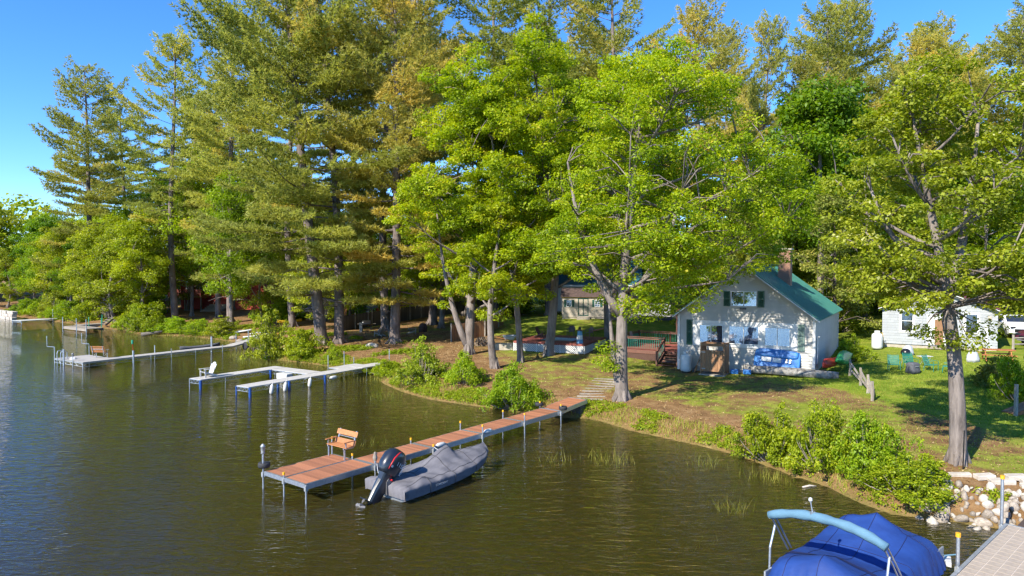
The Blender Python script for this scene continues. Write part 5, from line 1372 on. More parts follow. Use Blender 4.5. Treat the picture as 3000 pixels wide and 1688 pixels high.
sh = thing('outdoor_shower', 'outdoor shower stall of brown cedar boards against the house front', 'shower stall', (q[0], q[1], gz(q[0], q[1]) - 0.05), HA)
for x in (-0.74, 0.74):
    for y in (-0.55, 0.55): MB().b2(x - 0.045, x + 0.045, y - 0.045, y + 0.045, 0, 2.12).build('post', M_cedar, sh)
MB().b2(-0.78, 0.78, -0.60, -0.555, 1.95, 2.10).b2(-0.78, 0.78, 0.60, 0.555, 1.95, 2.10).b2(-0.78, -0.74, -0.55, 0.55, 1.98, 2.12).b2(0.74, 0.78, -0.55, 0.55, 1.98, 2.12).build('top_rail', M_cedar, sh)
dr = MB().b2(-0.68, 0.68, -0.555, -0.52, 0.38, 0.48).b2(-0.68, 0.68, -0.555, -0.52, 1.45, 1.55).build('door', M_cedar, sh)
for k in range(8): MB().b2(-0.68 + k * 0.17, -0.68 + (k + 1) * 0.17 - 0.012, -0.585, -0.556, 0.28, 1.66).build('board', M_cedar, dr)
for z in (0.43, 1.5): MB().b2(-0.72, -0.45, -0.60, -0.586, z, z + 0.05).build('hinge', M_alud, dr)
for s in (-0.76, 0.76):
    for k in range(7): MB().b2(s - 0.015, s + 0.015, -0.50 + k * 0.145, -0.50 + (k + 1) * 0.145 - 0.012, 0.22, 1.95).build('board', M_cedar, sh)
MB().b2(-0.85, 0.85, -0.75, 0.6, 0, 0.10).build('floor', M_wea, sh)
for i, (u0, u1, lab) in enumerate([(1.35, 1.86, 'wooden oar leaning on the house beside the shower stall'), (1.2, 1.95, 'black handled paddle leaning on the house behind the oar')]):
    a = FH(u0, -0.75, 0); b = FH(u1, -0.08, 0); za = gz(a[0], a[1])
    pd = thing('paddle', lab, 'paddle', (a[0], a[1], za)); d = (b[0] - a[0], b[1] - a[1], 2.0 - 0.5 * i)
    MB().tube([(0, 0, 0), d], 0.018, 6).build('shaft', M_benchw if i == 0 else M_blk, pd)
    MB().tube([(0, 0, 0), tuple(0.14 * k for k in d), tuple(0.26 * k for k in d)], [0.05, 0.08, 0.02], 8, sq=0.25).build('blade', M_cedar if i == 0 else M_blk, pd)
# pedal boat stood on its side against the wall
q = FH(6.45, -0.55, 0)
pb = thing('pedal_boat', 'blue moulded pedal boat leaning on its side against the house front', 'boat', (q[0], q[1], gz(q[0], q[1]) + 0.06), HA)
pb.rotation_euler = (R(68), R(3), HA); pb.scale = (1.1, 1.1, 1.1)
def rbox(cx, cy, hx, hy, z, n=28, pw=5):
    return [(cx + hx * math.copysign(abs(math.cos(2 * math.pi * i / n)) ** (2 / pw), math.cos(2 * math.pi * i / n)), cy + hy * math.copysign(abs(math.sin(2 * math.pi * i / n)) ** (2 / pw), math.sin(2 * math.pi * i / n)), z) for i in range(n)]
MB().sm().loft([rbox(0, 0.76, 1.20, 0.72, -0.26), rbox(0, 0.76, 1.27, 0.77, -0.08), rbox(0, 0.76, 1.27, 0.77, 0.02), rbox(0, 0.76, 1.22, 0.72, 0.05)]).build('hull', M_pedal, pb)
for s in (0, 1):                                # ribbed pontoons left and right of the footwell
    mb = MB().sm(); cy_ = 0.36 if s == 0 else 1.18; h0 = 0.27 if s == 0 else 0.26
    mb.loft([rbox(0, cy_, 1.16, h0, 0.04), rbox(0, cy_, 1.13, h0 - 0.02, 0.13), rbox(0, cy_, 1.04, h0 - 0.09, 0.17)]); p_ = mb.build('side_pontoon', M_pedal, pb)
    r_ = MB()
    for k in range(4): r_.b2(-1.0, 1.0, cy_ - h0 + 0.10 + k * 0.11, cy_ - h0 + 0.125 + k * 0.11, 0.165, 0.19)
    r_.build('rib', M_pedal, p_)
MB().b2(-0.85, -0.28, 0.64, 0.91, 0.05, 0.15).b2(-0.22, 0.25, 0.64, 0.91, 0.05, 0.11).build('seat', M_wht, pb, 0.03)
for k in range(2): MB().tube([(0.55 + 0.2 * k, 0.66, 0.12), (0.55 + 0.2 * k, 0.90, 0.12)], 0.025, 6).box((0.55 + 0.2 * k, 0.7, 0.17), (0.1, 0.09, 0.05)).box((0.55 + 0.2 * k, 0.86, 0.08), (0.1, 0.09, 0.05)).build('pedals', M_blk, pb)
q = FH(7.3, -0.62, 0)
cn = tag(hull_mesh('canoe', 5.7, 0.95, 0.42, M_canoe, pt=1.9, tip=0.05, n=21).build('canoe', M_canoe), 'long camouflage canoe upturned on the ground behind the blue pedal boat', 'canoe')
cn.location = (q[0], q[1], gz(q[0], q[1]) + 0.55); cn.rotation_euler = (R(180), 0, HA - R(3))
q = FH(9.45, 1.9, 0); kayak('kayak', 'green kayak lying on its side along the right wall of the house', (q[0], q[1], gz(q[0], q[1]) + 0.55), (R(68), R(0), HA + R(86)), 3.0, 1.0, 0.40, M_kgrn, tip=0.04)
q = FH(9.25, 0.85, 0); kayak('kayak', 'red kayak lying in front of the green kayak at the house corner', (q[0], q[1], gz(q[0], q[1]) + 0.08), (R(20), 0, HA + R(84)), 2.6, 0.9, 0.32, M_kred, tip=0.04)
for u, lab in ((3.95, 'small blue float box right beside the shower stall'), (4.75, 'small blue float box between shower stall and pedal boat')):
    q = FH(u, -0.65, 0); o = tag(MB().box((0, 0, 0.16), (0.5, 0.35, 0.30)).build('float_box', M_pedal, None, 0.05), lab, 'float box'); o.location = (q[0], q[1], gz(q[0], q[1])); o.rotation_euler = (0, 0, HA + 0.2)

# ---------------------------------------------------------------- brown deck with stairs at the left of the house
dk = thing('wooden_deck', 'brown stained deck with green balusters and stairs left of the house', 'deck', (HO[0], HO[1], 0), HA)
DZ = 1.85; X0, X1, Y0, Y1 = -5.6, -0.12, 2.2, 7.2
for k in range(38):
    MB().b2(X0, X1, Y0 + k * 0.132, Y0 + k * 0.132 + 0.125, DZ - 0.035, DZ).build('deck_board', M_redb, dk)
MB().b2(X0, X1, Y0 - 0.045, Y0 - 0.002, DZ - 0.26, DZ - 0.005).b2(X0 - 0.045, X0 - 0.002, Y0, Y1, DZ - 0.26, DZ - 0.005).build('rim_board', M_brow, dk)
def lattice(parent, length, height, mat, sp=0.155, wdt=0.035, name='lattice'):
    """crossed laths within length x height in the xz plane"""
    o = None; mb = MB()
    for sgn, y in ((1, 0.0), (-1, 0.012)):
        k = -height
        while k < length:
            a = (k, 0.0) if sgn == 1 else (k + height, 0.0)
            p = [a[0], 0.0]; q_ = [a[0] + sgn * height, height]
            def clip(p, q_):
                d = (q_[0] - p[0], q_[1] - p[1]); t0, t1 = 0.0, 1.0
                for (pp, dd_, lo, hi) in ((p[0], d[0], 0, length),):
                    ta, tb = (lo - pp) / dd_, (hi - pp) / dd_
                    t0, t1 = max(t0, min(ta, tb)), min(t1, max(ta, tb))
                return (t0, t1, d)
            t0, t1, d = clip(p, q_)
            if t1 - t0 > 0.02:
                mb.beam((p[0] + d[0] * t0, y, p[1] + d[1] * t0), (p[0] + d[0] * t1, y, p[1] + d[1] * t1), wdt, 0.008, up=(0, 1, 0))
            k += sp
    return mb.build(name, mat, parent)
lt_ = lattice(dk, X1 - X0 - 1.6, 0.62, M_brow, 0.15, 0.04); lt_.location = (X0, Y0 - 0.01, DZ - 0.88)
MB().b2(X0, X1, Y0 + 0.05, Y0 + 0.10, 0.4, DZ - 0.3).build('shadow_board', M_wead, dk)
def railing(parent, p, q_, z0, z1, n, bal=M_chg, post=M_brow, ph=0.95):
    p = np.array(p, float); q_ = np.array(q_, float); d = q_ - p
    r_ = MB().beam((*p, z0 + ph), (*q_, z1 + ph), 0.12, 0.045).beam((*p, z0 + ph - 0.12), (*q_, z1 + ph - 0.12), 0.04, 0.09).beam((*p, z0 + 0.12), (*q_, z1 + 0.12), 0.04, 0.09).build('rail', post, parent)
    for i in range(1, n):
        a = p + d * i / n; z = z0 + (z1 - z0) * i / n
        MB().b2(a[0] - 0.014, a[0] + 0.014, a[1] - 0.014, a[1] + 0.014, z + 0.1, z + ph - 0.1).build('baluster', bal, r_)
    for a, z in ((p, z0), (q_, z1)): MB().b2(a[0] - 0.05, a[0] + 0.05, a[1] - 0.05, a[1] + 0.05, z - 0.9, z + ph + 0.06).build('post', post, r_)
railing(dk, (X0 + 0.06, Y0 + 0.06), (-1.75, Y0 + 0.06), DZ, DZ, 26); railing(dk, (X0 + 0.06, Y0 + 0.06), (X0 + 0.06, Y1 - 0.06), DZ, DZ, 34)
railing(dk, (X0 + 0.06, Y1 - 0.06), (-2.9, Y1 - 0.06), DZ, DZ, 18); railing(dk, (-2.9, Y1 - 0.06), (X1 - 0.1, Y1 - 0.06), DZ, DZ, 18)
sg_ = gz(10.5, 48.6)
for k in range(5):
    t = (k + 0.5) / 5; z = sg_ + (DZ - sg_) * (k + 1) / 6
    MB().b2(-1.62, -0.32, 0.55 + 1.6 * k / 5 - 0.02, 0.55 + 1.6 * (k + 1) / 5 - 0.02, z - 0.04, z).build('tread', M_brow, dk)
for x in (-1.66, -0.28): MB().beam((x, 0.45, sg_ - 0.05), (x, Y0, DZ - 0.12), 0.045, 0.25).build('stringer', M_brow, dk)
for x in (-1.72, -0.24): railing(dk, (x, 0.50), (x, Y0 - 0.02), sg_ + 0.12, DZ, 9)
def deck_chair(name, label, loc, rz, fm, sm_):
    t = thing(name, label, 'chair', loc, rz)
    MB().box((0, 0, 0.42), (0.5, 0.48, 0.03), rx=-0.08).build('seat', sm_, t); MB().box((0, 0.32, 0.76), (0.5, 0.03, 0.68), rx=-0.28).build('backrest', sm_, t, 0.02)
    for s in (-1, 1):
        MB().tube([(s * 0.27, -0.24, 0), (s * 0.27, -0.22, 0.62), (s * 0.28, 0.20, 0.64), (s * 0.26, 0.30, 0.60)], 0.016, 6).build('arm_rest', fm, t)
        MB().tube([(s * 0.26, -0.2, 0.40), (s * 0.26, 0.22, 0.38), (s * 0.26, 0.30, 0.0)], 0.016, 6).build('leg', fm, t)
    return t
q = FH(-1.0, 4.6, DZ); deck_chair('patio_chair', 'grey sling patio chair on the brown deck by the stairs', q, HA + R(160), M_blk, M_chgr)
q = FH(-4.9, 4.7, DZ); deck_chair('patio_chair', 'grey patio chair at the far left of the brown deck table', q, HA + R(90), M_blk, M_chgr)
q = FH(-3.0, 4.3, DZ); tb = thing('patio_table', 'round glass topped patio table on the brown deck', 'table', q, HA)
MB().cyl((0, 0, 0.70), 0.62, 0.02, 24).build('tabletop', M_glassd, tb)
for k in range(4): a = k * 1.571 + 0.7; MB().tube([(0.15 * math.cos(a), 0.15 * math.sin(a), 0.69), (0.45 * math.cos(a), 0.45 * math.sin(a), 0.0)], 0.018, 6).build('leg', M_blk, tb)
# small back porch frame seen between deck and house
q = FH(-2.0, 9.4, 0); pc = thing('porch', 'small brown porch with posts and railing behind the deck', 'porch', (q[0], q[1], gz(*q[:2])), HA)
for x in (-1.1, 0.0, 1.3):
    MB().b2(x - 0.05, x + 0.05, -0.05, 0.05, 0, 2.9).build('post', M_brow, pc)
MB().b2(-1.2, 1.9, -0.1, 1.6, 0.75, 0.85).build('floor', M_brow, pc); MB().b2(-1.2, 1.4, -0.08, 0.06, 2.9, 3.05).build('beam', M_brow, pc)
for k in range(12): MB().b2(-1.05 + k * 0.2 - 0.02, -1.05 + k * 0.2 + 0.02, -0.02, 0.02, 0.9, 1.75).build('baluster', M_brow, pc)
MB().b2(-1.2, 1.4, -0.04, 0.04, 1.75, 1.83).build('rail', M_brow, pc)
q = FH(-1.2, 7.8, 0); pt = thing('picnic_table', 'brown picnic table on the grass behind the deck', 'table', (q[0], q[1], gz(*q[:2])), HA)
MB().b2(-0.8, 0.8, -0.35, 0.35, 0.72, 0.76).build('tabletop', M_wea, pt)
for s in (-1, 1): MB().b2(-0.8, 0.8, s * 0.65 - 0.12, s * 0.65 + 0.12, 0.42, 0.46).build('bench', M_wea, pt); MB().beam((s * 0.6, -0.7, 0), (s * 0.6, 0.2, 0.74), 0.05, 0.09).beam((s * 0.6, 0.7, 0), (s * 0.6, -0.2, 0.74), 0.05, 0.09).build('leg', M_wea, pt)

# ---------------------------------------------------------------- fire pit platform with white lattice skirt
FA = R(-24); FP = (5.46, 53.0)               # front corner; local x back-right along one side, built from left corner
pf = thing('fire_pit_platform', 'square red decked platform with white lattice skirt around a sunken fire pit', 'platform', (0.15, 55.4, 0), FA)
PW, PZ = 5.85, 2.10
rgp = rng(4)
def ringboards(x0, x1, y0, y1):
    n = int(round((y1 - y0) / 0.145)); st = (y1 - y0) / n
    for k in range(n): MB().b2(x0, x1, y0 + k * st, y0 + (k + 1) * st - 0.008, PZ - 0.035, PZ).build('deck_board', M_redb, pf)
ringboards(0, PW, 0, 1.45); ringboards(0, PW, 4.25, PW); ringboards(0, 1.55, 1.45, 4.25); ringboards(4.3, PW, 1.45, 4.25)
MB().b2(-0.03, PW + 0.03, -0.045, -0.002, PZ - 0.16, PZ - 0.004).b2(-0.045, -0.002, 0, PW, PZ - 0.16, PZ - 0.004).b2(PW + 0.002, PW + 0.045, 0, PW, PZ - 0.16, PZ - 0.004).build('rim_board', M_redb, pf)
for (lx, ly, rz) in ((0, -0.03, 0), (PW + 0.03, 0, R(90)), (-0.03, PW, R(-90)), (PW, PW + 0.03, R(180))):
    for k in range(3):
        l_ = lattice(pf, PW / 3 - 0.08, 0.60, M_wht, 0.145, 0.045)
        c, s = math.cos(rz), math.sin(rz); ox = k * PW / 3 + 0.04
        l_.location = (lx + ox * c, ly + ox * s, PZ - 0.76); l_.rotation_euler = (0, 0, rz)
        if True:
            p_ = MB().b2(ox - 0.065, ox + 0.005, -0.022, 0.022, -0.02, 0.62).build('skirt_post', M_wht, pf); p_.location = (lx, ly, PZ - 0.76); p_.rotation_euler = (0, 0, rz)
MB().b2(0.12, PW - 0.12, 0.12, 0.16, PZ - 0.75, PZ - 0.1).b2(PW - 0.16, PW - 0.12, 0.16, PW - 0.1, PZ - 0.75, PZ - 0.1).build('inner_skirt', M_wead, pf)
for (lx, ly, rz, L_) in ((1.55, 4.24, 0, 2.75), (1.56, 1.45, R(90), 2.8), (4.29, 4.25, R(-90), 2.8)):
    l_ = lattice(pf, L_, 0.30, M_wht, 0.12, 0.04); l_.location = (lx, ly, PZ - 0.34); l_.rotation_euler = (0, 0, rz)
MB().b2(1.6, 4.25, 1.5, 4.2, PZ - 0.60, PZ - 0.55).build('pit_floor', M_dstone, pf)
fpx = thing('fire_pit', 'low square stone fire pit sunk in the red platform', 'fire pit', (0.15 + math.cos(FA) * 2.9 - math.sin(FA) * 2.9, 55.4 + math.sin(FA) * 2.9 + math.cos(FA) * 2.9, PZ - 0.55), FA)
for (a, b, c, d) in ((-0.7, 0.7, -0.7, -0.4), (-0.7, 0.7, 0.4, 0.7), (-0.7, -0.4, -0.4, 0.4), (0.4, 0.7, -0.4, 0.4)): MB().b2(a, b, c, d, 0, 0.38).build('stone_block', M_conc, fpx, 0.02)
MB().b2(-0.4, 0.4, -0.4, 0.4, 0.0, 0.16).build('ash_bed', M_dark, fpx)
def plat(u, v, z=PZ): return (0.15 + math.cos(FA) * u - math.sin(FA) * v, 55.4 + math.sin(FA) * u + math.cos(FA) * v, z)
def plastic_chair(name, label, loc, rz, mat=None):
    mat = mat or M_chb; t = thing(name, label, 'chair', loc, rz)
    MB().sm().loft([rbox(0, 0, 0.25, 0.24, 0.40, 16), rbox(0, 0, 0.27, 0.25, 0.43, 16)]).build('seat', mat, t)
    mb = MB().sm(); rows = []
    for i in range(7):
        t_ = i / 6; w_ = 0.26 + 0.03 * math.sin(t_ * 3.14) - 0.10 * max(0, t_ - 0.7) / 0.3
        rows.append([(w_ * math.sin(a), 0.20 + 0.16 * t_ - 0.07 * (1 - math.cos(a)) , 0.42 + 0.50 * t_ - 0.05 * abs(math.sin(a)) * t_) for a in np.linspace(-1.35, 1.35, 9)])
    mb.loft(rows, closed=False); b_ = mb.build('backrest', mat, t)
    sol = b_.modifiers.new('s', 'SOLIDIFY'); sol.thickness = 0.015
    for s in (-1, 1):
        MB().tube([(s * 0.29, -0.22, 0), (s * 0.28, -0.20, 0.58), (s * 0.30, -0.10, 0.64), (s * 0.30, 0.14, 0.65), (s * 0.26, 0.24, 0.72)], 0.025, 6).build('arm_rest', mat, t)
        MB().tube([(s * 0.24, 0.22, 0.42), (s * 0.27, 0.30, 0.0)], 0.025, 6).build('leg', mat, t)
    return t
plastic_chair('plastic_chair', 'brown plastic chair on the red platform, left one by the cornhole board', plat(3.0, 5.2), FA + R(0))
plastic_chair('plastic_chair', 'brown plastic chair at the back of the red platform, right of the cornhole board', plat(4.75, 4.75), FA + R(-30))
adirondack('garden_chair', 'dark slatted garden chair on the right of the red platform', plat(5.2, 2.4), FA + R(-75), M_brow, sc=0.85)
adirondack('garden_chair', 'dark slatted garden chair on the left of the red platform behind the straight maple', plat(0.75, 4.0), FA + R(80), M_brow, sc=0.85)
lh = thing('lighthouse_ornament', 'blue and white lighthouse ornament on the front corner of the red platform', 'ornament', plat(5.35, 0.5))
def lho(z0, z1, r0, r1, mat, nm): MB().tube([(0, 0, z0), (0, 0, z1)], [r0, r1], 8).build(nm, mat, lh)
lho(0, 0.30, 0.27, 0.245, M_lhb, 'base'); lho(0.30, 0.62, 0.245, 0.215, M_wht, 'white_band'); lho(0.62, 0.95, 0.215, 0.185, M_lhb, 'blue_band'); lho(0.95, 1.0, 0.24, 0.24, M_blk, 'gallery'); lho(1.0, 1.16, 0.11, 0.11, M_glassd, 'lamp_room'); lho(1.16, 1.30, 0.16, 0.01, M_blk, 'cap')
cb = thing('cornhole_board', 'red and blue cornhole board tilted on the grass behind the platform', 'game board', (8.2, 65.3, gz(8.2, 65.3)), R(160))
MB().box((0, 0, 0.22), (1.22, 0.62, 0.03), ry=R(14)).build('board', M_red, cb); MB().box((-0.02, 0.16, 0.243), (1.20, 0.28, 0.008), ry=R(14)).build('blue_half', M_pedal, cb); MB().box((0, -0.31, 0.18), (1.22, 0.03, 0.09), ry=R(14)).box((0, 0.31, 0.18), (1.22, 0.03, 0.09), ry=R(14)).build('side', M_orw, cb)
MB().b2(-0.55, -0.5, -0.28, -0.22, 0, 0.34).b2(-0.55, -0.5, 0.22, 0.28, 0, 0.34).build('leg', M_orw, cb)

# ---------------------------------------------------------------- shed and what stands behind it
SO = (5.27, 73.46); SA = R(-8)
sd_ = thing('garden_shed', 'beige garden shed with green double door and brown shingle roof', 'shed', (SO[0], SO[1], 0), SA)
for k in range(30): MB().b2(k * 0.149, k * 0.149 + 0.143, -0.02, 0.0, 2.72, 4.80).build('wall_board', M_beige, sd_)
MB().b2(0, 4.47, 0.002, 2.6, 2.72, 4.80).build('wall', M_beige, sd_); MB().b2(0.05, 4.4, 0.05, 2.5, 2.2, 2.72).build('foundation', M_conc, sd_)
MB().b2(-0.05, 4.52, -0.10, -0.03, 4.74, 4.86).build('fascia', M_hose, sd_)
MB().add([(-0.15, -0.22, 4.82), (4.62, -0.22, 4.82), (4.62, 1.25, 5.75), (-0.15, 1.25, 5.75), (4.62, 2.75, 4.82), (-0.15, 2.75, 4.82)], [(0, 1, 2, 3), (3, 2, 4, 5)]).build('roof', M_sroof, sd_)
MB().add([(-0.001, 0, 4.8), (-0.001, 2.6, 4.8), (-0.001, 1.25, 5.68)], [(0, 2, 1)]).add([(4.472, 0, 4.8), (4.472, 2.6, 4.8), (4.472, 1.25, 5.68)], [(0, 1, 2)]).build('gable', M_beige, sd_)
dd = MB().b2(1.70, 1.78, -0.05, -0.021, 2.86, 4.70).b2(2.70, 2.78, -0.05, -0.021, 2.86, 4.70).b2(2.20, 2.28, -0.05, -0.021, 2.86, 4.70)
for z in (2.86, 3.74, 4.62): dd.b2(1.78, 2.20, -0.049, -0.021, z, z + 0.08).b2(2.28, 2.70, -0.049, -0.021, z, z + 0.08)
dd.build('door', M_gtrim, sd_)
for x0 in (0.48, 3.43):
    window(sd_, x0, 3.80, 0.57, 0.72, y=-0.02, kind='grid', grid=(2, 3), fw=0.05, glass=M_glassd)
    for x in (x0 - 0.25, x0 + 0.60): MB().b2(x, x + 0.22, -0.05, -0.021, 3.78, 4.54).build('shutter', M_gtrim, sd_)
MB().b2(1.6, 2.95, -0.9, -0.05, 2.2, 2.78).build('ramp', M_wea, sd_)
q = (SO[0] + 4.8, SO[1] - 0.4); dp = tag(MB().b2(-0.2, 0.2, -0.2, 0.2, 0, 1.7).prism([(-0.2, 1.7), (0.2, 1.7), (0.2, 2.1), (0.0, 2.3), (-0.2, 2.1)], -0.2, 0.2, 'y').build('cabinet', M_wht), 'tall narrow white cabinet at the right corner of the shed', 'cabinet'); dp.location = (q[0], q[1], gz(*q))
bh = thing('barn_house', 'white building with blue metal roof behind the shed', 'house', (5.4, 84.5, 2.6), R(-8))
MB().b2(0, 10, 0, 8, 0, 3.3).build('wall', M_vinyl, bh)
MB().add([(-0.3, -0.4, 3.2), (10.3, -0.4, 3.2), (10.3, 4, 6.2), (-0.3, 4, 6.2), (10.3, 8.4, 3.2), (-0.3, 8.4, 3.2)], [(0, 1, 2, 3), (3, 2, 4, 5)]).build('roof', M_broof, bh)
rb = MB()
for k in range(26): rb.beam((-0.25 + k * 0.41, -0.41, 3.23), (-0.25 + k * 0.41, 4.0, 6.23), 0.04, 0.05)
rb.build('roof_seam', M_broof, bh.children[1]); MB().b2(-0.3, 10.3, -0.45, -0.38, 3.02, 3.22).build('gutter', M_wht, bh)
wf = thing('picket_fence', 'white picket fence along the drive beyond the deck', 'fence', (12.6, 80.5, 0), R(9))
for k in range(38):
    x = k * 0.16; p = (12.6 + math.cos(R(9)) * x, 80.5 + math.sin(R(9)) * x); z = gz(*p)
    MB().prism([(x, z), (x + 0.09, z), (x + 0.09, z + 1.5), (x + 0.045, z + 1.6), (x, z + 1.5)], -0.012, 0.012, 'y').build('picket', M_wht, wf)
zz = gz(15, 81); MB().b2(0, 6.1, 0.014, 0.05, zz + 0.3, zz + 0.4).b2(0, 6.1, 0.014, 0.05, zz + 1.2, zz + 1.3).build('rail', M_wht, wf)
# stockade fence
def board_fence(name, label, pts, h, mat, step=0.15, cat='fence'):
    t = thing(name, label, cat, (pts[0][0], pts[0][1], 0))
    me = MB().box((0, 0, 0.5), (0.14, 0.022, 1.0)).mesh('board', mat)
    pts = [np.array(p, float) for p in pts]; o = pts[0]
    for a, b in zip(pts[:-1], pts[1:]):
        ln = np.linalg.norm(b - a); n = int(ln / step); ang = math.atan2(b[1] - a[1], b[0] - a[0])
        for i in range(n):
            p = a + (b - a) * (i + 0.5) / n; z = gz(*p)
            inst('board', me, t, (p[0] - o[0], p[1] - o[1], z - 0.05), (0, 0, ang), (1, 1, h + 0.04 * math.sin(i * 2.1)))
        mb = MB()
        for k in range(int(ln / 2.4) + 1):
            p = a + (b - a) * min(1, k * 2.4 / ln); z = gz(*p); mb = MB().b2(p[0] - o[0] - 0.06, p[0] - o[0] + 0.06, p[1] - o[1] - 0.10, p[1] - o[1] + 0.02, z, z + h + 0.12); mb.build('post', M_wea, t)
    return t
board_fence('stockade_fence', 'dark weathered board fence running back behind the great pines', [(-19.0, 77.5), (-16.6, 82.5), (-10.0, 94.0), (-1.5, 99.0)], 1.75, M_wead)
board_fence('stockade_fence', 'brown board fence behind the woodpile', [(-5.6, 64.0), (-2.6, 66.5), (-0.9, 73.0)], 1.6, M_cedar)
board_fence('stockade_fence', 'short grey board fence on the far left bank below the blue roofed house', [(-60.6, 101.0), (-56.8, 98.4)], 1.9, M_wead)
# red house on the left
rh = thing('house', 'red house with white windows and wooden balcony on the left bank', 'house', (-53.8, 113.0, 0), R(-12))
bz = gz(-48, 112)
MB().b2(0, 15, 0, 8, bz, bz + 6.2).build('wall', M_redh, rh)
MB().add([(-0.4, -0.6, bz + 6.0), (15.4, -0.6, bz + 6.0), (15.4, 4, bz + 8.6), (-0.4, 4, bz + 8.6), (15.4, 8.6, bz + 6.0), (-0.4, 8.6, bz + 6.0)], [(0, 1, 2, 3), (3, 2, 4, 5)]).build('roof', M_sroof, rh)
for x0 in (1.0, 2.9, 4.8, 7.6, 9.5): window(rh, x0, bz + 3.1, 1.3, 2.0, y=-0.02, kind='slide', fw=0.14, glass=M_glassd)
bl = MB().b2(-0.5, 5.5, -2.4, -0.02, bz + 2.0, bz + 2.25).build('balcony', M_cedar, rh)
for k in range(30): MB().b2(-0.5 + k * 0.2, -0.5 + k * 0.2 + 0.17, -2.44, -2.41, bz + 2.25, bz + 3.25).build('board', M_redb, bl)
for x in (-0.4, 2.5, 5.4): MB().b2(x - 0.08, x + 0.08, -2.4, -2.2, bz - 0.5, bz + 2.0).build('post', M_wea, bl)
for k in range(5): MB().b2(6.0, 9.5, -1.2 - k * 0.55, -0.65 - k * 0.55, bz + 0.9 - k * 0.22 - 0.3, bz + 0.9 - k * 0.22).build('step', M_wea, rh)
bh2 = thing('house', 'grey house with pale blue roof hidden in the trees at far left', 'house', (-78.0, 122.0, 0), R(-10)); bz = gz(-75, 122)
MB().b2(0, 10, 0, 7, bz, bz + 5.4).build('wall', M_dvin, bh2)
MB().add([(-0.4, -0.5, bz + 5.3), (10.4, -0.5, bz + 5.3), (10.4, 3.5, bz + 8.0), (-0.4, 3.5, bz + 8.0), (10.4, 7.5, bz + 5.3), (-0.4, 7.5, bz + 5.3)], [(0, 1, 2, 3), (3, 2, 4, 5)]).build('roof', M_bim, bh2)
for x0 in (1.2, 4.0, 7.0): window(bh2, x0, bz + 2.6, 1.4, 1.5, y=-0.02, fw=0.1, glass=M_glassd)

# ---------------------------------------------------------------- shingled cottage on the right
CO = (28.4, 53.3); CA = R(-33)
ct = thing('cottage', 'small grey shingled cottage with white windows on the right', 'cottage', (CO[0], CO[1], 0), CA)
CW, CD, CB0, CE, CR_ = 7.28, 7.0, 2.17, 4.95, 6.35
SHM = MB().add([(0, -0.02, 0), (1, -0.02, 0), (1, -0.004, 1), (0, -0.004, 1), (0, 0.0, 0), (1, 0, 0)], [(0, 1, 2, 3), (4, 5, 1, 0), (0, 3, 4), (1, 5, 2)]).mesh('shingle', M_shing)
rgq = rng(61)
cw_ = MB().prism([(0, CB0), (CW, CB0), (CW, CE), (CW / 2, CR_), (0, CE)], 0.0, 0.15, 'y').build('front_wall', M_shing, ct)
cL = lambda z: 0.0 if z <= CE else (z - CE) / (CR_ - CE) * CW / 2
nsh = 0; mbx = MB(); z = CB0
while z < CR_ - 0.1:
    x = cL(z + 0.1); xe = CW - cL(z + 0.1)
    while x < xe - 0.02:
        wv = min(rgq.uniform(0.30, 0.62), xe - x)
        if z < CE and nsh < 290:
            inst('shingle', SHM, cw_, (x + 0.004, -0.002, z), (0, 0, 0), (wv - 0.012, 1 + rgq.uniform(0, .5), 0.205)); nsh += 1
        else:
            mbx.add([(x + .004, -0.02, z), (x + wv - .008, -0.02, z), (x + wv - .008, -0.005, z + .2), (x + .004, -0.005, z + .2), (x + .004, 0, z), (x + wv - .008, 0, z)], [(0, 1, 2, 3), (4, 5, 1, 0)])
        x += wv
    z += 0.2
o = mbx.build('upper_shingles', M_shing, ct); o['kind'] = 'stuff'
MB().b2(0.0, CW, 0.15, CD, CB0, CE - 0.02).build('wall', M_shing, ct)
MB().b2(0.06, CW - 0.06, 0.06, CD, 1.2, CB0 - 0.002).build('foundation', M_conc, ct)
for s in (0, 1):
    sl_ = (CR_ - CE) / (CW / 2); ex = 0.25; xe = -ex if s == 0 else CW + ex
    MB().add([(xe, -0.35, CE - ex * sl_ + 0.06), (CW / 2, -0.35, CR_ + 0.06), (CW / 2, CD + 0.3, CR_ + 0.06), (xe, CD + 0.3, CE - ex * sl_ + 0.06), (xe, -0.35, CE - ex * sl_ + 0.12), (CW / 2, -0.35, CR_ + 0.12), (CW / 2, CD + 0.3, CR_ + 0.12), (xe, CD + 0.3, CE - ex * sl_ + 0.12)], [(3, 2, 1, 0), (4, 5, 6, 7), (0, 1, 5, 4), (2, 3, 7, 6), (3, 0, 4, 7)]).build('roof', M_mroof, ct)
    MB().beam((xe, -0.36, CE - ex * sl_ - 0.03), (CW / 2, -0.36, CR_ - 0.04), 0.05, 0.18, up=(0, 1, 0)).build('rake_board', M_wht, ct)
window(ct, 1.26, 3.16, 0.80, 1.55, y=-0.025, kind='sash', fw=0.05, trim=0.12, glass=M_glassd); window(ct, 5.34, 3.20, 0.76, 1.40, y=-0.025, kind='sash', fw=0.05, trim=0.12, glass=M_glassd)
MB().b2(2.95, 4.75, -0.06, -0.022, 2.22, 4.45).build('porch_opening', M_wht, ct); MB().b2(3.45, 4.0, -0.09, -0.062, 2.24, 4.1).build('door', M_cedar, ct)
MB().b2(2.62, 2.68, -0.05, -0.021, CB0, CE).build('corner_board', M_shing, ct); MB().b2(6.55, 6.70, -0.08, -0.022, 2.45, 3.8).build('vent_pipe', M_whp, ct); MB().b2(6.70, 6.90, -0.06, -0.022, 4.16, 4.47).build('vent', M_beige, ct)
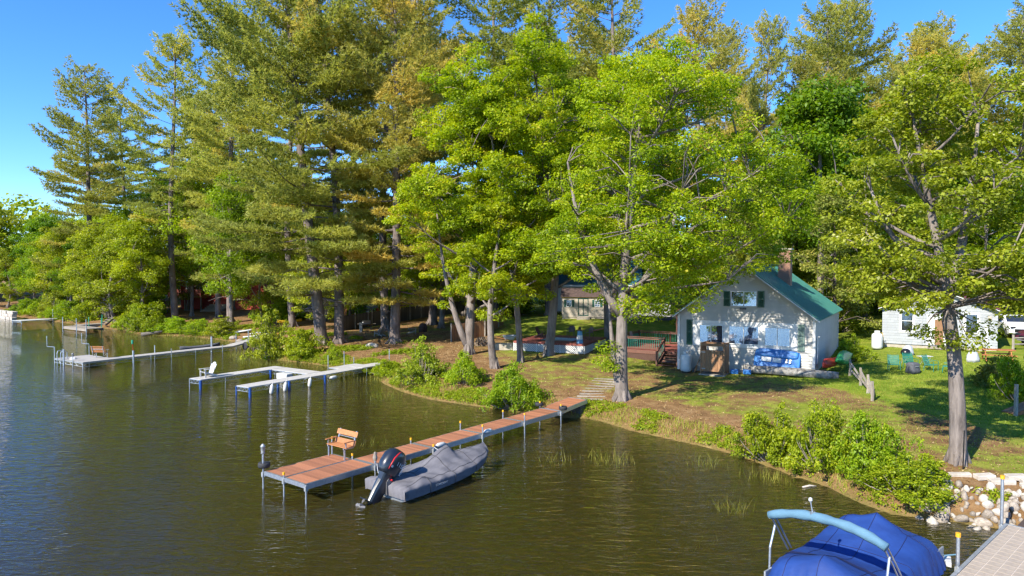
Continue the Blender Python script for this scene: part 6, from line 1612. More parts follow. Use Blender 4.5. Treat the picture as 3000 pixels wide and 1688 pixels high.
for k in range(2): MB().b2(3.0, 4.75, -0.45 - 0.4 * k, -0.12 - 0.4 * k, 2.05 - 0.22 * k - 0.06, 2.05 - 0.22 * k).build('step', M_wea, ct)

# ---------------------------------------------------------------- right lawn furniture
def strap_chair(label, loc, rz, short=False):
    t = thing('lawn_chair', label, 'chair', loc, rz)
    for k in range(9): MB().tube([(-0.27 + k * 0.0675, -0.25, 0.40), (-0.27 + k * 0.0675, 0.22, 0.37)], 0.022, 5, sq=0.3).build('seat_strap', M_chg, t)
    if not short:
        for k in range(9):
            MB().tube([(-0.27 + k * 0.0675, 0.24, 0.40), (-0.27 + k * 0.0675, 0.42, 0.92)], 0.022, 5, sq=0.3).build('back_strap', M_chg, t)
        for k in range(5): MB().tube([(-0.30, 0.262 + k * 0.038, 0.46 + k * 0.105), (0.30, 0.262 + k * 0.038, 0.46 + k * 0.105)], 0.014, 5).build('cross_strap', M_chg, t)
        MB().tube([(-0.30, 0.22, 0.38), (-0.30, 0.44, 0.96), (0.30, 0.44, 0.96), (0.30, 0.22, 0.38)], 0.018, 6).build('back_frame', M_chg, t)
    MB().tube([(-0.30, -0.27, 0.40), (0.30, -0.27, 0.40), (0.30, 0.24, 0.37), (-0.30, 0.24, 0.37), (-0.30, -0.27, 0.40)], 0.018, 6).build('seat_frame', M_chg, t)
    for s in (-1, 1):
        MB().tube([(s * 0.31, -0.27, 0), (s * 0.31, -0.27, 0.62), (s * 0.31, 0.05, 0.63), (s * 0.31, 0.36, 0.66)] if not short else [(s * 0.31, -0.27, 0), (s * 0.31, -0.27, 0.55), (s * 0.31, 0.2, 0.55)], 0.018, 6).build('arm_rest', M_chg, t)
        MB().tube([(s * 0.31, 0.24, 0.38), (s * 0.31, 0.30, 0.0)], 0.018, 6).build('leg', M_chg, t)
    return t
def onlawn(x, y): return (x, y, gz(x, y))
strap_chair('green strap lawn chair, leftmost of three round the covered fire bowl', onlawn(23.9, 43.4), R(-20)); strap_chair('green strap lawn chair directly behind the dark grey covered fire bowl', onlawn(25.0, 43.5), R(0)); strap_chair('green strap lawn chair right of the covered fire bowl by the nearest trunk', onlawn(25.8, 42.7), R(35))
strap_chair('low green strap footstool half hidden behind the nearest trunk', onlawn(26.4, 42.0), R(60), True)
bg_ = thing('fire_bowl_cover', 'dark grey fabric cover over a square fire bowl between the green chairs', 'cover', onlawn(24.45, 42.3), 0.3)
MB().sm().loft([rbox(0, 0, 0.34, 0.30, 0, 20), rbox(0, 0, 0.36, 0.31, 0.18, 20), rbox(0, 0, 0.31, 0.27, 0.42, 20), rbox(0, 0, 0.33, 0.28, 0.58, 20), rbox(0, 0, 0.22, 0.18, 0.66, 20)]).build('fabric', M_bag, bg_); MB().b2(-0.12, 0.12, -0.31, -0.29, 0.42, 0.46).build('handle', M_alud, bg_)
kg = thing('kettle_grill', 'black kettle grill behind the green lawn chairs', 'grill', onlawn(25.75, 45.4))
MB().sm().lathe([(0.05, 0.52), (0.20, 0.56), (0.29, 0.68), (0.30, 0.76), (0.29, 0.80), (0.24, 0.92), (0.12, 0.99), (0.02, 1.0)], n=18).build('bowl', M_blk, kg)
for k in range(3): a = k * 2.09; MB().tube([(0.15 * math.cos(a), 0.15 * math.sin(a), 0.6), (0.28 * math.cos(a), 0.28 * math.sin(a), 0)], 0.014, 5).build('leg', M_alud, kg)
ft_ = thing('folding_table', 'small white folding table behind the right green lawn chair', 'table', onlawn(26.3, 44.2), 0.2); MB().b2(-0.4, 0.4, -0.25, 0.25, 0.66, 0.69).build('tabletop', M_whp, ft_)
for s in (-1, 1): MB().tube([(-0.3, s * 0.2, 0.66), (0.3, s * 0.2, 0)], 0.013, 5).tube([(0.3, s * 0.2, 0.66), (-0.3, s * 0.2, 0)], 0.013, 5).build('leg', M_alud, ft_)
for (x, y, sx, lab) in ((30.1, 45.3, 0.42, 'silver tarp wrapped bundle beside the picnic table'), (27.9, 48.9, 0.42, 'white tarp covered bundle by the cottage steps')):
    mb = MB().sm(); rg_ = rng(int(x * 10)); rings = []
    for i, (z, f) in enumerate([(0, 1.0), (0.2, 1.05), (0.42, 0.9), (0.62, 0.66), (0.72, 0.3)]): rings.append([(sx * f * math.cos(a) * (1 + 0.14 * math.sin(5 * a + i)), sx * 0.8 * f * math.sin(a) * (1 + 0.1 * math.sin(4 * a + 2 * i)), z) for a in np.linspace(0, 2 * math.pi, 17)[:-1]])
    o = tag(mb.loft(rings).build('tarp_bundle', M_tarp), lab, 'bundle'); o.location = onlawn(x, y); o.rotation_euler = (0, 0, 0.4)
pt = thing('picnic_table', 'orange stained picnic table in front of the shingled cottage', 'table', onlawn(31.6, 45.2), R(-25))
for k in range(5): MB().b2(-0.95, 0.95, -0.37 + k * 0.15, -0.37 + k * 0.15 + 0.14, 0.72, 0.76).build('top_board', M_orw, pt)
for s in (-1, 1):
    for k in range(2): MB().b2(-0.95, 0.95, s * 0.68 - 0.14 + k * 0.145, s * 0.68 - 0.005 + k * 0.145, 0.42, 0.46).build('bench_board', M_orw, pt)
    MB().beam((s * 0.7, -0.74, 0), (s * 0.7, -0.2, 0.72), 0.05, 0.10).beam((s * 0.7, 0.74, 0), (s * 0.7, 0.2, 0.72), 0.05, 0.10).beam((s * 0.7, -0.8, 0.40), (s * 0.7, 0.8, 0.40), 0.05, 0.09).build('leg_frame', M_orw, pt)
# split rail fence
sr = thing('split_rail_fence', 'old grey split rail fence sagging between the two lawns', 'fence', (20.3, 41.2, 0))
rl = [(20.6, 42.3), (19.9, 39.6), (19.2, 37.4), (18.5, 35.6)]
for k, (x, y) in enumerate(rl):
    z = gz(x, y); MB().tube([(x - 20.3, y - 41.2, z - 0.2), (x - 20.3 + 0.04, y - 41.2, z + 0.5), (x - 20.3, y - 41.2, z + 1.02)], [0.09, 0.085, 0.07], 6).build('post', M_wea, sr)
for (a, b) in zip(rl[:-1], rl[1:]):
    for dz0, dz1 in ((0.86, 0.42), (0.42, 0.28)):
        za, zb = gz(*a), gz(*b); MB().tube([(a[0] - 20.3, a[1] - 41.2, za + dz0), ((a[0] + b[0]) / 2 - 20.26, (a[1] + b[1]) / 2 - 41.2, (za + zb) / 2 + (dz0 + dz1) / 2 - 0.05), (b[0] - 20.3, b[1] - 41.2, zb + dz1)], [0.06, 0.065, 0.05], 6).build('rail', M_wea, sr)
sr2 = thing('split_rail_fence', 'weathered split rail fence in front of the white car', 'fence', (35.8, 49.6, 0))
for k in range(4):
    x, y = k * 2.1, 0.9 * k * 0.2; z = gz(35.8 + x, 49.6 + y); MB().tube([(x, y, z - 0.2), (x, y, z + 1.15)], [0.09, 0.08], 6).build('post', M_wea, sr2)
    if k < 3:
        for dz in (0.45, 0.9): MB().tube([(x, y, z + dz), (x + 2.1, y + 0.18, z + dz + 0.05)], [0.06, 0.06], 6).build('rail', M_wea, sr2)
# cars
def car(name, label, loc, rz, paint, suv=True):
    t = thing(name, label, 'car', loc, rz)            # local x: forward
    prof = [(-2.2, 0.45), (-2.25, 0.95), (-2.05, 1.12), (-1.75, 1.62), (-1.2, 1.70), (0.2, 1.68), (0.95, 1.18), (1.9, 1.03), (2.2, 0.85), (2.25, 0.45)]
    body = MB().sm(); rings = []
    for (yy, f, up_) in [(-0.92, 0.96, 0.0), (-0.90, 1.0, 0.02), (-0.72, 1.0, 0.05), (0.72, 1.0, 0.05), (0.90, 1.0, 0.02), (0.92, 0.96, 0.0)]:
        rings.append([(x * f, yy * (1 - 0.16 * max(0, z - 1.0) / 0.7), z + (up_ if z > 1.0 else 0)) for x, z in prof] + [(2.0, yy, 0.32), (-2.0, yy, 0.32)])
    body.loft(rings); b_ = body.build('body', paint, t); m_ = b_.modifiers.new('b', 'BEVEL'); m_.width = 0.05; m_.segments = 2; m_.limit_method = 'ANGLE'
    MB().add([(0.97, -0.74, 1.24), (0.97, 0.74, 1.24), (0.27, 0.66, 1.70), (0.27, -0.66, 1.70)], [(0, 1, 2, 3)]).build('windscreen', M_glassd, t)
    for s in (-1, 1):
        MB().add([(0.80, s * 0.905, 1.20), (0.15, s * 0.835, 1.62), (-1.15, s * 0.83, 1.63), (-1.75, s * 0.905, 1.20)], [(0, 1, 2, 3) if s > 0 else (3, 2, 1, 0)]).build('side_window', M_glassd, t)
        MB().box((2.14, s * 0.66, 0.86), (0.22, 0.36, 0.13), rz=-s * 0.3).build('headlight', M_glassd, t)
        MB().box((0.72, s * 1.02, 1.22), (0.12, 0.2, 0.14)).build('mirror', paint, t, 0.03)
        for x in (-1.35, 1.38):
            w_ = MB().tube([(x, s * 0.70, 0.35), (x, s * 0.93, 0.35)], 0.35, 18).build('wheel', M_rub, t); MB().tube([(x, s * 0.90, 0.35), (x, s * 0.94, 0.35)], 0.22, 14).build('rim', M_alu, w_)
    MB().box((2.235, 0, 0.62), (0.06, 1.1, 0.26)).build('grille', M_blk, t, 0.02); MB().box((2.24, 0, 0.42), (0.05, 1.4, 0.08)).build('bumper_bar', M_alud, t)
    return t
car('car', 'white sport utility car parked beyond the rail fence at the right edge', (41.0, 56.8, gz(41, 56.8) + 0.02), R(-110), M_carw)
car('car', 'maroon car nose behind the bush at the right edge', (39.9, 51.2, gz(39.9, 51.2) + 0.02), R(-175), M_carm)
# wooden ramp end at the right edge
wr = thing('wooden_ramp', 'plain wooden ramp with upright post at the right picture edge', 'ramp', (23.0, 31.6, gz(23, 31.6)), 0.25)
MB().b2(-0.06, 0.06, -0.06, 0.06, 0, 1.45).build('post', M_wea, wr)
for k in range(3): MB().beam((0.05, 0.16 + k * 0.24, 0.06), (2.6, 0.16 + k * 0.24, 0.78), 0.22, 0.05).build('board', M_cedar, wr)
MB().beam((0.05, 0.02, 0.0), (2.6, 0.02, 0.72), 0.05, 0.22).build('stringer', M_orw, wr)
# ---------------------------------------------------------------- pine yard on the left
adirondack('garden_chair', 'weathered grey garden chair left of the golden pine trunk', onlawn(-13.3, 69.4), R(-115), M_wea)
adirondack('garden_chair', 'weathered grey garden chair half hidden behind the golden pine trunk', onlawn(-11.8, 68.8), R(-120), M_wea)
adirondack('garden_chair', 'weathered grey garden chair right of the golden pine trunk', onlawn(-10.1, 70.6), R(100), M_wea)
fb = thing('fire_barrel', 'rusty half barrel fire pit on the pine straw', 'fire barrel', onlawn(-9.3, 72.6))
MB().sm().lathe([(0.44, 0), (0.46, 0.5), (0.44, 0.62), (0.33, 0.86), (0.15, 0.96), (0.02, 0.97)], n=18).build('drum', M_iron, fb); MB().lathe([(0.46, 0.44), (0.48, 0.46), (0.48, 0.52), (0.46, 0.54)], n=18).build('rim', M_iron, fb)
pl_ = tag(MB().b2(-0.14, 0.14, -0.14, 0.14, 0, 1.0).b2(-0.16, 0.16, -0.16, 0.16, 1.0, 1.06).build('post', M_wea), 'short pale post beside the dark grill in front of the board fence', 'post'); pl_.location = onlawn(-16.2, 74.5)
gr = thing('covered_grill', 'dark cluttered grill in front of the board fence', 'grill', onlawn(-16.2, 77.5), 0.3)
MB().sm().loft([rbox(0, 0, 0.55, 0.35, 0.55, 16), rbox(0, 0, 0.60, 0.38, 0.75, 16), rbox(0, 0, 0.50, 0.30, 1.1, 16)]).build('hood', M_blk, gr); MB().b2(-1.0, -0.55, -0.25, 0.25, 0.7, 0.75).b2(0.55, 1.0, -0.25, 0.25, 0.7, 0.75).build('side_shelf', M_wead, gr)
for sx in (-0.45, 0.45): MB().b2(sx - 0.04, sx + 0.04, -0.25, 0.25, 0, 0.6).build('leg', M_blk, gr)
bo = tag(MB().box((0, 0, 1.2), (0.95, 0.08, 2.4), rx=R(-10)).build('plywood_sheet', M_benchw), 'brown board leaning on a pine trunk behind the pine pair', 'board'); bo.location = onlawn(-20.2, 82.0); bo.rotation_euler = (0, 0.12, 0.2)
adirondack('garden_chair', 'red garden chair on the sunny grass beyond the board fence', onlawn(-18.5, 96.0), R(10), M_kred)
adirondack('garden_chair', 'dark red garden chair in shade left of the pine pair', onlawn(-30.2, 85.0), R(100), M_redb)
kayak('kayak', 'yellow kayak on the grass left of the pine pair', (-27.2, 85.0, gz(-27.2, 85) + 0.02), (0, 0, 0.7), 2.6, 0.75, 0.28, M_kyel)
wp = thing('woodpile', 'stack of split firewood right of the two stemmed maple', 'woodpile', onlawn(-2.2, 58.8), R(-8))
rgl = rng(71)
LG = MB().tube([(0, -0.22, 0), (0, 0.22, 0)], 0.075, 6).mesh('log', M_log)
for r_ in range(6):
    for k in range(13 - r_):
        inst('log', LG, wp, (-1.0 + k * 0.155 + r_ * 0.07 + rgl.uniform(-.02, .02), rgl.uniform(-.08, .08), 0.08 + r_ * 0.125), (rgl.uniform(-.1, .1), rgl.uniform(0, 3), rgl.uniform(-.15, .15)), rgl.uniform(0.8, 1.15))
wb_ = thing('wheelbarrow', 'grey wheelbarrow parked left of the lattice platform', 'wheelbarrow', onlawn(-0.35, 59.5), R(15))
MB().loft([rbox(0.1, 0, 0.35, 0.26, 0.42, 16), rbox(0.18, 0, 0.62, 0.40, 0.78, 16)], cap=False).build('tray', M_tarp, wb_)
for s in (-1, 1): MB().tube([(0.75, s * 0.06, 0.22), (0.0, s * 0.26, 0.42), (-1.0, s * 0.30, 0.66)], 0.022, 6).build('handle', M_benchw, wb_); MB().tube([(-0.15, s * 0.25, 0.42), (-0.25, s * 0.25, 0.0)], 0.018, 6).build('leg', M_iron, wb_)
w_ = MB().tube([(0.78, -0.05, 0.2), (0.78, 0.05, 0.2)], 0.2, 16).build('wheel', M_rub, wb_)
sb = tag(MB().b2(-0.75, 0.75, -0.45, 0.45, -0.1, 0.5).build('stone_block', M_conc, None, 0.04), 'low stone block on the grass left of the lattice platform', 'stone'); sb.location = onlawn(-0.6, 56.6); sb.rotation_euler = (0, 0, -0.15)
rk = tag(MB().sm().lathe([(0.35, -0.1), (0.42, 0.12), (0.30, 0.34), (0.10, 0.42)], n=9).build('boulder', M_slab), 'pale white rock on the pine straw before the golden pine', 'rock'); rk.location = onlawn(-12.4, 61.4); rk.scale = (1.5, 1, 1)
# wooden steps set in the slope behind the dock
rgt = rng(81)
for k in range(9):
    t = k / 8; x = 4.25 + 1.75 * t; y = 38.5 + 5.4 * t
    st_ = tag(MB().b2(-0.80, 0.80, -0.08, 0.08, -0.14, 0.025).build('path_step', M_wea), ['lowest timber step', 'second timber step', 'third timber step', 'fourth timber step', 'fifth timber step', 'sixth timber step', 'seventh timber step', 'eighth timber step', 'topmost timber step'][k] + ' of the lawn path, counted from the brown dock', 'step', 'timber steps of the lawn path')
    st_.location = (x, y, gz(x, y) + 0.02); st_.rotation_euler = (0, 0, R(-8) + rgt.uniform(-.06, .06))
cf = tag(MB().b2(-0.55, 0.55, -0.25, 0.25, -0.6, 0.08).build('timber_crib', M_wead), 'dark timber crib under the shore end of the brown dock', 'crib'); cf.location = (*F(17.5, 0.61)[:2], 0.5); cf.rotation_euler = (0, 0, DA + R(90))

# ---------------------------------------------------------------- pontoon boat with blue cover
PA = R(42.5); PO = (6.93, 15.33)
po = thing('pontoon_boat', 'pontoon boat under a bright blue cover beside the tan dock', 'boat', (PO[0], PO[1], 0), PA)
# local x forward (towards the shore), y left
nu, nv = 60, 41
V = np.zeros((nu, nv, 3))
def sup(p, n): return (abs(p)) ** n
for i in range(nu):
    s = -1 + 2 * i / (nu - 1)
    for j in range(nv):
        q = -1 + 2 * j / (nv - 1)
        # rounded rectangle plan
        mx_ = max(abs(s), abs(q)); r_ = (abs(s) ** 7 + abs(q) ** 7) ** (1 / 7) if mx_ > 0 else 0
        k = mx_ / r_ if r_ > 0 else 1
        X = 1.95 + 2.55 * s * k; Y = 1.36 * q * k
        top = 1.06 + 0.74 * max(0, 1 - abs(X - 3.1) / 1.55) ** 1.35 * (1 - abs(q)) ** 0.95 + 0.52 * max(0, 1 - abs(X - 0.05) / 1.7) ** 1.35 * (1 - abs(q)) ** 0.95 + 0.16 * math.exp(-(((X - 3.3) / 0.5) ** 2)) * math.exp(-((q - 0.55) / 0.2) ** 2)
        top -= 0.05 * (1 - abs(q)) * math.exp(-(((X - 1.6) / 0.5) ** 2)) + 0.01 * math.sin(X * 7 + q * 5)
        edge = max(0, (mx_ - 0.80) / 0.20)
        z = top if edge <= 0 else top * (1 - edge ** 2.2) + 0.50 * edge ** 2.2
        if edge > 0: X += 0.02 * math.sin(q * 40) * edge; Y += 0.02 * math.sin(s * 44) * edge
        V[i, j] = (X, Y, z)
k2 = np.arange(nu - 1)[:, None] * nv + np.arange(nv - 1)[None, :]
FC = np.stack([k2, k2 + nv, k2 + 1 + nv, k2 + 1], -1).reshape(-1, 4)
inst('cover', np_mesh('pontoon_cover', V.reshape(-1, 3), FC, M_bcov, smooth=True), po)
# band: a strip laid on the cover across the boat
bi = 14
Bv = []
for i in (bi, bi + 1, bi + 2):
    for j in range(1, nv - 1): Bv.append((V[i, j, 0], V[i, j, 1] * 1.004, V[i, j, 2] + 0.014))
nb = nv - 2; Bv = np.array(Bv); Fb = np.array([(r_ * nb + j, (r_ + 1) * nb + j, (r_ + 1) * nb + j + 1, r_ * nb + j + 1) for r_ in range(2) for j in range(nb - 1)])
for j in (nv // 2, 9, nv - 10):
    MB().tube([tuple(V[i, j] + np.array([0, 0, 0.004])) for i in range(1, nu - 1)], 0.008, 5).build('seam', M_bcov2, po)
for i in (30, 44):
    MB().tube([tuple(V[i, j] + np.array([0, 0, 0.004])) for j in range(1, nv - 1)], 0.008, 5).build('seam', M_bcov2, po)
inst('cover_band', np_mesh('band', Bv, Fb, M_bcov2, smooth=True), po)
MB().b2(-0.45, 4.35, -1.22, 1.22, 0.42, 0.56).build('deck_frame', M_alu, po)
fp_ = MB()
for s in (-1, 1): fp_.b2(-0.4, 4.30, s * 1.16 - 0.02, s * 1.16 + 0.02, 0.56, 0.95)
fp_.b2(4.16, 4.20, -1.05, 1.05, 0.56, 0.9); fp_.build('fence_panel', M_alud, po)
for s in (-1, 1): MB().sm().tube([(-0.6, s * 0.85, 0.15), (3.9, s * 0.85, 0.15), (4.45, s * 0.85, 0.22), (4.85, s * 0.85, 0.36)], [0.31, 0.31, 0.24, 0.04], 16).build('pontoon_tube', M_alu, po)
for s in (-1, 1): MB().prism([(4.36, s * 1.12 - 0.22), (4.78, s * 1.05 - 0.16), (4.78, s * 1.05 + 0.12), (4.36, s * 1.12 + 0.12)], 0.44, 0.56).build('bow_step', M_whp, po)
# folded bimini: padded canvas bar on a hoop
def hoop(yf): return 0.0 + 0.0 * yf
pts = []
for k in range(17):
    y = 1.30 - 2.60 * k / 16; pts.append((0.05 + 0.10 * math.sin(k / 16 * 3.14), y, 2.12 + 0.22 * (1 - (abs(y) / 1.30) ** 2.4)))
MB().sm().tube(pts, [0.09] + [0.108 + 0.010 * math.sin(k * 2.1) + 0.006 * math.sin(k * 5.3) for k in range(15)] + [0.10], 12).build('bimini_boot', M_bim, po)
for s in (-1, 1):
    for dx in (0.0, 0.16): MB().tube([(0.05 + dx, s * 1.24, 2.10), (0.55 + dx, s * 1.27, 1.55), (1.0 + dx, s * 1.28, 1.05)], 0.022, 8).build('bimini_bow', M_alu, po)
    MB().tube([(0.30, s * 1.27, 1.85), (0.10, s * 1.29, 1.35), (0.08, s * 1.29, 0.8)], 0.028, 8).build('bimini_strut', M_alu, po)
lp = thing('anchor_light', 'small pole light on the light blue folded sunshade', 'lamp', (PO[0] + math.cos(PA) * 0.12 - math.sin(PA) * 0.30, PO[1] + math.sin(PA) * 0.12 + math.cos(PA) * 0.30, 2.42))
MB().tube([(0, 0, 0), (-0.04, 0.02, 0.27)], 0.016, 8).build('pole', M_alu, lp); MB().b2(-0.06, 0.06, -0.04, 0.04, -0.03, 0.03).build('base', M_alu, lp); MB().lathe([(0.03, 0), (0.045, 0.02), (0.04, 0.07), (0.01, 0.09)], (-0.04, 0.02, 0.26), 12).build('bulb', M_whp, lp)

# ---------------------------------------------------------------- tan dock at the right
TA = R(42.5); TO = (11.23, 17.22)
td = thing('dock', 'wide tan tiled dock with yellow capped posts at the lower right corner', 'dock', (TO[0], TO[1], 0), TA)
# local x to shore, y left; the edge at y=0, tiles to the right (negative y)
M_grout = pm('pale grout', (0.60, 0.52, 0.44), (0.5, 0.43, 0.36), 6, 0.8)
TL = MB().box((0, 0, 0), (0.282, 0.282, 0.03)).mesh('tile', M_tan)
for i in range(-14, 14):
    for k in range(9):
        inst('tile', TL, td, (i * 0.3 + 0.15, -0.25 - k * 0.3, 0.5))
MB().b2(-4.2, 4.22, -2.85, -0.10, 0.38, 0.509).build('deck_base', M_grout, td)
MB().b2(-4.2, 4.22, -0.09, 0.0, 0.30, 0.52).b2(-4.2, 4.22, -0.22, -0.20, 0.3, 0.4).b2(4.22, 4.30, -2.9, 0.0, 0.30, 0.52).build('edge_rail', M_alud, td)
for (u, y, h) in [(0.0, 0.06, 1.25), (4.2, 0.06, 1.85), (0.6, -2.0, 1.2), (-4.0, 0.06, 1.2)]:
    p = MB().cyl((u, y, -1.4), 0.045, h + 1.4, 12).build('post', M_alu, td); MB().cyl((u, y, h - 0.02), 0.06, 0.10, 12).build('cap', M_yel, p); MB().b2(u - 0.08, u + 0.08, y - 0.10, y + 0.05, 0.32, 0.48).build('bracket', M_alud, p)
MB().b2(4.32, 8.6, -2.9, -0.3, 0.50, 0.53).build('mat', M_mat, td)
MB().beam((4.3, -2.8, 0.40), (8.6, -2.8, 0.46), 0.08, 0.14).beam((4.3, -0.4, 0.40), (8.6, -0.4, 0.46), 0.08, 0.14).build('ramp_frame', M_alud, td)
rp = tag(MB().tube([(0, 0, 0.62), (0.35, 0.12, 0.52), (0.75, 0.42, 0.52)], 0.018, 6).build('mooring_rope', M_bim), 'pale blue rope from the pontoon boat to a tan dock post', 'rope'); rp.location = (TO[0] - 0.05, TO[1] + 0.08, 0.15); rp.rotation_euler = (0, 0, PA + R(95))

# ---------------------------------------------------------------- boulders and slabs of the right bank
def rock_mesh(seed, mat, pw=0.25):
    rg_ = rng(seed); import bmesh
    bm = bmesh.new(); bmesh.ops.create_icosphere(bm, subdivisions=2, radius=1.0)
    dirs = unit(rg_.normal(size=(9, 3))); cuts = rg_.uniform(0.62, 0.95, 9)
    for v in bm.verts:
        p = np.array(v.co)
        for d, c in zip(dirs, cuts):
            e = p @ d - c
            if e > 0: p = p - d * e * 0.9
        v.co = p * (1 + 0.04 * math.sin(7 * p[0] + seed) * math.sin(6 * p[1]))
    me = bpy.data.meshes.new('rock'); bm.to_mesh(me); bm.free(); me.materials.append(mat); me.shade_smooth()
    return me
RM = [rock_mesh(300 + k, M_stone) for k in range(6)] + [rock_mesh(320 + k, M_slab) for k in range(3)]
rp_ = thing('boulder_bank', 'heap of pale boulders armouring the bank beside the tan dock', 'boulders', (14.8, 21.6, 0))
rgr = rng(91)
cnt = 0; placed = []
while cnt < 190:
    x = rgr.uniform(12.9, 18.6); y = rgr.uniform(18.6, 23.4)
    d = float(shore_d(np.array([x]), np.array([y]))[0])
    if d < -0.5 or d > 1.9 or (x < 13.6 and d > 0.8): continue
    r_ = (0.07 + 0.20 * rgr.uniform(0, 1) ** 1.5) * (1.2 - 0.25 * max(d, 0))
    if any((x - a) ** 2 + (y - b) ** 2 < (0.60 * (r_ + c)) ** 2 for a, b, c in placed): cnt += 0.03; continue
    placed.append((x, y, r_)); cnt += 1
    inst('boulder', RM[rgr.integers(0, 9)], rp_, (x - 14.8, y - 21.6, gz(x, y) + r_ * 0.16), tuple(rgr.uniform(0, 6, 3)), (r_ * rgr.uniform(0.9, 1.4), r_ * rgr.uniform(0.8, 1.1), r_ * rgr.uniform(0.6, 0.9)))
se = thing('stone_edging', 'row of flat pale quarry slabs along the lawn edge above the boulders', 'stone edging', (16, 23.3, 0))
for (x, y, l, wv, rz, dz) in [(14.6, 24.0, 0.75, 0.30, -0.05, 0), (15.5, 23.9, 0.70, 0.22, -0.15, -0.04), (16.15, 23.6, 0.62, 0.32, 0.02, 0.03), (16.5, 23.25, 0.75, 0.34, -0.2, 0), (17.05, 23.35, 0.62, 0.32, -0.12, 0.08), (17.5, 23.1, 0.9, 0.36, -0.16, 0), (17.35, 22.65, 1.1, 0.30, -0.35, -0.05), (18.1, 22.6, 0.85, 0.34, -0.28, 0.02), (18.8, 22.2, 0.8, 0.34, -0.35, 0.0), (17.6, 22.1, 0.7, 0.26, -0.5, -0.1), (19.6, 21.9, 0.9, 0.34, -0.3, 0)]:
    o = MB().box((0, 0, 0), (l, wv, 0.16), rz=0).build('slab', M_slab, se, 0.025); o.location = (x - 16, y - 23.3, gz(x, y) + 0.07 + dz); o.rotation_euler = (0.06, -0.05, rz)
sl2 = tag(MB().tube([(0, 0, -0.1), (0.02, 0, 1.4)], 0.022, 6).build('iron_rod', M_blk), 'thin black rod standing at the foot of the nearest tree', 'rod'); sl2.location = onlawn(16.0, 24.5)
# shoreline rocks near the grey dock
for i, (x, y) in enumerate([(-28.6, 73.0), (-27.2, 71.4), (-30.2, 75.2), (-25.8, 69.6), (-51.2, 89.6)]):
    o = tag(inst('rock', RM[i % 6]), ['pale rock at the waterline left of the grey dock ramp', 'pale rock beside the grey dock ramp', 'pale rock farther left of the grey dock ramp', 'pale rock right of the grey dock ramp', 'pale rock by the brown wooden dock'][i], 'rock'); o.location = (x, y, gz(x, y) + 0.1); o.scale = (0.45, 0.35, 0.3)
dl_ = tag(MB().sm().tube([(0, 0, 0), (1.2, 0.2, 0.15), (2.4, 0.1, 0.35)], [0.22, 0.2, 0.12], 8).build('driftwood_log', M_wead), 'dark driftwood log at the waterline by the dark left bank bush', 'log'); dl_.location = (-43.0, 80.6, 0.15)

fs = tag(MB().sm().tube([(0, 0, 0), (0.3, 0.1, 0.03), (0.55, 0.12, 0.0)], [0.035, 0.04, 0.03], 6).build('floating_stick', M_slab), 'pale stick floating in front of the right shore bushes', 'stick'); fs.location = (10.55, 25.05, 0.0)
# ---------------------------------------------------------------- power lines at the right
pw = thing('power_lines', 'thin power lines crossing the trees at the right edge', 'power line', (40, 62, 0))
for k in range(3): MB().tube([(-6 + t * 2.2, 0.6 * t, 9.4 + 0.55 * k - 0.12 * math.sin(t / 12 * 3.14) * 4) for t in range(13)], 0.018, 4).build('wire', M_blk, pw)

# ---------------------------------------------------------------- reeds, grass and bank plants
def blades(pos, ln, wd, rg, lean=0.35):
    n = len(pos); a = rg.uniform(0, 6.283, n); h = np.stack([np.cos(a), np.sin(a), np.zeros(n)], 1)
    l = (ln * rg.uniform(0.5, 1.3, n))[:, None]
    tip = pos + np.array([0, 0, 1.0]) * l + h * l * (lean * rg.uniform(0.1, 1.3, n))[:, None]
    s = np.stack([-np.sin(a), np.cos(a), np.zeros(n)], 1) * wd
    ang2 = rg.uniform(0, 6.283, n); s = np.stack([np.cos(ang2), np.sin(ang2), np.zeros(n)], 1) * wd
    V = np.empty((n, 3, 3)); V[:, 0] = pos - s; V[:, 1] = pos + s; V[:, 2] = tip
    return V.reshape(-1, 3), np.arange(n * 3).reshape(n, 3)
rgg = rng(111)
for (x, y, sx, n, lab) in [(1.93, 28.3, 0.75, 90, 'small reed clump standing in the water, left of the wide one'), (4.0, 28.3, 1.0, 170, 'wide reed clump in the open water right of the covered boat'), (7.9, 28.0, 0.9, 110, 'thin reed clump in the shallows below the lawn'), (9.65, 26.0, 0.8, 190, 'dense reed clump close to the right shore bushes'), (7.25, 22.6, 0.55, 130, 'reed clump just above the pontoon boat'),
                           (-7.9, 42.6, 1.4, 240, 'reed clump in the dark water near the white dock shore'), (-6.4, 31.0, 0.7, 50, 'sparse reed clump behind the dock bench'), (-1.0, 33.6, 1.0, 60, 'sparse reeds left of the middle of the brown dock'), (-12.6, 50.6, 1.6, 200, 'reeds under the shore end of the white dock')]:
    p = np.stack([x + rgg.normal(size=n) * sx * 0.5, y + rgg.normal(size=n) * sx * 0.42, np.full(n, -0.15)], 1)
    p = p[:int(n * 0.6)]; n = len(p); V, Fq = blades(p, 0.55, 0.010, rgg, 0.6)
    o = tag(inst('reed_clump', np_mesh('reed_clump', V, Fq, L_reed, {'tint': rgg.uniform(0, 1, n)})), lab, 'reeds')
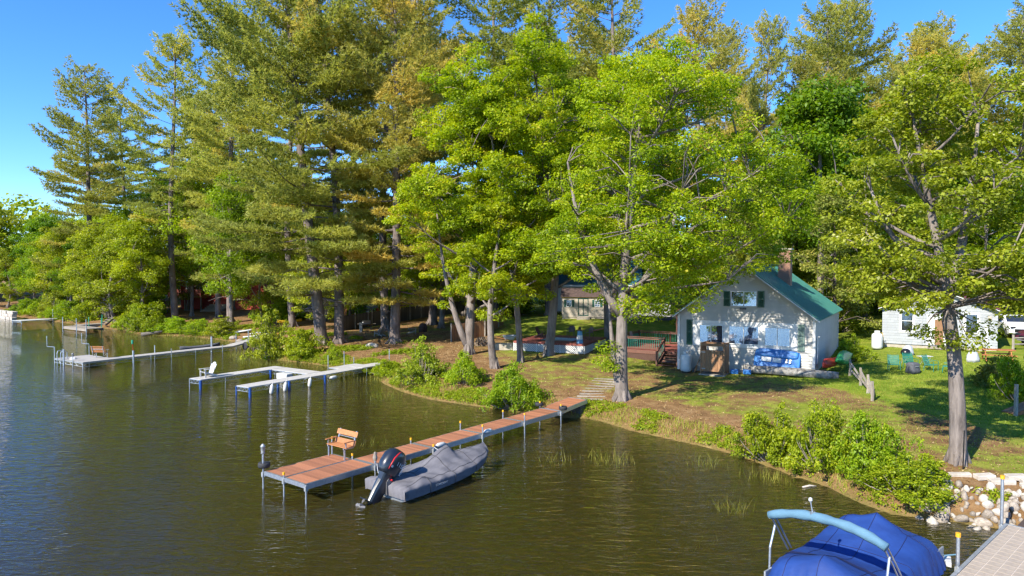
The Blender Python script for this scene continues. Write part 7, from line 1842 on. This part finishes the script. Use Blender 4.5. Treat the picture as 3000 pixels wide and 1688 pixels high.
# marsh grass fringe along the left shallows
def scatter(n, box, cond, rg):
    out = []
    got = 0
    while got < n:
        X = rg.uniform(box[0], box[1], n * 2); Y = rg.uniform(box[2], box[3], n * 2); D = shore_d(X, Y)
        m = cond(X, Y, D, rg); P = np.stack([X[m], Y[m], gzv(X[m], Y[m], D[m])], 1); out.append(P); got += len(P)
        if len(P) == 0: break
    return np.vstack(out)[:n]
P = scatter(5200, (-46, -9, 48, 84), lambda X, Y, D, g: (D > -3.2) & (D < 0.2) & (g.uniform(0, 1, len(X)) < 0.2 + 0.8 * (np.sin(X * 0.9) * np.sin(Y * 0.7 + 1) > 0.1)), rgg)
P[:, 2] = np.maximum(P[:, 2], -0.2)
V, Fq = blades(P, 0.42, 0.016, rgg, 0.5)
o = inst('marsh_grass', np_mesh('marsh_grass', V, Fq, L_reed, {'tint': rgg.uniform(0, 1, len(P))})); o['kind'] = 'stuff'; o['label'] = 'thin marsh grass growing in the left shallows'; o['category'] = 'grass'
# mown lawn
def lawn_cond(X, Y, D, g): return (D > 1.0) & (g.uniform(0, 1, len(X)) < lawn_w(X, Y, D) ** 1.5)
Pn = np.vstack([scatter(42000, (15.5, 32, 21, 46), lawn_cond, rgg), scatter(30000, (2, 34, 34, 62), lawn_cond, rgg)])
V, Fq = blades(Pn, 0.075, 0.012, rgg, 0.7)
tn = np.clip(0.45 + 0.25 * np.sin(Pn[:, 0] * 0.9 + np.sin(Pn[:, 1] * 0.6)) + rgg.normal(size=len(Pn)) * 0.22, 0, 1)
o = inst('lawn_grass', np_mesh('lawn_grass', V, Fq, L_grass, {'tint': tn})); o['kind'] = 'stuff'; o['label'] = 'short mown grass of the lawns'; o['category'] = 'grass'
# taller weeds and low leafy plants on the banks
P1 = scatter(8500, (-24, 20, 20, 66), lambda X, Y, D, g: (D > 0.0) & (D < 1.5) & (g.uniform(0, 1, len(X)) < 0.35 + 0.65 * (np.sin(X * 1.3 + 1) * np.sin(Y * 0.9) > -0.2)) & ~((X > 13.2) & (Y < 23.4)), rgg)
V1, F1 = blades(P1, 0.26, 0.014, rgg, 0.8)
o = inst('bank_grass', np_mesh('bank_grass', V1, F1, L_grass, {'tint': np.clip(rgg.normal(0.55, 0.25, len(P1)), 0, 1)})); o['kind'] = 'stuff'; o['label'] = 'rough grass along the bank'; o['category'] = 'grass'
P2 = scatter(2000, (-24, 16, 22, 66), lambda X, Y, D, g: (D > 0.1) & (D < 1.6) & (np.sin(X * 1.1 + 2) * np.sin(Y * 1.2) > -0.1), rgg)
V2, F2, t2 = clump_leaves(P2 + [0, 0, 0.10], rgg.uniform(0.10, 0.32, len(P2)), 26, 0.045, rgg)
o = inst('bank_weeds', np_mesh('bank_weeds', V2, F2, L_bush, {'tint': t2})); o['kind'] = 'stuff'; o['label'] = 'low leafy weeds along the bank'; o['category'] = 'weeds'
P3 = scatter(2600, (-60, -8, 56, 105), lambda X, Y, D, g: (D > 0.2) & (D < 9) & (np.sin(X * 0.7 + 2) * np.sin(Y * 0.8) > 0.25), rgg)
V3, F3, t3 = clump_leaves(P3 + [0, 0, 0.12], rgg.uniform(0.15, 0.4, len(P3)), 16, 0.075, rgg)
o = inst('forest_floor_plants', np_mesh('forest_floor_plants', V3, F3, L_green, {'tint': t3})); o['kind'] = 'stuff'; o['label'] = 'low green plants on the pine straw'; o['category'] = 'ground cover'
# litter: twigs, fallen leaves and needles on the ground
P4 = scatter(26000, (-22, 20, 22, 76), lambda X, Y, D, g: (D > 0.05) & (g.uniform(0, 1, len(X)) > lawn_w(X, Y, D) * 1.2), rgg)
nr = unit(rgg.normal(size=(len(P4), 3)) * 0.35 + [0, 0, 1.0]); V4, F4 = leaf_quads(P4 + [0, 0, 0.02], nr, 0.05, 0.022, rgg)
M_litter = leaf_mat('fallen litter', [(0.0, (0.12, 0.065, 0.03)), (0.5, (0.32, 0.18, 0.08)), (1.0, (0.50, 0.36, 0.20))], 0.05, 0.9)
o = inst('leaf_litter', np_mesh('leaf_litter', V4, F4, M_litter, {'tint': rgg.uniform(0, 1, len(P4))})); o['kind'] = 'stuff'; o['label'] = 'fallen needles and leaves under the trees'; o['category'] = 'litter'
# floating and drowned weed near the shore
P5 = scatter(700, (-2, 12, 21, 36), lambda X, Y, D, g: (D < -0.6) & (D > -9) & (np.sin(X * 1.4) * np.sin(Y * 1.1 + 2) > 0.1), rgg); P5[:, 2] = P5[:, 2] + 0.02
V5, F5 = blades(P5, 0.30, 0.012, rgg, 1.6)
o = inst('water_weed', np_mesh('water_weed', V5, F5, L_reed, {'tint': rgg.uniform(0, 1, len(P5))})); o['kind'] = 'stuff'; o['label'] = 'thin drowned weed in the shallows'; o['category'] = 'water weed'
